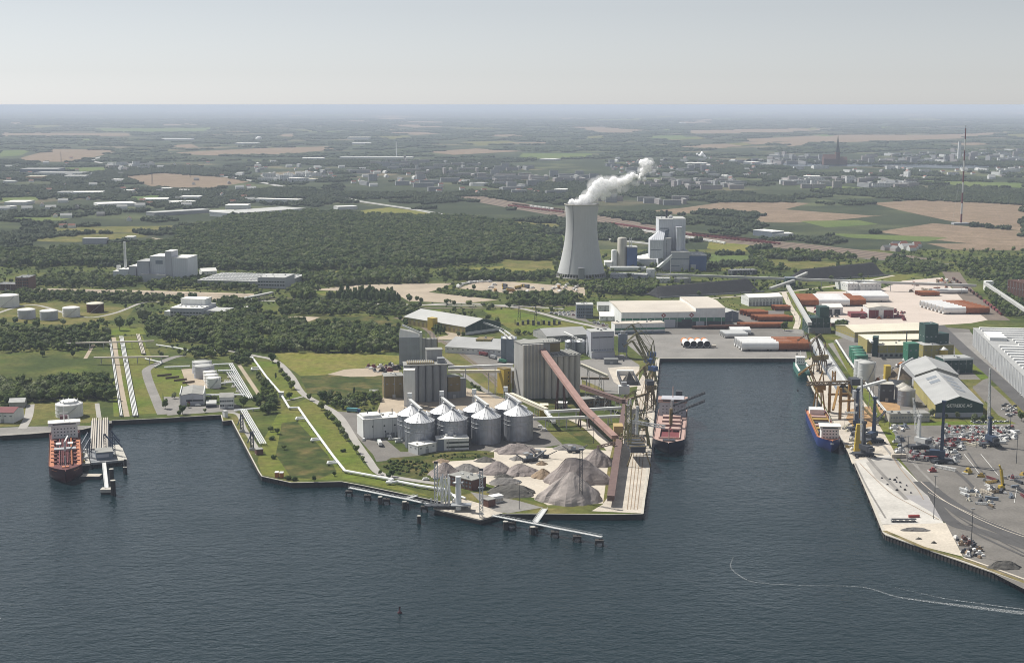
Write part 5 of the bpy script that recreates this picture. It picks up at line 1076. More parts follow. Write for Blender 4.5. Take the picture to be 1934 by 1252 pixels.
MB().lattice((0, 0, 0), (0, 0, 28), 7, 12, .5, 6).build('frame', 'brown', t); MB().box(-4, 4, -6, 6, 28, 33).build('head', 'steel_dark', t); MB().beam((-2, 0, 18), (-40, -24, 13), 2.6, 2.2).build('belt', 'brown', t)
def harbour_crane(label, p, rz, m, ht=34, boom=46, luff=84, boomm='steel_pale', slew=0., scale=1., jib_down=False):
    t = thing('mobile_harbour_crane', label, 'crane', gp(*p), rz); s = scale; t.scale = (s, s, s)
    MB().box(-9, 9, -4, 4, 1.2, 3.4).build('chassis', 'steel_dark', t)
    wmesh = MB().tube((0, -.5, .8), (0, .5, .8), .8, 10).mesh('wheel', 'rubber')
    for k in range(7):
        for y in (-3.2, 3.2): link_mesh('wheel', wmesh, t, (-7.5 + k * 2.5, y, 0))
    for x in (-7, 7):
        for y in (-1, 1): MB().beam((x, 3.5 * y, 2), (x * 1.25, 8 * y, 1.2), 1, .8).build('outrigger', 'steel_dark', t); MB().box(x * 1.25 - 1.4, x * 1.25 + 1.4, 8 * y - 1.4, 8 * y + 1.4, 0, .6).build('foot_pad', 'steel_dark', t)
    MB().tube((0, 0, 3.4), (0, 0, 6.5), 2.6, 14).build('pedestal', m, t); c_, s_ = math.cos(slew), math.sin(slew)
    def rot(o): o.rotation_euler.z = slew; return o
    rot(MB().box(-3, 3, -10, 3, 6.5, 11).build('slew_deck', m, t)); rot(MB().box(-2.8, 2.8, -13, -10, 6.6, 10).build('counterweight', 'steel_dark', t))
    rot(MB().frustum(-1.5, 1.5, -1.5, 1.5, 11, -1.0, 1.0, -1.0, 1.0, ht).build('tower', m, t)); rot(MB().box(-1, 1, 1.4, 3.6, ht * .62, ht * .62 + 2.4).build('cab', 'white', t)); rot(MB().box(-1.8, 1.8, -1.8, 1.8, ht, ht + 2.2).build('tower_head', m, t))
    l = R(luff); tip = Vector((0, 2.4 + math.cos(l) * boom, ht * .45 + math.sin(l) * boom))
    rot(MB().lattice((0, 2.4, ht * .45), tip, 2.4, 2.0, .2, 3, 1.0, 1.0).build('boom', boomm, t)); rp = MB().beam((0, 0, ht + 2), tip, .22, .22); rp.beam(tip, tip - Vector((0, 0, min(14, tip.z - 8))), .2, .2); rot(rp.build('rope', 'steel_dark', t))
    return t
harbour_crane('black based mobile harbour crane nearest the quay edge', zf(612, 350), .1, 'steel_dark', 30, 58, 86, 'steel_pale', .3, 1.05)
harbour_crane('dark blue mobile harbour crane column behind the nearest one', zf(680, 262), .2, 'crane_blue', 42, 22, 20, 'steel_dark', -.9, 1.05)
harbour_crane('tall navy mobile harbour crane in the middle of the assembly yard', zf(1125, 395), .3, 'crane_blue', 52, 26, 12, 'steel_pale', -2.2, 1.1)
harbour_crane('pale grey harbour crane with lattice boom left in the assembly yard', zf(975, 300), .1, 'steel_pale', 30, 34, 80, 'steel_pale', .5, 1.05)
harbour_crane('harbour crane with very tall lattice boom behind the vehicle lot', zf(1440, 285), .1, 'crane_blue', 26, 62, 87, 'steel_pale', .1, 1.05)
harbour_crane('blue mobile harbour crane beside the bow of the blue freighter', zq(735, 700), .1, 'crane_blue', 44, 30, 10, 'steel_pale', 2.4, .95)
c = gp(*zf(578, 322)); t = thing('yellow_crane_tower', 'bright yellow curved crane tower section standing on the quay', 'crane part', c)
for k in range(5): MB().frustum(-4 + k * .3, 3.6 - k * .2, -2, 2, k * 5.5, -3.7 + k * .3 + .4, 3.4 - k * .2 + .3, -2, 2, (k + 1) * 5.5 - .02).build('segment', 'yellow', t)
c = gp(*zf(1520, 570)); t = thing('yellow_excavator', 'yellow material handler with raised boom in the assembly yard', 'excavator', c, .4); t.scale = (.75, .75, .75)
MB().box(-4, 4, -2.4, 2.4, 0, 1.8).build('crawler', 'rubber', t); MB().box(-3.6, 3, -2.2, 2.2, 1.8, 5).build('body', 'yellow', t); MB().box(1, 3.4, -2.4, -.6, 5, 7).build('cab', 'glass', t); MB().beam((2, 0, 4), (-2, 0, 24), 2.6, 2.6).build('boom', 'yellow', t); MB().beam((-2, 0, 24), (-5, 0, 30), 1.6, 1.4).build('stick', 'yellow', t)
# ochre bridge unloader over the blue ship
c = gp(*zq(560, 560)); t = thing('bridge_unloader', 'ochre portal bridge unloader spanning the quay beside the blue freighter', 'crane', c, .1)
for x in (-4, 18):
    for y in (-6, 30): MB().beam((x, y, 0), (x, y, 34), 2.6, 2.6).build('leg', 'rust_ochre', t)
for y in (-6, 30): MB().beam((-6, y, 20), (20, y, 20), 1.6, 2).build('cross_beam', 'rust_ochre', t)
MB().lattice((-36, 12, 36), (30, 14, 36), 3.5, 3, .5, 5).build('bridge', 'brown', t); MB().box(12, 22, 6, 20, 34, 41).build('machine_house', 'steel_dark', t); MB().beam((-2, 8, 33), (-20, -30, 16), 2.4, 2).build('boom', 'rust_ochre', t); MB().beam((4, 6, 32), (26, -40, 3), 2, 1.6).build('chute', 'ochre_dark', t)
MB().lattice((0, 30, 34), (0, 30, 46), 3, 3, .35, 4).build('mast', 'rust_ochre', t)
t = portal_crane('ochre portal crane at the stern of the blue freighter', zq(290, 480), .1, 'rust_ochre', 22, 24, 66, 1.6, 'rust_ochre', 10)
for k, (x, y) in enumerate(((298, 500), (350, 495))): portal_crane(['brown portal crane beside the green coaster', 'second brown portal crane just behind the green coaster'][k], ze(x, y), .1, 'brown', 14, 30, 74 - 12 * k, 1.2 + k, 'ochre_dark', 9)

# ================================================================== LEFT OIL TERMINAL
t = tank('storage_tank', 'big white storage tank with stepped lid behind the red tanker', zp(362, 345), 14.4, 13, 'white', 'white', 2.5, dome=True)
MB().lathe(0, 0, [(9.5, 13.2), (9.5, 16.5), (8.8, 17), (.3, 17.6)], 24).build('upper_lid', 'white', t)
for k in range(10): MB().box(math.cos(k * .628) * 9.6 - .35, math.cos(k * .628) * 9.6 + .35, math.sin(k * .628) * 9.6 - .35, math.sin(k * .628) * 9.6 + .35, 16, 18.2).build('vent', 'white', t)
for i, (lab, p, r, h, w_, tp) in enumerate((('rear grey storage tank of the group by the pipe racks', (488, 296), 12.2, 14, 'violet_grey', 'light_grey_roof'), ('front grey storage tank of the group by the pipe racks', (512, 352), 12.5, 14.8, 'violet_grey', 'light_grey_roof'),
        ('farthest of three white tanks by the pipe racks', (590, 378), 8.4, 10.8, 'white', 'white_roof'), ('middle of three white tanks by the pipe racks', (607, 418), 8.4, 10.8, 'white', 'white_roof'), ('nearest of three white tanks by the pipe racks', (632, 462), 8.6, 11.4, 'white', 'white_roof'))):
    tank('storage_tank', lab, zt(*p), r, h, w_, tp, 1.2, 'tanks by the pipe racks')
a, rz, L = frame(zt(318, 402), zt(530, 380)); t = thing('bund_wall', 'brown concrete bund wall around the grey tanks', 'wall', a, rz)
for k in range(4): MB().box(-4 - k * 4, L * .5 - k * 3, k * 20, k * 20 + .8, 0, 2.6).build('wall_segment', 'brown', t)
t, L = house('pump_hall', 'grey hall with shallow roof at the oil terminal', 'building', zt(258, 665), zt(530, 655), 48, 11.5, 'violet_grey', 'felt_roof', 'gable', 2.2, 'y'); openings(t, 'f', L, 48, 5, (4.5,), 4, 2, x0=L * .25); openings(t, 'f', L, 48, 1, (0,), 3, 5, 'maroon', 'door', 6, 12)
MB().box(-.9, 0, -.6, 48.6, 0, 13.6).build('fire_wall', 'white_wall', t); MB().box(L, L + .9, -.6, 48.6, 0, 13.6).build('fire_wall', 'white_wall', t)
t, L = house('terminal_office', 'white two storey office house at the oil terminal quay', 'building', zt(722, 700), zt(885, 695), 22, 12.5, 'white_wall', 'felt_roof', 'gable', 3, 'x'); openings(t, 'f', L, 22, 6, (2.5, 7.5), 1.8, 2.0)
t, L = house('carport', 'low pale shed between the hall and the office house', 'building', zt(560, 690), zt(680, 685), 18, 4.5, 'white_wall', 'light_grey_roof'); openings(t, 'f', L, 18, 3, (0,), 4.5, 3.4, 'steel_dark', 'door')
t, L = house('red_roof_shed', 'dark red shed with white wall at the left frame edge', 'building', za(-40, 830), za(68, 832), 26, 11, 'white_wall', 'maroon', 'gable', 3.5, 'x')
t, L = house('grey_shed', 'small grey shed left of the stepped white tank', 'building', za(45, 758), za(122, 755), 18, 6, 'concrete', 'light_grey_roof', 'gable', 3, 'x')
for i, (x, y, r, h, w_, tp) in enumerate(((20, 264, 18.5, 18, 'white', 'white_roof'), (118, 322, 13.6, 13.5, 'violet_grey', 'white_roof'), (228, 328, 13.6, 13.5, 'violet_grey', 'white_roof'), (339, 312, 13.6, 13.5, 'white', 'white_roof'), (458, 290, 13.6, 13.5, 'rust_dark', 'cream_roof'))):
    tank('storage_tank', ['white storage tank at the left frame edge', 'left of two pale grey tanks in the tank farm', 'right of two pale grey tanks in the tank farm', 'white tank left of the dark brown tank', 'dark brown tank with cream lid in the tank farm'][i], za(x, y), r, h, w_, tp, 2.2, 'tank farm at the left', dome=True)
t, L = house('control_building', 'pale flat roofed works building amid trees behind the oil terminal', 'building', za(840, 318), za(995, 322), 62, 17, 'violet_grey', 'white_roof'); openings(t, 'f', L, 62, 10, (4, 9), 4, 2)
MB().box(4, 45, 34, 60, 17.6, 27).build('upper_block', 'white_wall', t); MB().box(3.6, 45.4, 33.6, 60.4, 27, 27.6).build('upper_roof', 'white_roof', t); MB().box(L + .1, L + 34, 10, 50, 0, 12).build('wing', 'violet_grey', t); MB().box(L, L + 34.4, 9.6, 50.4, 12, 12.6).build('wing_roof', 'light_grey_roof', t); MB().box(-12, -.2, 4, 20, 0, 11).build('side_house', 'white_wall', t)
for k in range(6): MB().box(10 + k * 9, 13 + k * 9, 12, 16, 17.6, 19.4).build('roof_unit', 'steel_pale', t)
# pipe racks
def rack(label, pa, pb, n, gap, r, m='pipe_white', zo=2.4, name='pipe_rack', deck=False):
    a, rz, L = frame(pa, pb); t = thing(name, label, 'pipe rack', a, rz); me = MB().tube((0, 0, 0), (L, 0, 0), r, 7).mesh('pipe', m)
    for k in range(n): link_mesh('pipe', me, t, (0, (k - (n - 1) / 2) * gap, zo + (.25 if k % 3 == 1 else 0)))
    sm_ = MB().box(-.35, .35, -n * gap / 2 - .4, n * gap / 2 + .4, 0, zo - r).mesh('support', 'concrete')
    for i in range(max(2, int(L / 14))): link_mesh('support', sm_, t, (7 + i * 14, 0, 0)) if 7 + i * 14 < L else None
    return t
rack('broad rack of white pipes running inland from the oil jetty', za(668, 805), za(598, 412), 4, 1.5, .45, 'pipe_white'); rack('thin rack of white pipes left of the broad rack', za(598, 805), za(540, 415), 2, 1.6, .45); rack('short white pipe rack at the far end of the lawn', za(708, 498), za(680, 402), 3, 1.8, .6, 'pale_roof')
for i, (a, b, z) in enumerate(((za(328, 440), za(760, 428), 9), (za(462, 510), za(830, 505), 9))):
    gallery('pipe_bridge', ['farther pale pipe bridge crossing above the pipe racks', 'nearer pale pipe bridge crossing above the pipe racks'][i], gp(*a, GZ + z), gp(*b, GZ + z), 3.2, 1.6, 'pale_roof', 6, cat='pipe bridge')
pipeline('pipe', 'white pipe leading right from the far pipe bridge', pz(za, (770, 455), (870, 470), (955, 488)), 1.0, zo=2.5); pipeline('pipe', 'white pipe loop near the switch house', pz(za, (715, 520), (800, 540), (760, 562)), .9)
rack('white pipe rack descending beside the dirt track', zt(850, 190), zt(1090, 600), 3, 2.2, .5); rack('second white pipe rack inside the valve field', zt(830, 285), zt(1040, 590), 3, 2.6, .4); rack('white pipe rack across the back of the valve field', zt(640, 200), zt(880, 190), 2, 2, .7); rack('pale pipe rack from the switch house to the grey tanks', zt(65, 232), zt(370, 218), 2, 2, .7)
rack('white pipe rack between the pump hall and the valve field', zt(540, 560), zt(1010, 555), 4, 1.9, .45); rack('short white pipe bundle beside the nearest tank', zt(715, 425), zt(900, 405), 2, 2, .6); rack('white pipe bundle behind the nearest tank', zt(700, 275), zt(890, 270), 2, 2.6, .9)
for i, (x, y) in enumerate(((820, 380), (910, 440), (860, 330), (960, 500), (930, 360))):
    c = gp(*zt(x, y)); t = thing('valve_station', f'{nth[i]} small white valve station in the pipe field', 'valves', c, 0, 'valve stations in the pipe field'); MB().box(-5, 5, -4, 4, 0, .6).build('slab', 'concrete_pale', t)
    for k in range(4): MB().tube((-4 + k * 2.6, -3, 1.6), (-4 + k * 2.6, 3, 1.6), .45, 6).build('pipe', 'pipe_white', t); MB().tube((-4 + k * 2.6, 0, 1.5), (-4 + k * 2.6, 0, 3.4), .3, 6).build('valve', 'steel', t)
rack('heavy white pipe rack along the quay of the oil terminal', zt(1000, 735), zt(1235, 1140), 4, 1.9, .5); rack('cross pipes near the terminal office', zt(890, 745), zt(1200, 720), 2, 1.8, .7)
for i, (x, y) in enumerate(((985, 975), (1105, 1190))):
    c = gp(*zt(x, y)); t = thing('quay_loader', f'{"upper" if i == 0 else "lower"} dark blue loading arm on the terminal quay', 'loading arm', c); MB().lattice((0, 0, 0), (0, 0, 19), 2.4, 2.4, .3).build('tower', 'crane_blue', t); MB().beam((0, 0, 18), (-4, -3, 8), .8, .8).build('arm', 'crane_blue', t); MB().box(-2.5, 2.5, -2, 2, 0, 2.5).build('base', 'steel', t)
t, L = house('red_hut', 'small red brick hut at the end of the quay pipe rack', 'hut', zt(1155, 1248), zt(1235, 1240), 7, 5, 'brick', 'felt_roof')
t, L = house('quay_hut', 'small white quay hut at the basin corner', 'hut', zt(778, 805), zt(818, 800), 6, 6.5, 'white_wall', 'light_grey_roof')
for i, (x, y) in enumerate(((425, 1050), (456, 1052))): t, L = house('orange_container', f'{"left" if i == 0 else "right"} of two orange huts on the green point', 'container', zb(x - 11, y), zb(x + 11, y), 5, 4.6, 'orange', 'white', par=.3)
c = zb(440, 505)
PL = pz(zb, (248, 268), (268, 272), (360, 400), (450, 505), (510, 605), (570, 603), (640, 705), (720, 815), (800, 925), (876, 1020), (1040, 1050), (1190, 1078), (1150, 1096), (1180, 1098), (1220, 1090), (1370, 1120), (1540, 1145))
pipeline('white_pipeline', 'long silvery white pipeline with loops crossing the green point', PL, 1.25, 'pipe_white', 2.2, 12)
for i, (x, y, dx, dy) in enumerate(((316, 342, -52, 2), (612, 668, -55, 4), (715, 808, -58, 4), (830, 960, -66, 4))):
    pipeline('expansion_loop', f'{nth[i]} sideways expansion loop of the long white pipeline counted from inland', [zb(x, y - 6), zb(x + dx, y - 4 + dy), zb(x + dx - 4, y + 8 + dy), zb(x + 8, y + 7)], .9, 'pipe_white', 2.2, 12)
c = gp(*zb(458, 522)); t = thing('pipeline_valve_house', 'small white valve tower on the long pipeline', 'valve house', c); MB().box(-2.5, 2.5, -2.5, 2.5, 0, 6).build('wall', 'white_wall', t); MB().box(-3, 3, -3, 3, 6, 6.5).build('roof', 'white_roof', t)
pipeline('jetty_pipe', 'pair of white pipes running onto the loading jetty', pz(zs, (620, 470), (720, 560), (660, 600)), .9); pipeline('jetty_pipe', 'white pipe along the fence of the loading jetty', pz(zs, (640, 500), (830, 545), (870, 560)), .9)
# ------------------------------------------------------------------ works at the upper left
a, rz, L = frame(za(555, 132), za(922, 138)); t = thing('waste_power_plant', 'pale stepped waste power plant block in front of the forest', 'power plant', a, rz)
def blk(t, x0, x1, y0, y1, h, m, rm='white_roof', nm='block'): MB().box(x0, x1, y0, y1, 0, h).build(nm, m, t); MB().box(x0 - .4, x1 + .4, y0 - .4, y1 + .4, h, h + .8).build('roof', rm, t)
u = L / 367.
blk(t, 0, 28 * u, 4, 30, 18, 'plant_white'); blk(t, 30 * u, 78 * u, 2, 30, 22, 'plant_white'); blk(t, 82 * u, 116 * u, 0, 40, 28, 'violet_grey'); blk(t, 124 * u, 180 * u, 0, 50, 38, 'violet_grey', 'grey_roof'); blk(t, 182 * u, 258 * u, 6, 60, 47, 'plant_white'); blk(t, 259 * u, 290 * u, 4, 40, 57, 'violet_grey'); blk(t, 291 * u, 367 * u, 6, 60, 45, 'plant_white')
blk(t, 150 * u, 270 * u, -10, -.1, 14, 'violet_grey', 'light_grey_roof', 'front_wing'); MB().box(210 * u, 245 * u, 5.7, 6, 33, 40).build('sign_board', 'blue_grey', t)
MB().tube((48 * u, 18, 22), (48 * u, 18, 74), 2.6, 12, 2.2).build('chimney', 'steel_pale', t); MB().tube((14 * u, 18, 18), (14 * u, 18, 28), 4, 12).build('vessel', 'white', t)
t, L = house('brick_office_block', 'dark brick block at the left edge by the rail yard', 'building', za(78, 182), za(142, 182), 40, 24, 'brick', 'dark_roof'); openings(t, 'f', L, 40, 6, (4, 9, 14, 19), 2.4, 2)
t, L = house('brick_wing', 'long low dark brick wing at the left frame edge', 'building', za(-20, 178), za(76, 180), 30, 11, 'brick', 'dark_roof'); openings(t, 'f', L, 30, 9, (3, 7), 2.4, 1.6)
t, L = house('sawtooth_factory', 'wide grey factory with rows of roof lights right of the waste plant', 'factory', zw(-130, 195), zw(660, 215), 120, 11, 'grey_wall', 'light_grey_roof')
mm = MB().box(-2.2, 2.2, -1.8, 1.8, 0, 2.4).mesh('roof_light', 'white')
for i in range(24):
    for j in range(5): link_mesh('roof_light', mm, t, (8 + i * (L - 16) / 23, 12 + j * 22, 11.6))
t, L = house('factory_block', 'taller grey factory block at the right end of the wide factory', 'factory', zw(420, 215), zw(668, 220), 60, 20, 'violet_grey', 'light_grey_roof'); openings(t, 'f', L, 60, 10, (5, 11), 4, 2.4)
t, L = house('white_barrel_tank_hall', 'white arched store left of the wide factory', 'building', zw(-90, 105), zw(48, 98), 24, 9, 'white', 'white_roof', 'gable', 5, 'x')
gallery('footbridge', 'pale footbridge over the rail yard', gp(*zw(210, 325), GZ + 8), gp(*zw(550, 255), GZ + 8), 7, 2.4, 'light_grey_roof', 6, cat='bridge')
t, L = house('low_depot', 'low flat grey depot among the trees by the rail yard', 'building', zw(140, 358), zw(365, 352), 20, 6, 'grey_wall', 'light_grey_roof')
t, L = house('small_depot', 'two tier white hut below the low grey depot', 'building', zw(312, 440), zw(368, 436), 10, 9, 'white_wall', 'white_roof')
t, L = house('blue_hut', 'teal walled hut at the left of the central wood', 'building', zw(-20, 440), zw(62, 432), 12, 8, 'teal', 'light_grey_roof')

# ================================================================== TERMINAL HALL AT THE BASIN HEAD
a, rz, L = frame(zh(603, 1180), zh(1283, 1172)); t = thing('terminal_hall', 'huge cream roofed terminal hall with green band at the basin head', 'hall', a, rz); Ls = L * .715; D = 128
MB().box(0, Ls, 0, D, 0, 23.5).build('wall', 'white_wall', t); MB().box(Ls + .05, L, 0, D, 0, 29).build('high_wall', 'white_wall', t)
MB().gable(-.6, Ls, -.6, D + .6, 23.5, 23.6, 27, 'x').build('roof', 'pale_roof', t); MB().gable(Ls, L + .6, -.6, D + .6, 29, 29.1, 32, 'x').build('high_roof', 'pale_roof', t)
MB().box(-.2, L + .2, -.2, -.02, 8.5, 14.5).build('green_band', 'green', t); MB().box(-.25, L + .25, -.25, -.05, 0, 8.4).build('base_cladding', 'steel_dark', t)
for x0, x1 in ((.41, .52), (.58, .68), (.72, .80), (.83, .93)): MB().box(L * x0, L * x1, -.5, -.27, 0, 12 if x0 < .7 else 9).build('gate', 'violet_grey' if x0 in (.41, .72) else 'steel_dark', t)
for k in range(14): MB().box(L * (k + .5) / 14 - .4, L * (k + .5) / 14 + .4, -.35, -.22, 0, 23).build('pilaster', 'white_wall', t)
for x in (.405, .675):
    em = MB().add([(L * x - 4, -.4, 18.5), (L * x, -.4, 14.9), (L * x + 4, -.4, 18.5), (L * x, -.4, 22.1)], [(0, 1, 2, 3)]).build('emblem', 'red', t)
    MB().add([(L * x - 1.7, -.45, 18.5), (L * x, -.45, 17), (L * x + 1.7, -.45, 18.5), (L * x, -.45, 20)], [(0, 1, 2, 3)]).build('emblem_core', 'white', em)
t, L = house('terminal_annex', 'low white and green striped annex left in front of the cream hall', 'building', zh(560, 1222), zh(888, 1214), 24, 15, 'white_wall', 'pale_roof'); MB().box(-.2, L + .2, -.2, -.02, 6, 9).build('green_band', 'green', t); MB().box(-.2, L + .2, -.2, -.02, 0, 3.4).build('dark_base', 'blue_grey', t)
t, L = house('side_shed', 'small grey shed at the right end of the cream hall', 'building', zh(1285, 1140), zh(1372, 1138), 30, 14, 'blue_grey', 'light_grey_roof', 'gable', 3, 'y')
t, L = house('long_store', 'white ridged store beyond the rust tubes', 'building', zm(0, 440), zm(238, 432), 34, 14, 'white_wall', 'white_roof', 'gable', 4, 'x'); openings(t, 'f', L, 34, 10, (0,), 4, 7, 'grey_wall', 'door')
t, L = house('cube_office', 'dark cube office by the car park near the cream hall', 'building', zd(795, 142), zd(905, 142), 26, 21, 'blue_grey', 'light_grey_roof'); openings(t, 'f', L, 26, 8, (3, 8, 13), 2.2, 2.2)
t, L = house('white_shops', 'cluster of low white sheds left of the cream hall', 'building', zd(950, 160), zd(1040, 160), 40, 7, 'white_wall', 'white_roof', 'gable', 4, 'x')
t, L = house('white_barn', 'white shed behind the cluster of low white sheds', 'building', zd(938, 100), zd(1028, 100), 40, 10, 'white_wall', 'light_grey_roof', 'gable', 3, 'x')
# ------------------------------------------------------------------ tubes
def tube_mesh(r, L, m):
    g = MB(); n = 20
    for s0, s1, rr in ((0, L, r),): g.tube((0, -L / 2, 0), (0, L / 2, 0), rr, n, cap=False)
    g.tube((0, L / 2, 0), (0, -L / 2, 0), r * .93, n, cap=False)
    for y in (-L / 2, L / 2): g.add([(math.cos(2 * math.pi * k / n) * rr, y, math.sin(2 * math.pi * k / n) * rr) for rr in (r, r * .93) for k in range(n)], [(k, (k + 1) % n, n + (k + 1) % n, n + k) for k in range(n)])
    return g
def tube_row(p0, n, r, L, m, label, group, rz=math.pi / 2, dy=None, dx=0., rim='rust_dark'):
    a = gp(*p0); me = tube_mesh(r, L, m).mesh('shell', m); cm = MB().tube((0, -L / 2 + .6, 0), (0, -L / 2 + .7, 0), r * .925, 16).mesh('bore_shade', 'rust_dark'); cr = MB().box(-r * .9, r * .9, -.6, .6, 0, r * .4).mesh('cradle', 'wood_dark')
    for i in range(n):
        t = thing('steel_tube', label + (', ' + ('frontmost', 'second row', 'third row', 'fourth row', 'fifth row', 'sixth row', 'hindmost')[i] if n > 1 else ''), 'tube', (a.x + dx * i, a.y + (dy or 2.15 * r) * i, GZ), rz, group); link_mesh('shell', me, t, (0, 0, r + .6))
        if n < 5 or i == 0:
            for y in (-L * .3, L * .3): link_mesh('cradle', cr, t, (0, y, 0))
for i in range(4):
    c = gp(*zd(1521 + i * 44, 338)); t = thing('coated_monopile', f'{["leftmost", "second", "third", "rightmost"][i]} of four orange topped white tubes with dark open ends on the apron', 'tube', c, 0.02, 'four white tubes on the apron'); rr = 4.8; LL = 30
    tube_mesh(rr, LL, 'tube_white').build('shell', 'tube_white', t).location = (0, LL / 2, rr + .5); MB().tube((0, 20, rr + .5), (0, 31.5, rr + .5), rr * 1.01, 20).build('orange_end', 'orange', t); MB().tube((0, 2, rr + .5), (0, 2.2, rr + .5), rr * .92, 18).build('bore_shade_disc', 'rubber', t)  # black disc inside the open end stands in for the shade of the bore
    for y in (6, 24): MB().box(-rr, rr, y - .8, y + .8, 0, 2).build('cradle', 'wood_dark', t)
    if i == 3: MB().box(rr + 1, rr + 8, 0, 5, 0, 4).build('crate', 'sand', t)
W_, RU = 'tube_white', 'rust'
for lab, grp, p0, n, r, L, m, dx in (
    ('white steel tube in the stack beside the basin head, left column', 'white tubes at the basin head', zm(75, 752), 4, 6.2, 50, W_, -1), ('white steel tube in the stack beside the basin head, right column', 'white tubes at the basin head', zm(195, 752), 4, 6.2, 42, W_, -1), ('rust brown tube at the right end of the basin head stack', 'rust tubes at the basin head', zm(318, 752), 4, 6.2, 44, RU, -1),
    ('rust tube in the left block of the pink yard', 'rust tubes left in the pink yard', zm(445, 440), 6, 6.0, 42, RU, .8), ('white tube in the left block of the pink yard, beside rust tubes', 'white tubes left in the pink yard', zm(562, 440), 6, 6.0, 36, W_, .8), ('white tube in the middle of the pink yard blocks', 'white tubes mid pink yard', zm(650, 440), 6, 6.0, 26, W_, .8), ('rust tube behind the maroon workshop', 'rust tubes behind the workshop', zm(742, 438), 6, 6.0, 36, RU, .8), ('white tube partly hidden behind the maroon workshop', 'white tubes behind the workshop', zm(850, 410), 5, 6.0, 62, W_, .8),
    ('white tube in the right hand block of the pink yard', 'white tubes right in the pink yard', zm(1475, 494), 7, 5.8, 52, W_, -2.5), ('rust tube at the right rim of the pink yard', 'rust tubes right in the pink yard', zm(1602, 494), 7, 5.8, 38, RU, -2.5), ('grey stub tube at the left of the right hand block', 'stub tubes right in the pink yard', zm(1380, 485), 6, 5.4, 12, 'steel_pale', -2.5),
    ('rust tube at the far end of the pink yard', 'far rust tubes of the pink yard', zm(1270, 368), 3, 3.6, 34, RU, -2), ('white tube at the far end of the pink yard', 'far white tubes of the pink yard', zm(1410, 350), 2, 3.6, 64, W_, -2),
    ('rust tube in the dark stack near the white ridged store', 'rust tubes by the ridged store', zm(185, 545), 3, 4.0, 54, RU, -4), ('long rust tube lying above the basin head stack', 'long rust tubes above the stack', zm(100, 592), 2, 3.6, 70, RU, -3), ('rust tube near the right end of the cream hall', 'rust tubes by the cream hall', zm(60, 510), 3, 4.2, 34, RU, -4), ('rust tube in the double stack by the cream hall', 'rust tubes by the cream hall double', zm(235, 470), 2, 4, 26, RU, -3),
    ('dark rust tube lying along the apron before the cream hall', 'dark tubes before the hall', zm(-160, 600), 2, 2.6, 56, 'rust_dark', 3), ('grey tube lying on the apron left of the white stack', 'grey tubes on the apron', zm(-90, 662), 4, 3.6, 34, 'steel_pale', -1), ('white tube lying left of the basin head stack', 'white tubes left of the stack', zm(-60, 640), 3, 4.2, 30, W_, .8), ('small dark tube by the hall gates', 'dark tubes by the gates', zm(-330, 600), 2, 2.0, 30, 'rust_dark', 4)):
    tube_row(p0, n, r, L, m, lab, grp, math.pi / 2 + .02, None, dx)
t, L = house('maroon_workshop', 'white workshop with two maroon gates in the pink yard', 'workshop', zm(840, 524), zm(1018, 524), 36, 16, 'white_wall', 'pale_roof', 'gable', 3, 'y')
for x0, x1 in ((.02, .4), (.6, .98)): MB().box(L * x0, L * x1, -.3, -.05, 0, 13).build('gate', 'maroon', t)
MB().box(L * .44, L * .56, -.35, -.05, 5, 12).build('sign_panel', 'white', t); MB().box(-26, -.3, 6, 30, 0, 7).build('side_store', 'maroon', t); MB().box(L + .3, L + 18, 2, 12, 0, 4).build('scrap_store', 'maroon', t)
t, L = house('white_gate_shed', 'white shed with two dark gates left of the maroon workshop', 'workshop', zm(530, 502), zm(660, 500), 26, 12, 'white_wall', 'white_roof', 'gable', 4, 'x')
for x0, x1 in ((.1, .42), (.55, .85)): MB().box(L * x0, L * x1, -.3, -.05, 0, 9).build('gate', 'steel_dark', t)
for i, (x0, x1) in enumerate(((695, 800), (782, 930))): t, L = house('pale_store', f'{"left" if i == 0 else "right"} of two pale box stores at the far end of the pink yard', 'store', zm(x0, 336), zm(x1, 332 + i * 2), 48, 14, 'white_wall', 'white_roof')
t, L = house('dark_cottage', 'dark walled cottage with white roof behind the green transfer tower', 'building', zm(580, 585), zm(690, 580), 20, 6, 'brick', 'white_roof', 'gable', 4, 'x')

# ================================================================== RIGHT BANK: GALLERY, MILLS, HALLS
t, L = house('green_transfer_tower', 'dark green transfer tower at the head of the long gallery', 'tower', ze(250, 240), ze(395, 238), 30, 22, 'green_dark', 'green_dark'); MB().box(L * .55, L * .97, 4, 24, 22.6, 38).build('upper_block', 'green_dark', t); MB().box(-.2, L * .99, -6, -.05, 0, 8).build('lower_wing', 'concrete_dark', t)
A0 = gp(*ze(302, 262), GZ + 13); A1 = gp(*ze(512, 600), GZ + 10); d = A1 - A0; rz = math.atan2(d.y, d.x); Lg = math.hypot(d.x, d.y)
t = thing('long_store_gallery', 'long grey vaulted conveyor store along the right quay', 'conveyor', (A0.x, A0.y, GZ), rz); nn = 12; hw = 8.5
for k in range(int(Lg / 24)):
    x0 = k * 24.; x1 = min(Lg, x0 + 23.8); v = []
    for x in (x0, x1):
        for i in range(nn + 1): an = math.pi * i / nn; v.append((x, math.cos(an) * hw, 5 + math.sin(an) * 6.5))
    MB().add(v, [(i, i + 1, nn + 2 + i, nn + 1 + i)[::-1] for i in range(nn)], True).build('vault', 'grey_roof', t)
for s_ in (-1, 1): MB().box(0, Lg, s_ * hw - .3, s_ * hw + .3, 0, 5).build('wall', 'blue_grey', t)
MB().box(Lg, Lg + .4, -hw, hw, 0, 10).build('end_wall', 'steel_dark', t); MB().box(0, Lg, -1.4, 1.4, 11.6, 13).build('ridge_vent', 'steel_pale', t)
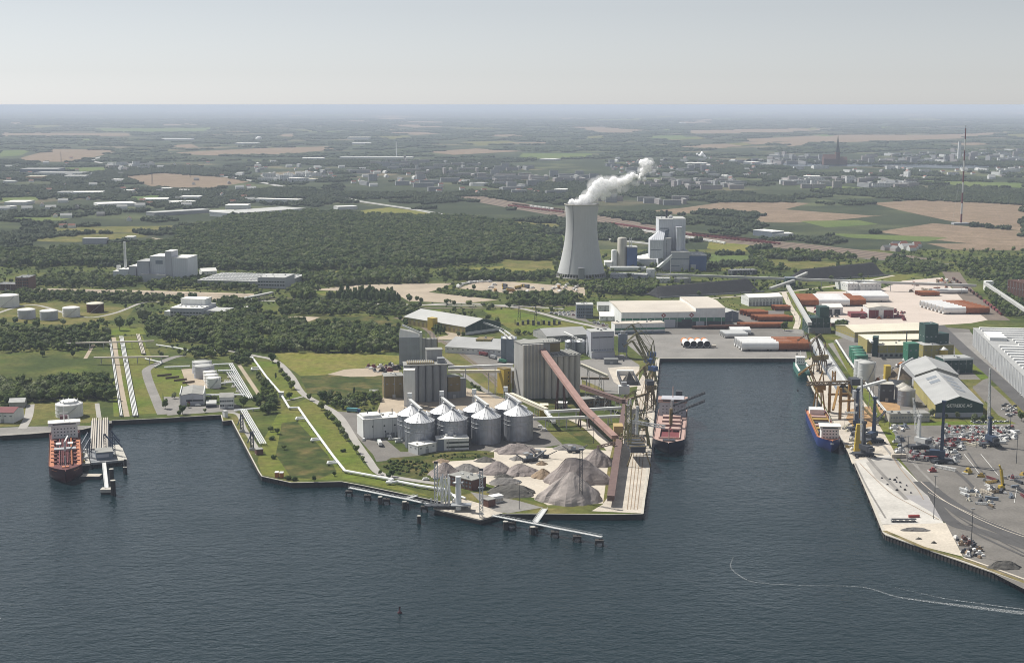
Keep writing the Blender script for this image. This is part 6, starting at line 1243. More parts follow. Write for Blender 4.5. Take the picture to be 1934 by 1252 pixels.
gal_px('feed_gallery', 'grey conveyor gallery rising inland from the green transfer tower', zm(275, 300), 16, zm(430, 565), 24, 6, 4, 'light_grey_roof', 5); gal_px('coal_gallery', 'very long pale conveyor bridge from the power plant to the coal yard', zh(830, 828), 14, zm(1600, 297), 16, 5.5, 4, 'light_grey_roof', 14)
gal_px('coal_gallery', 'short pale conveyor climbing to the second coal heap', zm(325, 245), 14, zm(408, 208), 22, 5.5, 4, 'light_grey_roof', 1); gal_px('coal_gallery', 'short pale conveyor dropping to the first coal heap', zm(320, 260), 14, zm(150, 318), 6, 5, 4, 'light_grey_roof', 1); gal_px('coal_gallery', 'pale conveyor at the right frame edge among trees', zm(1668, 285), 14, zm(1960, 480), 14, 6, 4, 'light_grey_roof', 4)
t, L = house('coal_transfer_tower', 'dark green coal transfer tower between the two coal heaps', 'tower', zm(262, 312), zm(328, 312), 20, 18, 'green_dark', 'blue_grey')
t, L = house('white_coal_head', 'white conveyor head house at the right tree belt', 'tower', zm(1665, 330), zm(1718, 330), 14, 16, 'white_wall', 'white_roof')
t, L = house('brown_bunker', 'dark brown bunker at the right frame edge', 'building', zm(1812, 385), zm(1960, 420), 40, 32, 'rust_dark', 'rust_dark')
t, L = house('yellow_mill_hall', 'long yellow hall with cream roof behind the green tanks', 'hall', ze(555, 300), ze(1105, 282), 66, 14, 'yellow_wall', 'cream_roof', 'gable', 5, 'x', base='concrete', base_h=6)
t, L = house('yellow_press_hall', 'yellow hall with two tier cream roof right of the green tanks', 'hall', ze(715, 400), ze(975, 398), 34, 16, 'yellow_wall', 'cream_roof', base='concrete', base_h=6); MB().box(-6, L + 34, 34.1, 78, 0, 18).build('rear_hall', 'yellow_wall', t); MB().box(-6.4, L + 34.4, 33.8, 78.4, 18, 18.8).build('rear_roof', 'cream_roof', t); MB().tube((L * .72, 6, 16.6), (L * .72, 6, 34), .8, 8).build('chimney', 'steel_dark', t)
openings(t, 'f', L, 34, 8, (1,), 4, 3.5, 'steel_dark', 'door')
t, L = house('green_shaft', 'plain green shaft building at the right of the press hall', 'tower', ze(905, 432), ze(975, 430), 16, 24, 'green', 'green'); t, L = house('green_box_tower', 'dark green box tower above the cream roofs', 'tower', ze(1012, 400), ze(1098, 398), 20, 44, 'green_dark', 'green_dark'); t, L = house('round_green_house', 'dark green block stepping down from the box tower', 'tower', ze(1100, 395), ze(1170, 390), 16, 30, 'green_dark', 'green_dark')
t, L = house('dark_green_shaft', 'slim dark green shaft left of the press hall', 'tower', ze(670, 395), ze(705, 397), 14, 26, 'green_dark', 'green_dark'); gal_px('white_gallery', 'short white conveyor joining the dark green shaft', ze(640, 268), 14, ze(672, 300), 22, 3, 2.4, 'white', 1)
t, L = house('small_yellow_mill', 'yellow and grey mill block right of the green shaft', 'building', ze(1005, 415), ze(1112, 412), 26, 19, 'yellow_wall', 'light_grey_roof'); t, L = house('cream_annex', 'cream roofed annex at the right end of the press hall', 'building', ze(1115, 398), ze(1205, 395), 40, 16, 'yellow_wall', 'cream_roof')
t = tank('yellow_tank', 'round yellow tank with white lid right of the mills', ze(1147, 418), 5.8, 13, 'yellow', 'white_roof', 4, stair=False); t, L = house('green_long_store', 'long dark green store with white parapet behind the grey halls', 'store', ze(1140, 505), ze(1330, 500), 26, 18, 'green_dark', 'grey_roof'); MB().box(-.6, L + .6, -.6, 0, 16.6, 19.4).build('parapet', 'white_wall', t)
for i in range(4): tank('green_tank', f'{["farthest", "second farthest", "second nearest", "nearest"][i]} round green tank in the row of four', ze(574 + i * 11, 404 + i * 19), 8.9, 14, 'green', 'green', 1.2, 'row of four green tanks', stair=False, rail=False)
tank('grey_silo_tank', 'rear grey round tank in front of the green tanks', ze(606, 556), 8.5, 24, 'steel_pale', 'light_grey_roof', 2); tank('grey_silo_tank', 'front wide grey round tank in front of the green tanks', ze(646, 578), 10.5, 25, 'steel_pale', 'light_grey_roof', 3)
# the two grey roofed halls with the lettering
SK = .15; h, rh = 14, 8.5                                         # walls run back at a slant like the quay
def sk_prism(nm, m, pts, y0, y1):
    v = [(x + SK * y0, y0, z) for x, z in pts] + [(x + SK * y1, y1, z) for x, z in pts]; n = len(pts)
    return MB().add(v, [tuple(range(n)), tuple(range(2 * n - 1, n - 1, -1))] + [(i, n + i, n + (i + 1) % n, (i + 1) % n) for i in range(n)]).build(nm, m, t)
for nm, lab, p0, p1, D in (('grey_roof_hall', 'grey roofed hall directly behind the hall with white lettering', ze(950, 592), ze(1235, 590), 80), ('lettered_hall', 'grey roofed grain hall with white lettering on its dark green gable', ze(1085, 792), ze(1396, 790), 148)):
    a, rz, L = frame(p0, p1); t = thing(nm, lab, 'hall', a, rz); sk_prism('wall', 'yellow_wall' if D > 100 else 'grey_wall', [(0, 0), (L, 0), (L, h), (L / 2, h + rh), (0, h)], 0, D)
    for s_, x0, x1 in ((0, -1, L / 2), (1, L / 2, L + 1)):
        zA, zB = (h - .4, h + rh + .1) if s_ == 0 else (h + rh + .1, h - .4); sk_prism('roof_slope', 'grey_roof', [(x0, zA), (x1, zB), (x1, zB + .5), (x0, zA + .5)], -1, D + 1)
    c0 = [(a.x + x + SK * y, a.y + y) for x, y in ((-3, -3), (L + 3, -3), (L + 3, D), (-3, D))]; notree_world(c0)
sk_prism('gable_plinth', 'violet_grey', [(-.2, 0), (L + .2, 0), (L + .2, 5), (-.2, 5)], -.4, -.05); sk_prism('gable_cladding', 'green_dark', [(-.1, 5), (L + .1, 5), (L + .1, h), (L / 2, h + rh), (-.1, h)], -.35, -.05)
for k in range(4):
    for sx in (0, 1):
        if sx == 0 and k > 1: continue
        y0 = 42 + k * 24 if sx else 92 + k * 22; x0, x1 = (L * .57, L * .80) if sx else (L * .2, L * .42); f = lambda x: h + rh * (1 - abs(x - L / 2) / (L / 2)) + .75
        MB().add([(x0 + SK * y0, y0, f(x0)), (x1 + SK * y0, y0, f(x1)), (x1 + SK * (y0 + 13), y0 + 13, f(x1)), (x0 + SK * (y0 + 13), y0 + 13, f(x0))], [(0, 1, 2, 3)]).build('skylight', 'skylight', t)
def lettering(t, text, size, loc, m='white', rot=(R(90), 0, 0)):
    cu = bpy.data.curves.new('lettering', 'FONT'); cu.body = text; cu.size = size; cu.align_x = 'CENTER'; cu.extrude = .06; cu.offset = .12; o_ = bpy.data.objects.new('lettering', cu); COL.objects.link(o_); bpy.context.view_layer.update()
    me = bpy.data.meshes.new_from_object(o_.evaluated_get(bpy.context.evaluated_depsgraph_get())); bpy.data.objects.remove(o_)
    me.materials.clear(); me.materials.append(M[m]); q = bpy.data.objects.new('lettering', me); COL.objects.link(q); q.parent = t; q.location = loc; q.rotation_euler = rot
lettering(t, 'GETREIDE AG', 4.6, (L / 2, -.55, 11.2))
# round timber-roofed store, yellow elevator and small silos
c = gp(*ze(868, 612)) + Vector((0, 15, 0)); t = thing('round_grain_store', 'round store with brown conical roof beside the lettered hall', 'silo', c); MB().lathe(0, 0, [(15, 0), (15, 12)], 28).build('shell', 'steel_sheet', t); MB().lathe(0, 0, [(15.6, 11.8), (2, 24)], 14, smooth=False).build('roof', 'brown', t); MB().beam((1, -1, 27), (-5, -14, 11), 1.6, 1.6).build('roof_conveyor', 'white', t); MB().beam((0, 0, 26), (18, 8, 34), 1.8, 1.8).build('roof_conveyor', 'steel', t)
t, L = house('yellow_elevator', 'slim yellow elevator shaft beside the round store', 'tower', ze(755, 600), ze(790, 600), 9, 26, 'yellow', 'yellow'); gal_px('ship_conveyor', 'white conveyor boom from the yellow elevator towards the blue freighter', zq(760, 205), 34, zq(1078, 117), 33, 3, 2.4, 'white_wall', 1)
t, L = house('dark_loading_box', 'dark loading box with pale top below the yellow elevator', 'building', ze(722, 690), ze(812, 692), 16, 20, 'steel_dark', 'concrete_pale')
for i, (x, y, r, hh) in enumerate(((884, 700, 8.5, 17), (910, 722, 9.6, 17))): tank('grain_bin', f'{"rear" if i == 0 else "front"} small steel bin with pale cone beside the lettered hall', ze(x, y), r, hh, 'steel_sheet', 'concrete_pale', 5.5, stair=False)
t, L = house('canteen', 'long low beige building with small windows in front of the halls', 'building', ze(788, 828), ze(1048, 822), 16, 9, 'concrete_pale', 'felt_roof'); openings(t, 'f', L, 16, 14, (4.5,), 2, 1.6, 'skylight')
c = gp(*zf(600, 30)); t = thing('conveyor_mast', 'grey machinery mast at the end of the white conveyor boom', 'tower', gp(*zq(728, 690))); MB().lattice((0, 0, 0), (0, 0, 34), 4, 4, .3).build('frame', 'steel', t); MB().box(-4, 4, -4, 4, 33, 41).build('head', 'steel', t)
pipeline('belt_line', 'long pale pipe conveyor beside the grass strip', pz(ze, (435, 305), (520, 440), (610, 560), (690, 690), (780, 800)), 1.4, 'steel_pale', 4, 16)
# big shed with skylight ribs at the right edge
a, rz, L = frame(ze(1330, 320), ze(1800, 800)); t = thing('skylight_shed', 'vast shed with rows of white roof lights at the right frame edge', 'hall', a, rz); D = 170; hh = 24
MB().box(0, L, 0, D, 0, hh).build('wall', 'grey_wall', t); MB().box(-.5, L + .5, -.5, D + .5, hh, hh + .8).build('roof', 'grey_roof', t)
rl = MB().box(-3, 3, -D * .46, D * .46, 0, 2.2).mesh('roof_light', 'white'); px_ = MB().box(-.7, .7, -.4, .1, 0, hh).mesh('pillar', 'white_wall')
nb = int(L / 19)
for k in range(nb):
    if 4 < k < 8: continue
    link_mesh('roof_light', rl, t, (9 + k * 19, D / 2, hh + .8)); link_mesh('pillar', px_, t, (9 + k * 19, 0, 0))
for k in range(5, 8): MB().box(9 + k * 19 - 3, 9 + k * 19 + 3, 34, D * .96, hh + .8, hh + 3).build('roof_light', 'white', t); link_mesh('pillar', px_, t, (9 + k * 19, 0, 0))
MB().box(62, 110, 4, 26, hh + .8, hh + 5).build('roof_plant', 'white_wall', t)

# ================================================================== POWER STATION
TC = gp(1100, 528) + Vector((0, 52, 0)); t = thing('cooling_tower', 'huge pale hyperbolic cooling tower giving off steam', 'cooling tower', TC)
prof = []
for k in range(29):
    z = 8 + (141.5 - 8) * k / 28; q = (z - 104) / 104
    r = 30.6 * math.sqrt(1 + (q * 1.24) ** 2) if z < 104 else 30.6 * math.sqrt(1 + (q * 1.15) ** 2); prof.append((r, z))
MB().lathe(0, 0, prof, 96).build('shell', 'tower_concrete', t); MB().lathe(0, 0, [(r - 1.0, z) for r, z in prof[::-1]], 64).build('inner_shell', 'tower_concrete', t)
r1 = prof[-1][0]; MB().lathe(0, 0, [(r1 - 1, 141.4), (r1 + .8, 140.4), (r1 + .8, 142.1), (r1 - 1, 142.1)], 64).build('rim', 'concrete_pale', t)
r0 = prof[0][0]; cm_ = MB().beam((r0 + 3, 0, 0), (r0, 0, 8.3), 1.1, 1.1).mesh('column', 'concrete')
for k in range(48): link_mesh('column', cm_, t, (0, 0, 0), k * math.pi / 24)
MB().lathe(0, 0, [(r0 + 4, 0), (r0 + 4, 2), (r0 + 3, 2)], 48).build('basin_wall', 'concrete', t)
g = MB()
for k in range(28):
    an = R(236) ; a_, b_ = prof[k], prof[k + 1]; g.beam((math.cos(an) * (a_[0] + .3), math.sin(an) * (a_[0] + .3), a_[1]), (math.cos(an) * (b_[0] + .3), math.sin(an) * (b_[0] + .3), b_[1]), 1.2, .5)
g.build('ladder', 'concrete_dark', t); MB().box(-8, 4, -r0 - 4, -r0 + 2, 0, 22).build('stair_block', 'concrete_dark', t)
notree_world([(TC.x + 60 * math.cos(i * .785), TC.y + 60 * math.sin(i * .785)) for i in range(8)])
def solid_px(t, o, name, m, x0, x1, yb, yt, dep, dy=0., rm=None):
    """upright block whose front foot shows at yb and top at yt (photo pixels) in front of/behind the thing's base"""
    Y = o.y + dy; A = at_depth(x0, yt, Y); B = at_depth(x1, yt, Y); b0 = max(0., at_depth(x0, yb, Y).z - GZ)
    MB().box(A.x - o.x, B.x - o.x, dy, dy + dep, b0, A.z - GZ).build(name, m, t)
    if rm: MB().box(A.x - o.x - .5, B.x - o.x + .5, dy - .5, dy + dep + .5, A.z - GZ, A.z - GZ + 1).build('roof', rm, t)
    return A.x - o.x, B.x - o.x, A.z - GZ
O = gp(1275, 512); t = thing('boiler_house', 'tall stepped white boiler house of the power station', 'power plant', O)
X = lambda x, y: zv(x, y)
for nm, m, (x0, yt), (x1, yb), dep, dy, rm in (('boiler_block', 'plant_white', X(658, 672), X(778, 1165), 62, 40, 'light_grey_roof'), ('boiler_block_left', 'plant_white', X(524, 675), X(656, 1165), 62, 42, 'light_grey_roof'), ('filter_block', 'plant_white', X(690, 752), X(740, 1165), 20, 20, 'violet_grey'), ('bunker_bay', 'violet_grey', X(570, 858), X(640, 1165), 24, 17, 'light_grey_roof'), ('coal_bay', 'plant_white', X(440, 868), X(568, 1042), 34, 14, None), ('machine_hall', 'violet_grey', X(640, 985), X(812, 1170), 60, 0, 'light_grey_roof'), ('turbine_hall', 'blue', X(814, 1018), X(975, 1165), 70, 2, 'light_grey_roof')):
    solid_px(t, O, nm, m, x0, x1, yb, yt, dep, dy, rm)
def yz(px_, py_, dy): p = at_depth(px_, py_, O.y + dy); return (p.x - O.x, dy, p.z - GZ)
a, b, c, d = yz(*X(440, 868), 14), yz(*X(568, 868), 14), yz(*X(585, 780), 41), yz(*X(524, 780), 41)
MB().add([a, b, c, d, (a[0], 48, a[2]), (b[0], 48, b[2])], [(0, 1, 2, 3), (0, 3, 4), (1, 5, 2)]).build('sloped_roof', 'plant_white', t); MB().add([b, (b[0] + 12, 41, b[2]), (c[0] + 8, 41, c[2] + 3), c], [(0, 1, 2, 3)]).build('sloped_side', 'blue_grey', t)
q0, q1 = yz(*X(640, 1045), -.3), yz(*X(815, 1035), -.3); MB().box(q0[0], q1[0], -.3, -.02, q0[2] - 2, q0[2]).build('louvre_band', 'blue_grey', t); q0 = yz(*X(640, 1110), -.3); MB().box(q0[0], q0[0] + 17, -.3, -.02, q0[2] - 2, q0[2]).build('louvre_band', 'blue_grey', t)
q0 = yz(*X(525, 755), 41.5); MB().box(q0[0] + 2, q0[0] + 20, 41.6, 41.95, q0[2] - 2.2, q0[2]).build('louvre_band', 'blue_grey', t); q0 = yz(*X(445, 960), 13.6); MB().box(q0[0], q0[0] + 22, 13.6, 13.9, q0[2] - 1.2, q0[2]).build('louvre_band', 'blue_grey', t)
lm = MB().box(-.8, .8, -.2, .1, 0, 1.6).mesh('window', 'glass')
for k in range(7): q0 = yz(*X(596, 885 + k * 22), 16.7); link_mesh('window', lm, t, (q0[0], 16.7, q0[2]))
for k in range(3): q0 = yz(*X(836 + k * 42, 1008), 20); MB().tube((q0[0], 20, q0[2] - 4), (q0[0], 20, q0[2] + 2), 2.6, 10).build('roof_vent', 'white', t)
q0 = yz(*X(595, 672), 70); MB().tube((q0[0], 70, q0[2] - 2), (q0[0], 70, q0[2] + 19), 2.2, 10).build('stack', 'steel_dark', t); q0 = yz(*X(635, 660), 70); MB().lathe(q0[0], 70, [(4.5, q0[2] - 4), (4.5, q0[2] + 2), (3, q0[2] + 5), (.2, q0[2] + 6)], 12).build('vessel', 'white', t); q0 = yz(*X(548, 664), 60); MB().tube((q0[0], 60, q0[2] - 3), (q0[0], 60, q0[2] + 4), 1.6, 8).build('vent_pipe', 'white', t)
for k in range(2): q0 = yz(*X(775 + k * 72, 1100), -.4); MB().box(q0[0] - 5, q0[0] + 5, -5, -.05, 0, q0[2]).build('annex', 'violet_grey', t)
O2 = gp(1180, 511); t = thing('flue_gas_plant', 'pale round absorber towers and blue block beside the cooling tower', 'power plant', O2)
for nm, m, (x0, yt), (x1, yb) in (('absorber', 'concrete_pale', X(132, 855), X(220, 1125)), ('small_absorber', 'white_wall', X(72, 970), X(128, 1125))):
    A, B = at_depth(x0, yt, O2.y + 18), at_depth(x1, yt, O2.y + 18); r = (B.x - A.x) / 2; MB().lathe((A.x + B.x) / 2 - O2.x, 18, [(r, 0), (r, A.z - GZ), (r * .8, A.z - GZ + 2), (.3, A.z - GZ + 3)], 24).build(nm, m, t)
solid_px(t, O2, 'blue_block', 'blue', *[X(222, 0)[0], X(320, 0)[0], X(0, 1122)[1], X(0, 942)[1]], 34, 6, 'light_grey_roof'); q = at_depth(*X(255, 850), O2.y + 20); MB().lattice((q.x - O2.x, 20, 40), (q.x - O2.x, 20, q.z - GZ), 5, 5, .4, 5).build('stair_tower', 'steel_pale', t); solid_px(t, O2, 'low_hall', 'white_wall', X(12, 0)[0], X(80, 0)[0], X(0, 1125)[1], X(0, 1080)[1], 30, 4, 'white_roof')
A, B = at_depth(*X(60, 1140), O2.y - 14), at_depth(*X(400, 1130), O2.y - 14); g = MB().tube((A.x - O2.x, -14, A.z - GZ), (B.x - O2.x, -14, A.z - GZ), 5, 14); g.build('cooling_duct', 'white_wall', t)
for k in range(4): x = A.x - O2.x + (k + .5) * (B.x - A.x) / 4; MB().box(x - 1, x + 1, -17, -11, 0, A.z - GZ - 4.6).build('duct_pier', 'concrete', t)
t = tank('cone_hall', 'wide low round store with white roof left of the boiler house', zv(440, 1120), 34, 15, 'violet_grey', 'white_roof', 9, stair=False, n=36, rings=0)
p0, p1 = at_depth(*X(475, 1170), O.y - 12), at_depth(*X(640, 1020), O.y + 2); gallery('inclined_gallery', 'white inclined coal conveyor rising to the boiler house', p0, p1, 7, 5.5, 'white_wall', 1, cat='conveyor'); t, L = house('corner_tower', 'small white corner tower at the foot of the inclined gallery', 'tower', zv(402, 1225), zv(472, 1228), 12, 17, 'white_wall', 'white_roof')
A = gp(*zv(630, 1245)); t = thing('lamp_mast', 'thin pale mast in front of the boiler house', 'mast', A); MB().tube((0, 0, 0), (0, 0, 42), .8, 8, .5).build('shaft', 'white', t); MB().box(-2, 2, -.5, .5, 42, 43).build('lamp_head', 'white', t)
t, L = house('ash_shed', 'long low dark shed right of the boiler house', 'building', zh(1330, 835), zh(1495, 830), 22, 9, 'steel_dark', 'dark_roof'); t, L = house('pump_house', 'low white pump house in front of the boiler house', 'building', zh(835, 885), zh(920, 885), 20, 9, 'white_wall', 'white_roof'); t = tank('ash_tank', 'low wide grey tank in front of the boiler house', zh(1012, 886), 16, 8, 'concrete', 'light_grey_roof', 1.5, stair=False)
t, L = house('grey_annex', 'flat grey annex right of the cooling tower foot', 'building', zh(530, 855), zh(770, 860), 26, 8, 'violet_grey', 'light_grey_roof')
# coal heaps: long ridged dumps
def coal(label, f0, f1, r0, r1, end=.06):
    A, B = gp(*f0), gp(*f1); d = B - A; L = d.length; rz = math.atan2(d.y, d.x); W = 62.; mid = (A + B) / 2
    def top(fx, base): k = proj(base.x, base.y, GZ); return max(8, hz(k[0], k[1], fx[1]))
    nrm = Vector((-d.y, d.x, 0)).normalized(); h0 = top(r0, A + nrm * W / 2); h1 = top(r1, B + nrm * W / 2); n = 40; g = MB(); v = []
    for i in range(n + 1):
        s = i / n; e = min(1, s / end, (1 - s) / end); hh = (h0 + (h1 - h0) * s) * (.12 + .88 * e)
        for j, (y, z) in enumerate(((0, 0), (.24, .52), (.44, .95), (.5, 1), (.56, .95), (.76, .52), (1, 0))):
            wob = 1 + .04 * noise.noise(Vector((s * 18, j * 2.1, h0)))
            v.append((s * L, y * W, hh * z * wob if z else -.2))
    f = [(i * 7 + j, (i + 1) * 7 + j, (i + 1) * 7 + j + 1, i * 7 + j + 1) for i in range(n) for j in range(6)]
    t = thing('coal_heap', label, 'coal heap', A, rz); g.add(v, f).build('dump', 'coal', t)
    for i in range(1, 4): MB().add([(L * i / 4 - .8, W * .03, .8), (L * i / 4 + .8, W * .03, .8), (L * i / 4 + .8 - 6, W * .44, h0 * .97), (L * i / 4 - .8 - 6, W * .44, h0 * .97)], [(0, 1, 2, 3)]).build('slide_mark', 'steel_dark', t)
    wl_ = MB().box(0, L / 26 - .4, -3, -2, 0, 2.6).mesh('retaining_block', 'concrete_dark')
    for i in range(26): link_mesh('retaining_block', wl_, t, (i * L / 26, 0, 0))
    notree_world([A, B, B + nrm * W, A + nrm * W])
coal('long black coal heap directly behind the cream terminal hall', zh(850, 985), zh(1535, 945), zh(835, 912), zh(1490, 850)); coal('long black coal heap right of the coal transfer tower', zm(400, 268), zm(985, 225), zm(410, 185), zm(925, 128))

# ================================================================== STEAM
def steam(name, label, pts, Y, seed, sub=3, ms='steam', k0=1.):
    g = bmesh.new(); rs = random.Random(seed)
    for (x, y, r) in pts:
        c = at_depth(x, y, Y + rs.uniform(-.3, .3) * r); rr = r * k0 * Y / FPX
        for k in range(7):
            q = rr * rs.uniform(.45, .8) if k else rr * .85; off = Vector((rs.gauss(0, 1), rs.gauss(0, 1), rs.gauss(0, .8))).normalized() * rr * (.55 if k else 0)
            m_ = bmesh.ops.create_icosphere(g, subdivisions=sub, radius=1)
            for v in m_['verts']:
                n0 = v.co.copy(); w = c + off + n0 * q
                f = 1 + .30 * noise.fractal(w * (1.0 / rr) * 1.4, .9, 2.1, 4) + .12 * noise.fractal(w * (5.0 / rr), .8, 2.1, 3)
                v.co = c + off + n0 * q * f
    me = bpy.data.meshes.new(name); g.to_mesh(me); g.free(); me.polygons.foreach_set('use_smooth', [True] * len(me.polygons)); me.materials.append(M[ms])
    o_ = bpy.data.objects.new(name, me); COL.objects.link(o_); tag(o_, label, 'steam', kind='stuff'); rmd = o_.modifiers.new('union', 'REMESH'); rmd.mode = 'VOXEL'; rmd.voxel_size = .9 * Y / FPX; rmd.use_smooth_shade = True
sm = bpy.data.materials.new('steam'); sm.use_nodes = True; M['steam'] = sm; b_ = sm.node_tree.nodes['Principled BSDF']
b_.inputs['Base Color'].default_value = (.995, .995, .995, 1); b_.inputs['Roughness'].default_value = 1.; b_.inputs['Specular IOR Level'].default_value = 0.
b_.inputs['Subsurface Weight'].default_value = 1.; b_.inputs['Subsurface Radius'].default_value = (1, 1, 1); b_.inputs['Subsurface Scale'].default_value = 40.
PLUME = [(1080, 383, 8), (1090, 384, 9), (1100, 380, 12), (1110, 377, 13), (1118, 370, 15), (1126, 363, 17), (1128, 350, 13), (1135, 343, 11), (1136, 358, 15), (1145, 352, 15), (1154, 350, 14), (1160, 342, 11), (1166, 350, 12), (1174, 344, 12), (1183, 341, 10), (1190, 336, 9), (1196, 331, 7), (1203, 333, 5), (1208, 338, 4), (1212, 330, 6), (1218, 338, 5), (1217, 322, 9), (1222, 312, 11), (1214, 308, 8), (1228, 308, 7), (1220, 304, 7), (1227, 320, 6), (1170, 360, 6), (1150, 368, 7), (1140, 374, 7)]
steam('steam_plume', 'white steam plume drifting right from the cooling tower', PLUME, TC.y + 4, 5, k0=.74)
vm = bpy.data.materials.new('steam_mist'); vm.use_nodes = True; M['steam_mist'] = vm; vn_ = vm.node_tree.nodes; vn_.remove(vn_['Principled BSDF']); pv_ = vn_.new('ShaderNodeVolumePrincipled'); pv_.inputs['Color'].default_value = (1, 1, 1, 1); pv_.inputs['Density'].default_value = .032; vm.node_tree.links.new(pv_.outputs[0], vn_['Material Output'].inputs['Volume'])
steam('steam_mist', 'thin mist round the steam plume of the cooling tower', PLUME + [(1236, 318, 6), (1232, 330, 5), (1210, 322, 8), (1178, 356, 9), (1158, 366, 8), (1122, 382, 8), (1200, 346, 6)], TC.y + 4, 6, 2, 'steam_mist', 1.15)
steam('distant_steam', 'small white steam puff far behind the housing estate', [(1326, 292, 4), (1322, 294, 3.2), (1330, 296, 3), (1316, 291, 2), (1325, 289, 2.6), (1333, 299, 2)], 8600, 9, 2)

# ================================================================== TREES
def crown(seed, kind):
    rs = random.Random(seed); g = bmesh.new(); lobes = []
    if kind == 'poplar':
        for k in range(7): z = .22 + .72 * k / 6; lobes.append((rs.gauss(0, .04), rs.gauss(0, .04), z, .17 * math.sin(math.pi * (.16 + .74 * k / 6)) + .03, 1.3))
    elif kind == 'bush':
        for k in range(8): a = rs.uniform(0, 6.28); r = rs.uniform(.1, .45); lobes.append((math.cos(a) * r, math.sin(a) * r, rs.uniform(.25, .55), rs.uniform(.22, .4), .95))
    else:
        lobes.append((0, 0, .55, .27, 1.1))
        for k in range(9): a = k * 2.4 + rs.uniform(-.4, .4); r = rs.uniform(.14, .27); lobes.append((math.cos(a) * r, math.sin(a) * r, rs.uniform(.34, .82), rs.uniform(.13, .21), 1.))
    for (x, y, z, r, sz) in lobes:
        m = bmesh.ops.create_icosphere(g, subdivisions=2 if r > .25 and kind != 'poplar' else 1, radius=1)
        for v in m['verts']:
            n = v.co.copy(); f = 1 + .38 * noise.noise(n * 2.1 + Vector((seed * 3.1 + x * 9, y * 9, z * 9))) + rs.uniform(-.1, .1)
            v.co = Vector((x, y, z)) + Vector((n.x, n.y, n.z * sz)) * r * f
    cnt = 220 if kind != 'poplar' else 130                       # leaf clumps standing off the lobes
    for k in range(cnt):
        x, y, z, r, sz = rs.choice(lobes); d = Vector((rs.gauss(0, 1), rs.gauss(0, 1), rs.gauss(.25, 1))).normalized(); c = Vector((x, y, z)) + Vector((d.x, d.y, d.z * sz)) * r * rs.uniform(.98, 1.3)
        u = d.orthogonal().normalized(); w = d.cross(u); s = rs.uniform(.025, .055); a = rs.uniform(0, 6.28)
        g.faces.new([g.verts.new(c + (u * math.cos(a + q) + w * math.sin(a + q)) * s + d * rs.uniform(-.02, .03)) for q in (0, 2.1, 4.2)])
    return g
def mesh_of(g, name, m):
    me = bpy.data.meshes.new(name); g.to_mesh(me); g.free(); me.materials.append(M[m]); return me
CR = {'round': [mesh_of(crown(s, 'round'), 'crown', 'leaf') for s in (1, 2, 3, 4)] + [mesh_of(crown(9, 'round'), 'crown', 'leaf_silver')], 'poplar': [mesh_of(crown(s, 'poplar'), 'crown', 'leaf_deep') for s in (5, 6)], 'bush': [mesh_of(crown(s, 'bush'), 'crown', 'leaf') for s in (7, 8, 10)]}
tg = MB().tube((0, 0, -.01), (0, 0, .5), .028, 7, .015); tg.tube((0, 0, .3), (.12, .05, .55), .012, 5, .006); tg.tube((0, 0, .33), (-.1, -.08, .6), .012, 5, .006); TRUNK = tg.mesh('trunk', 'trunk')
def tree(x, y, h, kind, label, group, rs):
    t = thing('broadleaf_tree' if kind == 'round' else ('poplar_tree' if kind == 'poplar' else 'shrub'), label, 'tree' if kind != 'bush' else 'shrub', (x, y, GZ), rs.uniform(0, 6.28), group); w = h * rs.uniform(.85, 1.2)
    t.scale = (w, w, h); link_mesh('crown', rs.choice(CR[kind]), t); link_mesh('trunk', TRUNK, t)
def ordn(k): return f'{k}{"st" if k % 10 == 1 and k != 11 else "nd" if k % 10 == 2 and k != 12 else "rd" if k % 10 == 3 and k != 13 else "th"}'
rs = random.Random(3); POOL = []
def wood(pts, gap, h0, h1, kind, label, group, keep=1., single=True):
    m = raster(pts); w = [gp(*p) for p in pts]; x0, x1 = min(p.x for p in w), max(p.x for p in w); y0, y1 = min(p.y for p in w), max(p.y for p in w); y = y0
    while y < y1:
        x = x0
        while x < x1:
            X, Y = x + rs.uniform(-.5, .5) * gap, y + rs.uniform(-.5, .5) * gap; x += gap
            u, v = proj(X, Y, GZ); u, v = int(u), int(v)
            q = Vector((X / 38, Y / 60, 7)); u2, v2 = int(u + 9 * noise.noise(q)), int(v + 5 * noise.noise(q + Vector((9, 9, 9))))
            if not (0 <= u < 1934 and 0 <= v < 1252 and 0 <= u2 < 1934 and 0 <= v2 < 1252) or NOTREE[v, u] or not m[v2, u2]: continue
            if keep < 1 and noise.noise(Vector((X / 55, Y / 55, 4))) * .9 + .5 + rs.uniform(-.2, .2) > keep: continue
            if rs.random() < .06: continue
            POOL.append((X, Y, rs.uniform(h0 * .7, h1 * 1.1), kind, label, group, single))
        y += gap
W = wood
W(pz(za, (-20, 655), (160, 625), (260, 590), (300, 640), (480, 600), (580, 650), (585, 722), (400, 715), (140, 735), (-20, 755)), 8, 11, 16, 'round', 'tree in the dense wood behind the stepped white tank', 'wood behind the white tank')
W(pz(za, (-20, 385), (300, 375), (470, 370), (540, 400), (530, 450), (400, 470), (200, 485), (-20, 490)), 9, 7, 13, 'round', 'tree in the thicket between pasture and tank farm', 'thicket by the tank farm')
W(pz(za, (-20, 195), (330, 195), (560, 205), (900, 215), (960, 240), (700, 240), (420, 235), (-20, 236)), 9, 8, 13, 'round', 'tree in the belt below the rail yard', 'tree belt below the rail yard')
W(pz(za, (720, 330), (1000, 335), (1252, 280), (1252, 480), (1100, 470), (960, 440), (780, 420), (720, 390)), 9, 9, 15, 'round', 'tree in the thicket right of the pale works building', 'thicket by the works')
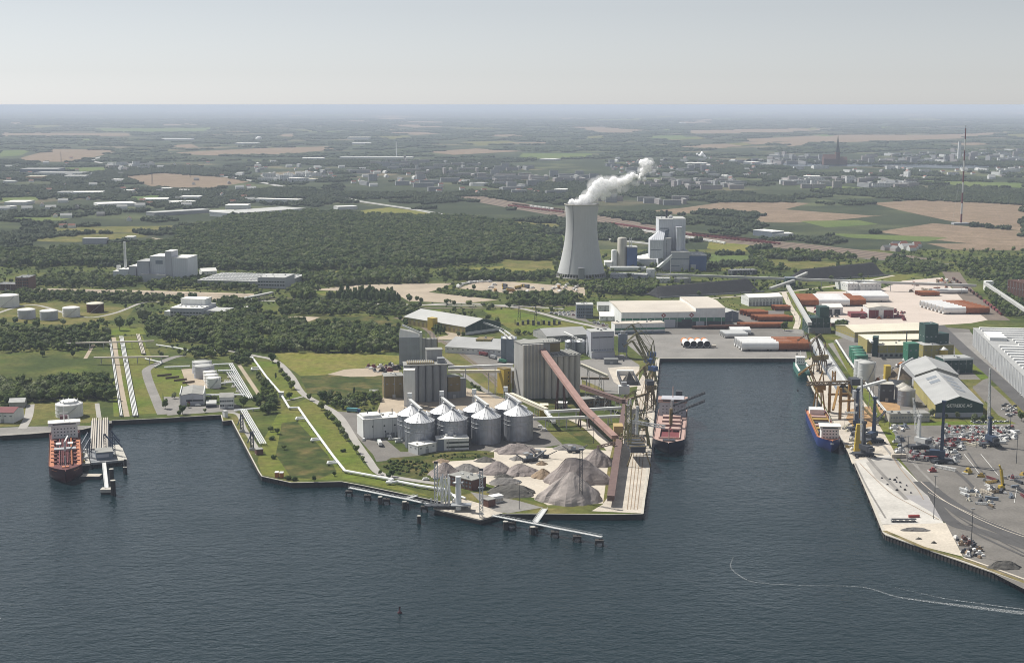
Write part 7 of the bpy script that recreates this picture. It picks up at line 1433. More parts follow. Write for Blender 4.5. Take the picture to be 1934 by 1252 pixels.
W(pz(zw, (60, 330), (420, 360), (560, 470), (640, 520), (640, 780), (420, 800), (200, 780), (0, 800), (0, 440)), 8, 8, 15, 'round', 'tree in the left part of the central wood', 'central wood left', .6)
W(pz(zw, (640, 560), (880, 580), (1000, 560), (1200, 580), (1500, 580), (1720, 640), (1720, 790), (1500, 810), (700, 800), (480, 790)), 7.5, 9, 16, 'round', 'tree in the dense central wood behind the hay field', 'central wood behind the hay field')
W(pz(zw, (640, 500), (860, 500), (860, 600), (650, 600)), 8, 12, 17, 'round', 'tall tree at the left of the grassy clearing', 'trees left of the clearing')
W(pz(zw, (560, 345), (1100, 345), (1500, 380), (1880, 390), (1900, 440), (1700, 480), (1300, 460), (900, 460), (640, 470)), 8, 7, 12, 'round', 'tree in the belt behind the grassy clearing', 'belt behind the clearing', .8)
W(pz(zw, (720, 250), (900, 200), (920, 330), (740, 335)), 8, 12, 18, 'round', 'tree left of the wide tan expanse', 'trees left of the tan expanse')
W(pz(zw, (1020, 300), (1240, 300), (1500, 270), (1700, 320), (1700, 352), (1240, 350), (1020, 335)), 7, 12, 18, 'poplar', 'poplar in the row before the tan expanse', 'poplars before the tan expanse')
W(pz(zw, (300, 100), (700, 90), (920, 110), (1300, 85), (1934, 70), (1934, 175), (1500, 178), (1060, 200), (860, 160), (680, 120)), 8, 11, 17, 'round', 'tree in the belt behind the tan expanse', 'belt behind the tan expanse')
W(pz(zn, (1300, 110), (1640, 130), (1934, 150), (1934, 190), (1450, 180), (1240, 170)), 8, 10, 16, 'round', 'tree in the belt above the machine yard', 'belt above the machine yard')
W(pz(zn, (1160, 250), (1300, 255), (1640, 280), (1640, 318), (1300, 285)), 6, 4, 7, 'bush', 'bush in the hedge beside the tan expanse', 'hedge of the tan expanse')
W(pz(zd, (360, 10), (500, -15), (800, 5), (800, 55), (380, 65)), 8, 9, 14, 'round', 'tree in the grove above the harbour road', 'grove above the harbour road')
W(pz(zn, (1090, 430), (1180, 430), (1290, 540), (1260, 590), (1200, 570), (1100, 490)), 9, 8, 13, 'poplar', 'poplar beside the curving track near the long warehouse', 'poplars by the warehouse', .85)
W(pz(zd, (385, 215), (620, 225), (700, 265), (560, 262), (390, 250)), 7, 5, 8, 'round', 'tree in the row at the substation', 'row at the substation')
W(pz(za, (60, 130), (350, 110), (700, 120), (1252, 140), (1252, 178), (700, 168), (360, 160), (150, 165)), 9, 9, 14, 'round', 'tree in the belt along the upper rail yard', 'belt along the rail yard', .8)
W([(1145, 540), (1240, 536), (1240, 556), (1180, 560), (1130, 556)], 9, 9, 13, 'round', 'tree in the grove between machine yard and coal heap', 'grove by the coal heap')
W(pz(zh, (140, 900), (540, 905), (680, 880), (830, 890), (840, 950), (600, 955), (560, 965), (400, 940), (180, 920)), 8.5, 9, 15, 'round', 'tree in the belt below the cooling tower', 'belt below the cooling tower')
W(pz(zh, (-40, 760), (180, 760), (200, 840), (120, 860), (-40, 830)), 9, 9, 14, 'round', 'tree left of the cooling tower foot', 'trees left of the cooling tower', .8)
W(pz(zm, (1640, 300), (1790, 290), (1934, 400), (1990, 520), (1760, 520), (1690, 400)), 9, 9, 14, 'round', 'tree in the wood beside the pale conveyor at the right', 'wood at the right conveyor')
W(pz(zm, (960, 130), (1300, 150), (1450, 200), (1200, 215), (1020, 200)), 9, 9, 14, 'round', 'tree in the grove behind the second coal heap', 'grove behind the coal heap')
W(pz(zm, (1440, 130), (1934, 100), (1934, 290), (1700, 270), (1560, 240)), 11, 8, 14, 'round', 'tree in the rough land at the right behind the yards', 'rough land trees', .65)
W(pz(zm, (0, 60), (560, 60), (760, 100), (560, 130), (380, 190), (140, 200), (0, 160)), 10, 9, 14, 'round', 'tree in the scrub right of the power station', 'scrub by the power station', .7)
W(pz(zb, (880, 490), (960, 470), (1200, 570), (900, 600), (800, 600), (700, 520), (750, 470)), 7, 6, 11, 'round', 'tree in the clump left of the ochre block', 'clump by the ochre block', .8)
W(pz(zb, (270, 520), (420, 520), (430, 630), (340, 640), (300, 570)), 8, 8, 12, 'round', 'tree in the clump beside the long pipeline', 'clump by the pipeline')
W(pz(zb, (300, 380), (390, 420), (390, 500), (340, 500)), 7, 7, 10, 'round', 'tree on the slope left of the long pipeline', 'slope trees')
W(pz(zt, (850, 100), (1080, 60), (1060, 180), (880, 180)), 8, 9, 13, 'round', 'tree at the inland end of the long pipeline', 'trees at the pipeline end'); W(pz(zt, (400, 20), (740, 10), (760, 90), (420, 110)), 9, 9, 13, 'round', 'tree in the thicket behind the grey tanks', 'thicket behind the grey tanks')
W(pz(zc, (320, 655), (520, 665), (530, 690), (300, 692)), 5, 7, 11, 'poplar', 'small dark tree at the foot of the concrete elevator', 'trees at the elevator foot'); W(pz(ze, (1060, 745), (1280, 745), (1280, 800), (1060, 800)), 7, 8, 11, 'round', 'tree in the row before the lettered hall', 'row before the lettered hall'); W(pz(ze, (430, 190), (490, 200), (490, 300), (440, 290)), 7, 13, 17, 'round', 'tall dark tree beside the green transfer tower', 'trees by the transfer tower')
W([(0, 500), (1934, 470), (1934, 600), (1700, 560), (1160, 560), (1000, 600), (760, 670), (480, 670), (0, 700)], 24, 5, 12, 'round', 'tree scattered over the rough land behind the harbour', 'scattered trees', .62); W([(0, 505), (800, 500), (1060, 500), (1934, 470), (1934, 560), (800, 610), (0, 660)], 15, 1.5, 3.5, 'bush', 'bush on the rough land behind the harbour', 'scattered bushes', .5)
W(pz(zc, (130, 1110), (230, 1065), (470, 1090), (450, 1180), (250, 1170)), 5, 1.5, 3.6, 'bush', 'low bush in the scrub beside the gravel yard', 'scrub bushes by the gravel yard', .7); W(pz(zc, (450, 1045), (560, 1030), (880, 1015), (870, 1055), (500, 1060)), 5, 1.2, 2.6, 'bush', 'low bush on the bank below the white office', 'bank bushes'); W(pz(zc, (700, 560), (780, 560), (920, 650), (800, 640)), 5, 2, 4, 'bush', 'bush beside the rail track near the elevators', 'track bushes'); W(pz(zc, (0, 740), (280, 730), (280, 760), (120, 780)), 6, 2, 4, 'bush', 'bush behind the white process building', 'bushes behind the process building')
SINGLE = [(zb(*p), h, k, 'roadside tree along the service road on the green point', 'roadside trees') for p, h, k in (((398, 295), 14, 'round'), ((440, 330), 9, 'poplar'), ((455, 370), 9, 'round'), ((480, 400), 9, 'round'), ((500, 430), 10, 'round'), ((525, 470), 11, 'round'), ((510, 535), 9, 'round'), ((640, 545), 9, 'round'), ((718, 605), 10, 'round'), ((760, 660), 9, 'round'), ((795, 690), 9, 'round'), ((830, 730), 9.5, 'round'), ((855, 770), 9, 'round'), ((880, 805), 9, 'round'), ((948, 890), 9, 'round'), ((992, 945), 6, 'round'), ((1105, 1030), 5, 'round'), ((1160, 1060), 6.5, 'round'), ((1185, 1045), 7.5, 'round'), ((420, 400), 7, 'poplar'), ((430, 760), 6, 'round'), ((475, 865), 6, 'round'), ((385, 735), 5, 'bush'), ((500, 1062), 5, 'bush'), ((535, 1066), 5, 'bush'), ((672, 1075), 6, 'round'), ((805, 1040), 5, 'round'), ((865, 880), 4, 'bush'), ((405, 925), 5, 'bush'), ((400, 800), 5, 'bush'), ((730, 560), 15, 'round'), ((770, 540), 12, 'round'), ((935, 500), 8, 'poplar'))]
SINGLE += [(zt(*p), h, 'round', 'tree standing near the buildings of the oil terminal', 'oil terminal trees') for p, h in (((75, 700), 12), ((180, 580), 8), ((280, 765), 11), ((240, 790), 8), ((350, 690), 6), ((1000, 680), 14), ((665, 620), 9), ((1150, 650), 12), ((1200, 640), 12), ((1300, 750), 13), ((1350, 740), 12), ((545, 745), 5), ((1320, 970), 6), ((1400, 1000), 7))]
SINGLE += [(za(*p), h, 'round', 'big tree between tank farm and pipe racks', 'big trees by the tank farm') for p, h in (((590, 375), 22), ((700, 335), 27), ((180, 375), 18), ((520, 360), 12), ((415, 365), 11), ((640, 360), 14), ((210, 505), 9), ((360, 508), 10), ((950, 240), 19), ((310, 350), 12))]
SINGLE += [(zn(*p), h, k, 'lone tree on the open land before the forest', 'lone trees before the forest') for p, h, k in (((540, 285), 20, 'poplar'), ((585, 275), 17, 'poplar'), ((690, 280), 16, 'poplar'), ((1015, 342), 16, 'round'), ((1100, 345), 11, 'round'), ((460, 160), 14, 'poplar'), ((583, 160), 14, 'poplar'), ((1270, 205), 14, 'round'), ((1710, 175), 20, 'round'), ((1360, 580), 9, 'round'), ((1395, 582), 8, 'round'), ((1215, 262), 7, 'round'))]
SINGLE += [(ze(*p), h, 'round', 'round tree on the lawn beside the lettered hall', 'lawn trees by the lettered hall') for p, h in (((1340, 828), 11), ((1405, 828), 9), ((95, 225), 15), ((1650, 820), 12))] + [(zd(815, 235), 9, 'round', 'lone round tree beside the substation lawn', None), (zh(330, 1210), 10, 'round', 'lone tree beside the harbour road bend', None)]
nsing = 0
SINGLE.sort(key=lambda q: q[0][1]); cnt_ = {}
for p, h, k, lab, grp in SINGLE:
    cnt_[grp] = cnt_.get(grp, 0) + 1; c = gp(*p); tree(c.x, c.y, h, k, lab if grp is None else f'{ordn(cnt_[grp])} {lab}, counted from the far end', grp, rs); nsing += 1
POOL.sort(key=lambda q: -(q[2] / q[1]) * (1.6 if q[3] != 'bush' else 1.))
for q in POOL[:295 - nsing]: tree(q[0], q[1], q[2], q[3], q[4], q[5], rs)
REST = POOL[295 - nsing:]
# everything else is woodland: one mass each, instanced
def scatter(name, label, cat, pts, srcs, src_col=None):
    col = bpy.data.collections.new(name + '_kit')
    for i, me in enumerate(srcs): o = bpy.data.objects.new(f'{name}_plant_{i}', me); col.objects.link(o)
    me = bpy.data.meshes.new(name); me.from_pydata([p[:3] for p in pts], [], []); a = me.attributes.new('sc', 'FLOAT_VECTOR', 'POINT'); a.data.foreach_set('vector', [c for p in pts for c in p[3]])
    o = bpy.data.objects.new(name, me); COL.objects.link(o); tag(o, label, cat, kind='stuff'); ng = bpy.data.node_groups.new(name, 'GeometryNodeTree'); ng.interface.new_socket('Geometry', in_out='INPUT', socket_type='NodeSocketGeometry'); ng.interface.new_socket('Geometry', in_out='OUTPUT', socket_type='NodeSocketGeometry')
    N = ng.nodes; Lk = ng.links; gi = N.new('NodeGroupInput'); go = N.new('NodeGroupOutput'); ip = N.new('GeometryNodeInstanceOnPoints'); ci = N.new('GeometryNodeCollectionInfo'); ci.inputs['Collection'].default_value = col; ci.inputs['Separate Children'].default_value = True; ci.inputs['Reset Children'].default_value = True
    at = N.new('GeometryNodeInputNamedAttribute'); at.data_type = 'FLOAT_VECTOR'; at.inputs['Name'].default_value = 'sc'; rv = N.new('FunctionNodeRandomValue'); rv.data_type = 'FLOAT_VECTOR'; rv.inputs[0].default_value = (0, 0, 0); rv.inputs[1].default_value = (0, 0, 6.283); ri = N.new('FunctionNodeRandomValue'); ri.data_type = 'INT'; ri.inputs[4].default_value = 0; ri.inputs[5].default_value = len(srcs) - 1
    ip.inputs['Pick Instance'].default_value = True; Lk.new(gi.outputs[0], ip.inputs['Points']); Lk.new(ci.outputs[0], ip.inputs['Instance']); Lk.new(ri.outputs[2], ip.inputs['Instance Index']); Lk.new(rv.outputs[0], ip.inputs['Rotation']); Lk.new(at.outputs['Attribute'], ip.inputs['Scale']); Lk.new(ip.outputs[0], go.inputs[0])
    md = o.modifiers.new('scatter', 'NODES'); md.node_group = ng
def to_pts(sel): return [(x, y, GZ, (h * rs.uniform(.85, 1.2),) * 2 + (h,)) for x, y, h, k, *_ in sel]
scatter('woodland', 'woods and thickets behind the harbour', 'woodland', to_pts([q for q in REST if q[3] != 'poplar' and q[3] != 'bush']), CR['round'] + [TRUNK][:0])
scatter('poplar_belts', 'rows of slender trees behind the harbour', 'woodland', to_pts([q for q in REST if q[3] == 'poplar']), CR['poplar']); scatter('scrub', 'low scrub around the works', 'scrub', to_pts([q for q in REST if q[3] == 'bush']), CR['bush'])
POOL.clear()
W([(330, 440), (440, 412), (600, 402), (720, 411), (840, 408), (1000, 428), (1058, 456), (1062, 470), (1040, 490), (950, 492), (820, 505), (680, 512), (540, 512), (360, 506), (210, 500), (-10, 505), (-10, 478), (200, 472), (335, 458)], 8.5, 9, 18, 'round', '', '', .93)
deep = [mesh_of(crown(s, 'round'), 'crown', m) for s, m in ((21, 'leaf_deep'), (22, 'leaf_deep'), (23, 'leaf'), (24, 'leaf_deep'), (25, 'leaf_silver'))]
scatter('forest', 'large dense forest left of the cooling tower', 'forest', to_pts(POOL), deep)
def grove(seed):
    r2 = random.Random(seed); g = bmesh.new()
    for k in range(13):
        a = r2.uniform(0, 6.28); r = 16 * math.sqrt(r2.random()); m = bmesh.ops.create_icosphere(g, subdivisions=1, radius=1); R_ = r2.uniform(3.5, 6.5); hh = r2.uniform(6, 12)
        for v in m['verts']: f = 1 + .3 * noise.noise(v.co * 2 + Vector((k * 5, seed, 0))); v.co = Vector((math.cos(a) * r + v.co.x * R_ * f, math.sin(a) * r + v.co.y * R_ * f, max(0, hh * .5 + v.co.z * hh * .55 * f)))
    return mesh_of(g, 'grove', 'leaf_far')
GR = [grove(s) for s in range(5)]
def country(y0, y1, gap, sxy, sz, thr, seed):
    out = []; y = y0
    while y < y1:
        hwid = y * .39; x = -hwid
        while x < hwid:
            X, Y = x + rs.uniform(-.5, .5) * gap, y + rs.uniform(-.5, .5) * gap; x += gap
            u, v = proj(X, Y, GZ); ui, vi = int(u), int(v)
            if not (-40 < u < 1974): continue
            if 0 <= ui < 1934 and NOTREE[vi, ui]: continue
            q = noise.noise(Vector((X / 700, Y / 700, seed))) + .55 * noise.noise(Vector((X / 190, Y / 260, seed + 3))) + rs.uniform(-.16, .16)
            if q > thr: f = rs.uniform(.75, 1.2); out.append((X, Y, GZ, (sxy * f, sxy * f, sz * rs.uniform(.8, 1.15))))
        y += gap
    return out
FAR_B = []                                                     # far buildings keep their ground clear
def clear(p0, p1, dy): notree([(p0[0] - 1, p0[1] + 1), (p1[0] + 1, p1[1] + 1), (p1[0] + 1, p1[1] - dy), (p0[0] - 1, p0[1] - dy)])

# ================================================================== FAR BUILDINGS
HALLS = [(zi(a, y), zi(b, y + s), d, h, w, r) for a, b, y, s, d, h, w, r in (
    (30, 182, 772, 0, 90, 10, 'white_wall', 'white_roof'), (0, 62, 800, 2, 40, 8, 'white_wall', 'white_roof'), (690, 960, 785, -8, 90, 9, 'white_wall', 'white_roof'), (1000, 1180, 750, -2, 70, 9, 'white_wall', 'white_roof'), (1262, 1398, 738, 0, 60, 12, 'white_wall', 'white_roof'), (1210, 1380, 768, -5, 60, 8, 'white_wall', 'white_roof'), (1085, 1480, 850, -24, 50, 10, 'grey_wall', 'light_grey_roof'), (1580, 1738, 800, 0, 60, 12, 'white_wall', 'white_roof'), (1470, 1640, 838, -2, 50, 9, 'white_wall', 'white_roof'), (1640, 2150, 862, -40, 110, 12, 'white_wall', 'light_grey_roof'), (1780, 2090, 748, 8, 40, 10, 'white_wall', 'white_roof'), (400, 500, 698, 0, 60, 9, 'white_wall', 'light_grey_roof'), (510, 720, 700, -2, 70, 9, 'white_wall', 'white_roof'), (140, 405, 542, 0, 120, 16, 'blue_grey', 'grey_roof'), (240, 570, 562, 2, 90, 12, 'white_wall', 'light_grey_roof'), (180, 300, 588, 0, 70, 10, 'orange', 'cream_roof'), (450, 600, 582, 0, 60, 10, 'white_wall', 'white_roof'), (780, 848, 608, 0, 60, 9, 'white_wall', 'white_roof'), (20, 100, 616, 0, 40, 8, 'white_wall', 'white_roof'), (1130, 1200, 668, 0, 40, 8, 'white_wall', 'white_roof'), (1250, 1330, 680, 0, 40, 8, 'white_wall', 'white_roof'), (860, 930, 684, 0, 40, 8, 'white_wall', 'white_roof'), (580, 745, 1045, 0, 24, 13, 'violet_grey', 'light_grey_roof'), (878, 940, 1022, 0, 26, 9, 'white_wall', 'white_roof'), (1620, 1710, 852, 0, 20, 6, 'white_wall', 'white_roof'), (1130, 1340, 318, 0, 160, 14, 'white_wall', 'white_roof'), (1650, 1810, 348, 0, 120, 12, 'white_wall', 'white_roof'), (1660, 1700, 564, 0, 60, 12, 'white_wall', 'white_roof'), (1840, 2080, 590, 12, 70, 9, 'white_wall', 'white_roof'), (2100, 2200, 600, 4, 50, 9, 'white_wall', 'cream_roof'), (2050, 2160, 578, 2, 50, 8, 'white_wall', 'white_roof'), (2120, 2270, 456, 0, 90, 12, 'white_wall', 'white_roof'), (2440, 2590, 312, 0, 200, 20, 'white_wall', 'cream_roof'), (2470, 2600, 346, 0, 120, 12, 'white_wall', 'white_roof'))]
HALLS += [(zj(590, 805), zj(725, 800), 40, 9, 'white_wall', 'white_roof'), (zj(600, 445), zj(1110, 447), 60, 10, 'white_wall', 'white_roof'), (zj(1535, 640), zj(1610, 642), 50, 14, 'white_wall', 'light_grey_roof'), (zj(1720, 668), zj(1810, 670), 50, 10, 'white_wall', 'white_roof'), (zk(320, 675), zk(400, 677), 50, 8, 'white_wall', 'white_roof'), (zk(220, 458), zk(330, 460), 80, 9, 'white_wall', 'white_roof'), (zk(1235, 490), zk(1380, 492), 80, 10, 'white_wall', 'white_roof'), (zk(1650, 484), zk(1730, 486), 80, 12, 'white_wall', 'white_roof'), (zk(1770, 496), zk(1840, 498), 80, 12, 'white_wall', 'white_roof'), (zk(1210, 200), zk(1250, 200), 200, 14, 'white', 'white_roof'), (zl(30, 985), zl(165, 1000), 40, 14, 'blue_grey', 'white_roof'), (zl(165, 1000), zl(315, 998), 40, 9, 'white_wall', 'white_roof'), (zl(225, 610), zl(310, 612), 60, 10, 'white_wall', 'white_roof'), (zl(380, 585), zl(495, 587), 60, 10, 'white_wall', 'white_roof'), (zl(140, 445), zl(200, 446), 60, 24, 'white_wall', 'white_roof')]
HALLS.sort(key=lambda q: q[0][0])
for k, (p0, p1, d, h, w, r) in enumerate(HALLS):
    t, L = house('distant_hall', f'{ordn(k + 1)} flat industrial hall from the left in the far background', 'hall', p0, p1, d, h, w, r, group='distant industrial halls', par=.8); clear(p0, p1, 2)
slabs = {}
def slab(kind, L, D, h):
    m = MB().box(-L / 2, L / 2, -D / 2, D / 2, 0, h); me = m.mesh('apartment_slab', kind); me.materials.append(M['felt_roof' if kind != 'tile' else 'tile_red']); me.polygons[1].material_index = 1; me.materials.append(M['skylight'])
    b = MB(); n = int(L / 7)
    bm_ = bmesh.new(); bm_.from_mesh(me)
    for s in (-1, 1):
        for k in range(n):
            for z in np.arange(2.5, h - 2, 6.):
                x = -L / 2 + (k + .5) * L / n; vs_ = [bm_.verts.new((x + dx * 1.9, s * (D / 2 + .15), z + dz)) for dx, dz in ((-1, 0), (1, 0), (1, 2.2), (-1, 2.2))]; f = bm_.faces.new(vs_ if s < 0 else vs_[::-1]); f.material_index = 2
    bm_.to_mesh(me); bm_.free(); return me
SL = {k: [slab(m, L, 12, h) for L, h in ((60, 17), (90, 17), (40, 30))] for k, m in (('pink', 'pinkish_wall'), ('grey', 'grey_wall'), ('white', 'white_wall'))}
def gable_house(w, l, h, m, r): me = MB().gable(-l / 2, l / 2, -w / 2, w / 2, 0, h, h + w * .4, 'x').mesh('village_house', m); me.materials.append(M[r]); me.polygons[4].material_index = 1; me.polygons[5].material_index = 1; return me
SL['house'] = [gable_house(13, 20, 7, 'white_wall', 'tile_red'), gable_house(16, 34, 8, 'white_wall', 'light_grey_roof'), gable_house(14, 24, 7, 'pinkish_wall', 'dark_roof')]
def estate(label, group, poly, n, kinds, seed, ang=.15):
    r2 = random.Random(seed); m = raster(poly); xs = [p[0] for p in poly]; ys = [p[1] for p in poly]; done = 0; tries = 0; spots = []
    while done < n and tries < n * 40:
        tries += 1; x, y = r2.uniform(min(xs), max(xs)), r2.uniform(min(ys), max(ys))
        if not m[int(min(1251, y)), int(min(1933, max(0, x)))]: continue
        if any(abs(x - a) < 9 and abs(y - b) < 1.6 for a, b in spots): continue
        spots.append((x, y)); done += 1
    spots.sort()
    for k, (x, y) in enumerate(spots):
        c = gp(x, y); kd = r2.choice(kinds); o = link_mesh('village_house' if kd == 'house' else 'apartment_block', SL[kd][r2.choice((0, 0, 1, 1, 2)) if r2.random() < .8 else 0], None, c, r2.choice((ang, ang, ang + 1.57)) + r2.uniform(-.1, .1)); tag(o, f'{ordn(k + 1)} block from the left of {label}', 'house' if kd == 'house' else 'apartment block', group); notree([(x - 5, y + 1.5), (x + 5, y + 1.5), (x + 5, y - .6), (x - 5, y - .6)])
estate('the pale housing estate left of the steam plume', 'housing estate left', [(905, 333), (1125, 331), (1125, 346), (960, 347), (905, 342)], 34, ('pink', 'grey'), 1); estate('the pale housing estate right of the steam plume', 'housing estate right', [(1195, 343), (1260, 341), (1400, 346), (1390, 358), (1230, 358)], 30, ('pink', 'grey', 'pink'), 2); estate('the far housing estate in mid background', 'far housing estate', [(663, 308), (760, 302), (1000, 318), (1000, 338), (860, 336), (700, 322)], 46, ('pink', 'grey'), 3); estate('the suburb left of the red mast', 'suburb by the mast', [(1480, 342), (1600, 338), (1725, 342), (1720, 355), (1500, 357)], 42, ('pink', 'pink', 'grey', 'white'), 4, .3); estate('the slabs behind the marshalling yard', 'slabs behind the marshalling yard', [(1150, 378), (1300, 378), (1300, 388), (1150, 386)], 8, ('grey', 'pink'), 5, .1)
estate('the town across the far river', 'riverside town', [(1455, 292), (1560, 300), (1700, 290), (1934, 284), (1934, 306), (1700, 310), (1455, 309)], 95, ('grey', 'pink', 'grey', 'pink', 'white'), 6, .4); estate('the scattered village at the far left', 'village far left', [(200, 312), (290, 310), (290, 322), (210, 325)], 12, ('pink', 'white'), 7, .5); estate('the white depot cluster left of the motorway', 'depot by the motorway', [(500, 330), (590, 333), (580, 345), (500, 344)], 16, ('white',), 8, .2); estate('the allotments near the right edge', 'allotments right', [(1665, 462), (1735, 464), (1730, 476), (1670, 474)], 10, ('house',), 10, .4)
estate('the garden suburb in mid background', 'garden suburb', [(480, 300), (700, 322), (860, 340), (1000, 352), (1060, 368), (900, 368), (660, 352), (480, 335)], 90, ('house', 'house', 'house', 'grey'), 12, .4); estate('the houses between the steam plume and the far river', 'houses towards the river', [(1150, 300), (1440, 300), (1470, 335), (1400, 342), (1150, 328)], 80, ('house', 'house', 'house', 'grey'), 13, .7); estate('the scattered farms at the left background', 'farms left', [(0, 300), (480, 296), (480, 400), (300, 420), (0, 440)], 60, ('house',), 14, .2); estate('the houses along the right background', 'houses right', [(1500, 318), (1934, 318), (1934, 338), (1740, 338), (1500, 334)], 40, ('house', 'house', 'white'), 15, .3)
for nm, lab, px_, yb, yt, r in (('distant_chimney', 'slim pale chimney far behind the motorway', 749, 299, 268, 4.), ('distant_tower_block', 'white tower block in the far town behind the red mast', 1811, 300, 268, 11.)):
    c = gp(px_, yb); h = hz(px_, yb, yt); t = thing(nm, lab, 'tower', c); MB().tube((0, 0, 0), (0, 0, h), r, 10, r * .8).build('shaft', 'white_wall', t); MB().tube((0, 0, h), (0, 0, h + 3), r * .85, 10).build('cap', 'grey_wall', t)
c = gp(489, 264); t = thing('white_dome', 'white dome shining far away at the left', 'dome', c); MB().lathe(0, 0, [(34, 0), (34, 6), (28, 20), (15, 28), (1, 31)], 20).build('shell', 'white', t)
c = gp(1581, 311); t = thing('church', 'dark church with tall pointed spire above the far town', 'church', c); s = 1.35
MB().box(-9 * s, 9 * s, -9 * s, 9 * s, 0, 52 * s).build('tower', 'brick', t); MB().lathe(0, 0, [(11 * s, 52 * s), (5.2 * s, 80 * s), (.3, 122 * s)], 8, smooth=False).build('spire', 'copper_spire', t); MB().gable(-60 * s, -9.2 * s, -16 * s, 16 * s, 0, 24 * s, 42 * s, 'x').build('nave', 'brick', t); MB().gable(9.2 * s, 40 * s, -12 * s, 12 * s, 0, 18 * s, 32 * s, 'x').build('choir', 'brick', t)
c = gp(1815, 424); t = thing('radio_mast', 'very tall red and white radio mast standing in brown fields', 'mast', c); H = hz(1815, 424, 243)
for k in range(9): MB().tube((0, 0, H * k / 9), (0, 0, H * (k + 1) / 9 - .05), 2.6 - .12 * k, 6, 2.5 - .12 * k).build('segment', 'maroon' if k % 2 == 0 else 'steel_pale', t)
MB().tube((0, 0, H), (0, 0, H + 8), .7, 6).build('antenna', 'steel_dark', t); MB().box(-24, 20, -14, 14, 0, 5).build('base_station', 'grey_wall', t)
for k in range(3): MB().beam((0, 0, H * .8), (math.cos(k * 2.1) * 120, math.sin(k * 2.1) * 120, 0), .22, .22).build('guy_wire', 'steel', t)
scatter('near_country', 'woods and hedges of the country behind the harbour', 'woodland', country(2950, 8600, 27, .95, 1.0, .05, 5), GR); scatter('far_country', 'woods of the far country towards the horizon', 'woodland', country(8600, 34000, 120, 3.6, 1.25, .06, 8), GR)
# ================================================================== RAILWAY WAGONS
wg = MB().box(-6.4, 6.4, -1.4, 1.4, 1.1, 3.9); [wg.box(x - 1.2, x + 1.2, -1.1, 1.1, 0, 1.1) for x in (-4.4, 4.4)]; WW = wg.mesh('freight_wagon', 'white'); wr = MB().box(-7, 7, -1.4, 1.4, 1.0, 1.5); [wr.box(x - 1.2, x + 1.2, -1.1, 1.1, 0, 1.0) for x in (-5, 5)]; wr.box(-6.8, 6.8, -1.35, 1.35, 1.5, 3.4); WR = wr.mesh('freight_wagon', 'maroon'); WB = wr.mesh('freight_wagon', 'rust_dark')
def train(pa, pb, n, me, lab, grp, sc=1.5):
    a, b = gp(*pa), gp(*pb)
    for k in range(n): p = a.lerp(b, (k + .5) / n); o = link_mesh('freight_wagon', me, None, p + Vector((0, 0, .75)), math.atan2((b - a).y, (b - a).x), sc); tag(o, f'{ordn(k + 1)} {lab}', 'wagon', grp)
train(zk(840, 945), zk(1520, 1048), 28, WW, 'white wagon from the left of the white train behind the boiler house', 'white train')
train(zk(0, 780), zk(390, 828), 16, WR, 'red wagon from the left of the front train left of the cooling tower', 'red train left'); train(zk(30, 770), zk(390, 812), 14, WB, 'dark wagon from the left of the rear train left of the cooling tower', 'dark train left'); train(zk(720, 905), zk(1060, 958), 14, WR, 'red wagon from the left of the train left of the boiler house', 'red train mid'); train(zk(1250, 985), zk(1900, 1050), 24, WR, 'red wagon from the left of the train right of the boiler house', 'red train right'); train(zk(1300, 978), zk(1800, 1030), 18, WB, 'dark wagon from the left of the train right of the boiler house', 'dark train right'); train(zk(150, 785), zk(320, 806), 6, WW, 'white wagon from the left among the red trains', 'white wagons left')
train(zm(1430, 250), zm(1640, 400), 9, WB, 'brown ore wagon in line beside the pink yard, far end first', 'ore wagons', 1.3); train(zm(1650, 410), zm(1780, 510), 6, WR, 'red ore wagon in line right of the pink yard, far end first', 'red ore wagons', 1.3)

# ================================================================== VEHICLES AND CLUTTER
def car_mesh(m, L=4.4, w=1.9, h=.95, van=False):
    g = MB().frustum(-L / 2, L / 2, -w / 2, w / 2, .35, -L / 2 + .1, L / 2 - .1, -w / 2 + .08, w / 2 - .08, h); n0 = len(g.f); top = h + (1.1 if van else .58)
    g.frustum(-L * .42, L * (.36 if van else .2), -w * .46, w * .46, h, -L * (.41 if van else .28), L * (.22 if van else .08), -w * .4, w * .4, top); n1 = len(g.f)
    for x in (-L * .3, L * .3):
        for y in (-w / 2, w / 2): g.tube((x, y - .12, .34), (x, y + .12, .34), .34, 8)
    me = g.mesh('car', m); me.materials.append(M['glass']); me.materials.append(M['rubber'])
    for i, p in enumerate(me.polygons):
        if n0 <= i < n1 and i not in (n0 + 1,): p.material_index = 1 if not van else 0
        elif i >= n1: p.material_index = 2
    return me
CARS = {c: car_mesh(m) for c, m in (('white', 'white'), ('dark', 'steel_dark'), ('silver', 'steel_pale'), ('red', 'red'), ('blue', 'blue'))}; VAN = car_mesh('white', 6.2, 2.3, 1.2, True)
def lot(label, group, poly, n, seed, rz=.1, sx=5.5, sy=9., cols=('white', 'white', 'dark', 'silver', 'dark', 'red')):
    r2 = random.Random(seed); m = raster(poly); w = [gp(*p) for p in poly]; y = min(p.y for p in w); out = []
    while y < max(p.y for p in w):
        x = min(p.x for p in w)
        while x < max(p.x for p in w):
            u, v = proj(x, y, GZ); u, v = int(u), int(v)
            if 0 <= u < 1934 and 0 <= v < 1252 and m[v, u] and r2.random() < .85: out.append((x + r2.uniform(-.5, .5), y + r2.uniform(-.6, .6)))
            x += sx
        y += sy
    r2.shuffle(out)
    for x, y in out[:n]: c = r2.choice(cols); o = link_mesh('parked_car', CARS[c], None, (x, y, GZ + .25), rz + r2.choice((0, math.pi)) + r2.uniform(-.05, .05), 1.15); tag(o, f'{c} car parked {label}', 'car', f'{c} cars {group}')
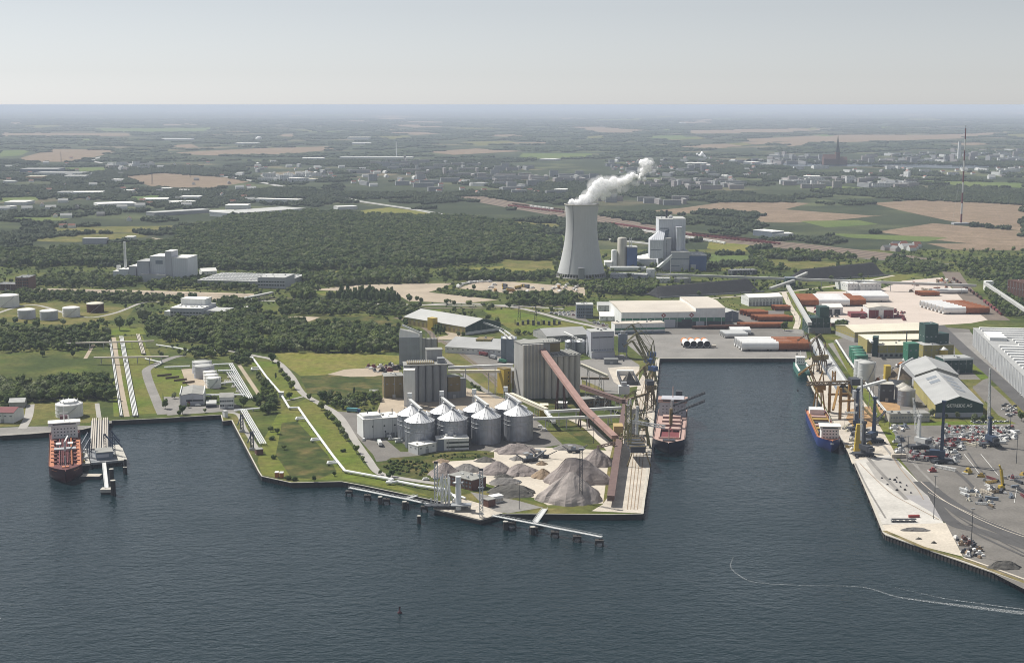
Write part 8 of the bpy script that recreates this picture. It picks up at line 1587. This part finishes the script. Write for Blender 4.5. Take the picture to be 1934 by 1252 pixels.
lot('in the crowded lot before the lettered hall', 'in the crowded lot', pz(zf, (1130, 150), (1590, 150), (1600, 235), (1380, 285), (1150, 245)), 150, 1, 1.5, 4.4, 7.); lot('beside the cube office', 'by the cube office', pz(zd, (600, 105), (780, 95), (785, 130), (690, 128)), 40, 2, .3, 7, 9); lot('along the vast right hand shed', 'along the right shed', pz(ze, (1385, 370), (1400, 368), (1505, 465), (1490, 475)), 16, 3, .8, 4, 5); lot('below the vast right hand shed', 'below the right shed', pz(ze, (1550, 540), (1580, 535), (1690, 660), (1669, 670)), 18, 4, .8, 4, 5); lot('near the canopy at the right edge', 'near the canopy', pz(ze, (1530, 700), (1620, 720), (1610, 790), (1540, 790)), 14, 5, .2, 6, 9); lot('on the far side of the tree row by the lettered hall', 'by the tree row', pz(zf, (1310, 125), (1560, 120), (1560, 134), (1310, 138)), 16, 6, 0, 6, 6, ('white', 'silver')); lot('by the hall road', 'by the hall road', pz(zd, (880, 150), (1000, 185), (990, 200), (900, 175)), 14, 7, -.4, 6, 8)
for lab, p, rz in (('white van parked beside the brick building', zs(215, 235), .3), ('white van before the pump hall', zt(462, 668), .2), ('white van on the silo yard', zc(25, 945), 1.5), ('white van at the foot of the steel silos', zc(195, 925), .1), ('white van under the leftmost steel silo', zc(240, 945), -.5), ('white van right of the steel silos', zc(1185, 860), -.6), ('second white van right of the steel silos', zc(1210, 878), -.6)): tag(link_mesh('delivery_van', VAN, None, gp(*p) + Vector((0, 0, .25)), rz), lab, 'van')
def truck(label, p, rz, m='white', cab='red', s=1., group=None):
    t = thing('truck', label, 'truck', gp(*p) + Vector((0, 0, .2)), rz, group); t.scale = (s, s, s); MB().box(-7, 3.4, -1.3, 1.3, 1.2, 4).build('trailer', m, t); MB().box(3.7, 6, -1.25, 1.25, .8, 3.6).build('cab', cab, t); MB().box(-7, 6, -1, 1, .6, 1.15).build('chassis', 'steel_dark', t)
    for x in (-6, -4.6, 2.4, 5): MB().tube((x, -1.3, .5), (x, 1.3, .5), .5, 8).build('axle', 'rubber', t)
for i, (p, rz, m, cab) in enumerate(((zc(685, 325), 2.1, 'white', 'red'), (zc(702, 345), 2.1, 'pale_roof', 'red'), (zc(735, 305), 2.2, 'steel_dark', 'white'), (zc(710, 292), 2.2, 'white', 'white'), (zc(808, 388), 2.3, 'maroon', 'red'), (zc(930, 435), 2.3, 'green', 'white'), (zc(128, 975), 1.8, 'white', 'green'), (zb(935, 622), -.3, 'teal', 'blue'), (zc(870, 408), 2.2, 'grey_wall', 'steel_dark'))): truck(['red cab truck in the truck yard', 'second red cab truck in the truck yard', 'dark truck near the yellow cube', 'white truck behind the dark one', 'maroon truck below the yellow cube', 'green truck beside the blue grey bins', 'white and green truck on the silo yard', 'teal bus like truck at the silo yard gate', 'grey box truck beside the store hall'][i], p, rz, m, cab, 1.2)
r3 = random.Random(5)
for k in range(46):                                            # vehicles parked in a ring in the far machine yard
    a = math.pi * (1.02 + .55 * (k % 23) / 23.) if k < 23 else 0; x, y = (1560 + math.cos(a) * 205 + r3.uniform(-6, 6), 240 + math.sin(a) * 42) if k < 23 else (r3.uniform(1480, 2230), r3.uniform(215, 280))
    o = link_mesh('parked_lorry', SL['white'][2] if 0 else VAN, None, gp(*zn(x, y)) + Vector((0, 0, .3)), r3.uniform(0, 3.1), r3.uniform(1.3, 1.9)); tag(o, f'{ordn(k + 1)} vehicle parked in the far sandy machine yard', 'lorry', 'vehicles in the machine yard')
for k in range(9): truck(f'{ordn(k + 1)} yellow or dark machine in the middle of the machine yard', zn(r3.uniform(1520, 2100), r3.uniform(225, 275)), r3.uniform(0, 3), r3.choice(['ochre', 'steel_dark', 'rust_ochre']), 'yellow', 1.4, 'machines in the machine yard')
def part(label, p, rz, kind, m, s=1., group=None):
    t = thing({'c': 'container', 'b': 'boom_section', 'm': 'machine_part', 'w': 'counterweight'}[kind], label, {'c': 'container', 'b': 'crane part', 'm': 'crane part', 'w': 'crane part'}[kind], gp(*p) + Vector((0, 0, .3)), rz, group); t.scale = (s, s, s)
    if kind == 'c':
        MB().box(-6, 6, -1.25, 1.25, 0, 2.7).build('box', m, t); g = MB()
        for k in range(12): g.box(-5.8 + k, -5.4 + k, -1.34, 1.34, .2, 2.5)
        g.build('rib', m, t)['kind'] = 'stuff'; MB().box(6, 6.1, -1.1, 1.1, .2, 2.5).build('door', 'steel', t)
    elif kind == 'b': MB().lattice((-9, 0, 1.2), (9, 0, 1.2), 2, 1.8, .22, 2.2).build('lattice', m, t); MB().box(-9.6, -9, -1, 1, .3, 2.1).build('end_plate', 'steel', t)
    elif kind == 'm': MB().box(-3.4, 3.4, -1.8, 1.8, 0, 1.8).build('frame', m, t); MB().frustum(-2, 2.4, -1.4, 1.4, 1.8, -1, 1.2, -1, 1, 4.2).build('tower_stub', m, t); MB().tube((-3, 0, 2.4), (3.6, 0, 4.4), .55, 8).build('cylinder', 'steel_dark', t); MB().box(-4.2, -3.4, -2.6, 2.6, .1, 1).build('beam', 'steel_pale', t)
    else: MB().box(-2, 2, -1.4, 1.4, 0, 1.4).build('slab', m, t); MB().box(-1.4, 1.4, -1, 1, 1.4, 2.4).build('slab', m, t)
n_p = 0
def strew(label, group, poly, n, kinds, mats, seed, s0=1., s1=1.4):
    r2 = random.Random(seed); m = raster(poly); xs = [p[0] for p in poly]; ys = [p[1] for p in poly]; k = 0; tr_ = 0; sp = []
    while k < n and tr_ < 5000:
        tr_ += 1; x, y = r2.uniform(min(xs), max(xs)), r2.uniform(min(ys), max(ys))
        if m[int(y), int(min(x, 1933))] and all(abs(x - a) > 4 or abs(y - b) > 2.4 for a, b in sp): sp.append((x, y)); k += 1
    for k, p in enumerate(sorted(sp)): part(f'{ordn(k + 1)} from the left of {label}', p, r2.uniform(-.5, .5) + r2.choice((0, 1.57)), r2.choice(kinds), r2.choice(mats), r2.uniform(s0, s1), group)
strew('the crane parts left of the navy crane', 'red crane parts', pz(zf, (925, 330), (1100, 320), (1120, 380), (940, 385)), 16, 'mmbc', ('maroon', 'red', 'steel', 'maroon', 'steel_dark'), 1, .7, 1.05); strew('the crane parts around the navy crane', 'white crane parts', pz(zf, (990, 250), (1270, 230), (1270, 310), (1000, 310)), 26, 'mbmc', ('white', 'steel_pale', 'steel', 'maroon', 'steel_dark'), 2, .8, 1.2); strew('the crane parts right of the navy crane', 'mixed crane parts', pz(zf, (1130, 320), (1260, 330), (1250, 400), (1140, 400)), 10, 'mb', ('maroon', 'steel_pale', 'steel'), 3, .8, 1.1)
strew('the containers and parts along the yard edge', 'yard edge parts', pz(zf, (1230, 570), (1480, 580), (1480, 690), (1400, 690), (1290, 640)), 24, 'cmbw', ('cream_roof', 'white', 'steel_pale', 'sand', 'blue_grey', 'steel_dark', 'brown'), 4, .6, .95); strew('the parts near the yellow material handler', 'parts by the handler', pz(zf, (1340, 480), (1669, 480), (1669, 620), (1480, 640), (1360, 540)), 22, 'cmbw', ('white', 'steel_dark', 'steel', 'blue_grey', 'ochre', 'maroon', 'steel_dark'), 5, .6, .95); strew('the junk along the quay wall at lower right', 'lower right junk', pz(zf, (1200, 860), (1290, 880), (1420, 1000), (1390, 1025), (1290, 1010)), 26, 'mw', ('steel_dark', 'white', 'wood_dark', 'brick', 'gravel_brown'), 6, .6, .9)
strew('the gear beside the blue freighter', 'gear by the blue freighter', pz(zf, (480, 150), (600, 150), (700, 280), (600, 330), (540, 300)), 26, 'mcbw', ('steel_dark', 'white', 'ochre', 'steel', 'cream_roof'), 7, .7, 1.1); strew('the crane parts at the end of the crowded lot', 'parts at the lot', pz(zf, (1440, 200), (1600, 180), (1620, 270), (1470, 280)), 16, 'mbc', ('white', 'steel_pale', 'steel'), 8, .8, 1.1); strew('the huts and crates left of the assembly yard', 'huts left of the yard', pz(zf, (790, 150), (900, 150), (900, 380), (840, 380)), 14, 'cmw', ('white', 'steel_dark', 'blue_grey', 'sand'), 9, .8, 1.2)
strew('the black machines on the new quay deck', 'machines on the new quay', pz(zf, (700, 470), (900, 500), (930, 600), (820, 590)), 12, 'w', ('steel_dark', 'rubber', 'steel_dark'), 10, .35, .6); strew('the scrap around the maroon workshop', 'scrap by the workshop', pz(zm, (770, 500), (830, 450), (1090, 460), (1100, 540), (1020, 545), (790, 540)), 22, 'mw', ('maroon', 'rust', 'maroon', 'steel_dark'), 11, .9, 1.4); strew('the scrap along the near edge of the pink yard', 'scrap along the pink yard', pz(zm, (440, 430), (560, 500), (700, 520), (700, 560), (580, 550), (470, 490)), 16, 'mwc', ('maroon', 'wood_dark', 'steel_dark', 'white'), 12, .9, 1.3); strew('the gear on the pier deck', 'gear on the pier', pz(zu, (330, 560), (380, 560), (500, 420), (480, 700), (400, 720)), 22, 'mwb', ('steel_dark', 'steel', 'ochre_dark', 'brown'), 13, .7, 1.1); strew('the rubble heaps by the silver silo battery', 'rubble by the battery', pz(zn, (700, 790), (940, 780), (940, 830), (780, 845)), 18, 'mw', ('maroon', 'steel_dark', 'white', 'wood_dark'), 14, .9, 1.3); strew('the stacked steel at the far end of the pink yard', 'stacked steel far', pz(zm, (1080, 290), (1400, 250), (1430, 320), (1120, 345)), 16, 'bmc', ('rust', 'brown', 'white'), 15, 1., 1.6); strew('the gear at the foot of the steel silos', 'gear at the silos', pz(zc, (170, 900), (280, 900), (280, 960), (200, 950)), 8, 'mw', ('white', 'steel', 'green'), 16, .7, 1.); strew('the goods between the mill halls', 'goods at the mills', pz(ze, (660, 590), (830, 400), (1000, 420), (900, 470), (720, 560)), 18, 'cmw', ('white', 'steel', 'sand', 'orange'), 17, .8, 1.2)
part('red crate standing alone on the new quay deck', zf(946, 755), .1, 'c', 'red', .75); part('long black pallet barrier on the new quay deck', zf(880, 785), 0., 'b', 'steel_dark', 1.1)
part('left of two pale boom halves lying in the assembly yard', zf(1300, 280), -.9, 'b', 'cream_roof', 1.0); part('right of two pale boom halves lying in the assembly yard', zf(1388, 285), -.9, 'b', 'cream_roof', .95); part('big white slewing boom lying below the navy crane', zf(1150, 440), -.8, 'b', 'white', 1.2); part('flat orange plate stack in the assembly yard', zf(1290, 258), .1, 'c', 'orange', .8); part('yellow bulldozer like machine in mid assembly yard', zf(1300, 465), .7, 'm', 'yellow', 1.2); part('red winch machine left of the white boom', zf(1068, 455), .1, 'm', 'red', .95)
heap('black coal heap at the lower right corner', zf, 1555, 1100, 110, 1036, 'gravel_dark', .5, .4, name='coal_heap'); heap('brown rubble strip on the sandy corner', zf, 960, 850, 95, 818, 'gravel_grey', .3, .5); heap('small dark pile on the sandy corner, nearer one', zf, 1080, 928, 20, 908, 'gravel_dark', .5); heap('small dark pile on the sandy corner, farther one', zf, 980, 902, 30, 882, 'gravel_dark', .5)
def pole(label, p, h, r=.32): t = thing('light_pole', label, 'light pole', gp(*p)); MB().tube((0, 0, 0), (0, 0, h), r, 6, r * .6).build('shaft', 'steel_dark', t); MB().box(-1.6, 1.6, -.4, .4, h, h + .6).build('lamp_head', 'steel', t)
for lab, p, h in (('tall light pole at the edge of the new quay deck', zf(1075, 765), 36), ('tall light pole over the lower right junk', zf(1318, 1005), 36), ('light pole left of the red crane parts', zf(860, 380), 24), ('light pole right of the red crane parts', zf(905, 385), 24), ('light pole at the canteen', zf(782, 210), 22), ('light pole at the right end of the crowded lot', zf(1618, 400), 28), ('light pole on the jetty apron', zg(1098, 585), 24), ('light mast beside the works road', zd(908, 965), 26), ('light pole before the lettered hall', zf(1578, 180), 22)): pole(lab, p, h)
def pylon(label, p, h): t = thing('power_pylon', label, 'pylon', gp(*p)); MB().lattice((0, 0, 0), (0, 0, h), 5, 5, .2, 5, .8, .8).build('tower', 'steel_dark', t); [MB().beam((-9, 0, h * q), (9, 0, h * q), .6, .6).build('cross_arm', 'steel_dark', t) for q in (.7, .85)]
for lab, p, h in (('lattice pylon by the harbour road', zd(420, 155), 27), ('lattice pylon at the substation', zd(528, 180), 27), ('far pylon standing in the brown field at the left', zi(1070, 625), 62), ('second far pylon in the brown field', zi(1338, 580), 58), ('far pylon left of the field road', zi(430, 470), 60)): pylon(lab, p, h)
c = gp(*zd(530, 190)); t = thing('substation', 'dark fenced electrical substation on the lawn', 'substation', c)
for k in range(9): MB().box(-30 + k * 8, -26 + k * 8, -2 + (k % 3) * 6, 2 + (k % 3) * 6, 0, 5 + k % 4).build('transformer', 'steel_dark', t)
for k in range(4): MB().lattice((-32 + k * 20, 12, 0), (-32 + k * 20, 12, 8), 1.2, 1.2, .14).build('gantry_post', 'steel_dark', t)
# ------------------------------------------------------------------ windows, doors and downpipes on the plain walls
bpy.context.view_layer.update()
for o in list(COL.objects):
    if 'L' not in o: continue
    L, D, h = o['L'], o['D'], o['H']; del o['L'], o['D'], o['H']
    if o.name.startswith('distant'): continue
    nm = {c.name.split('.')[0] for c in o.children}; gb = 'plinth' not in nm
    if L > 12 and not nm & {'window', 'gate', 'porthole', 'green_band'} and h > 6: openings(o, 'f', L, D, min(16, int(L / 6)), (h * .62,), 2.4, 1.3, 'skylight'); openings(o, 'l', L, D, min(14, int(D / 7)), (h * .62,), 2.4, 1.3, 'skylight')
    if L > 12 and 'door' not in nm and 'gate' not in nm: openings(o, 'f', L, D, max(1, int(L / 26)), (0,), 3.4, min(4.2, h * .6), 'steel', 'door')
    if L > 20 and h > 7:
        dp = MB().box(-.14, .14, -.3, -.02, .2, h - .2).mesh('downpipe', 'steel')
        for k in range(min(14, int(L / 9))): link_mesh('downpipe', dp, o, ((k + .02) * L / int(L / 9) + .5, 0, 0))
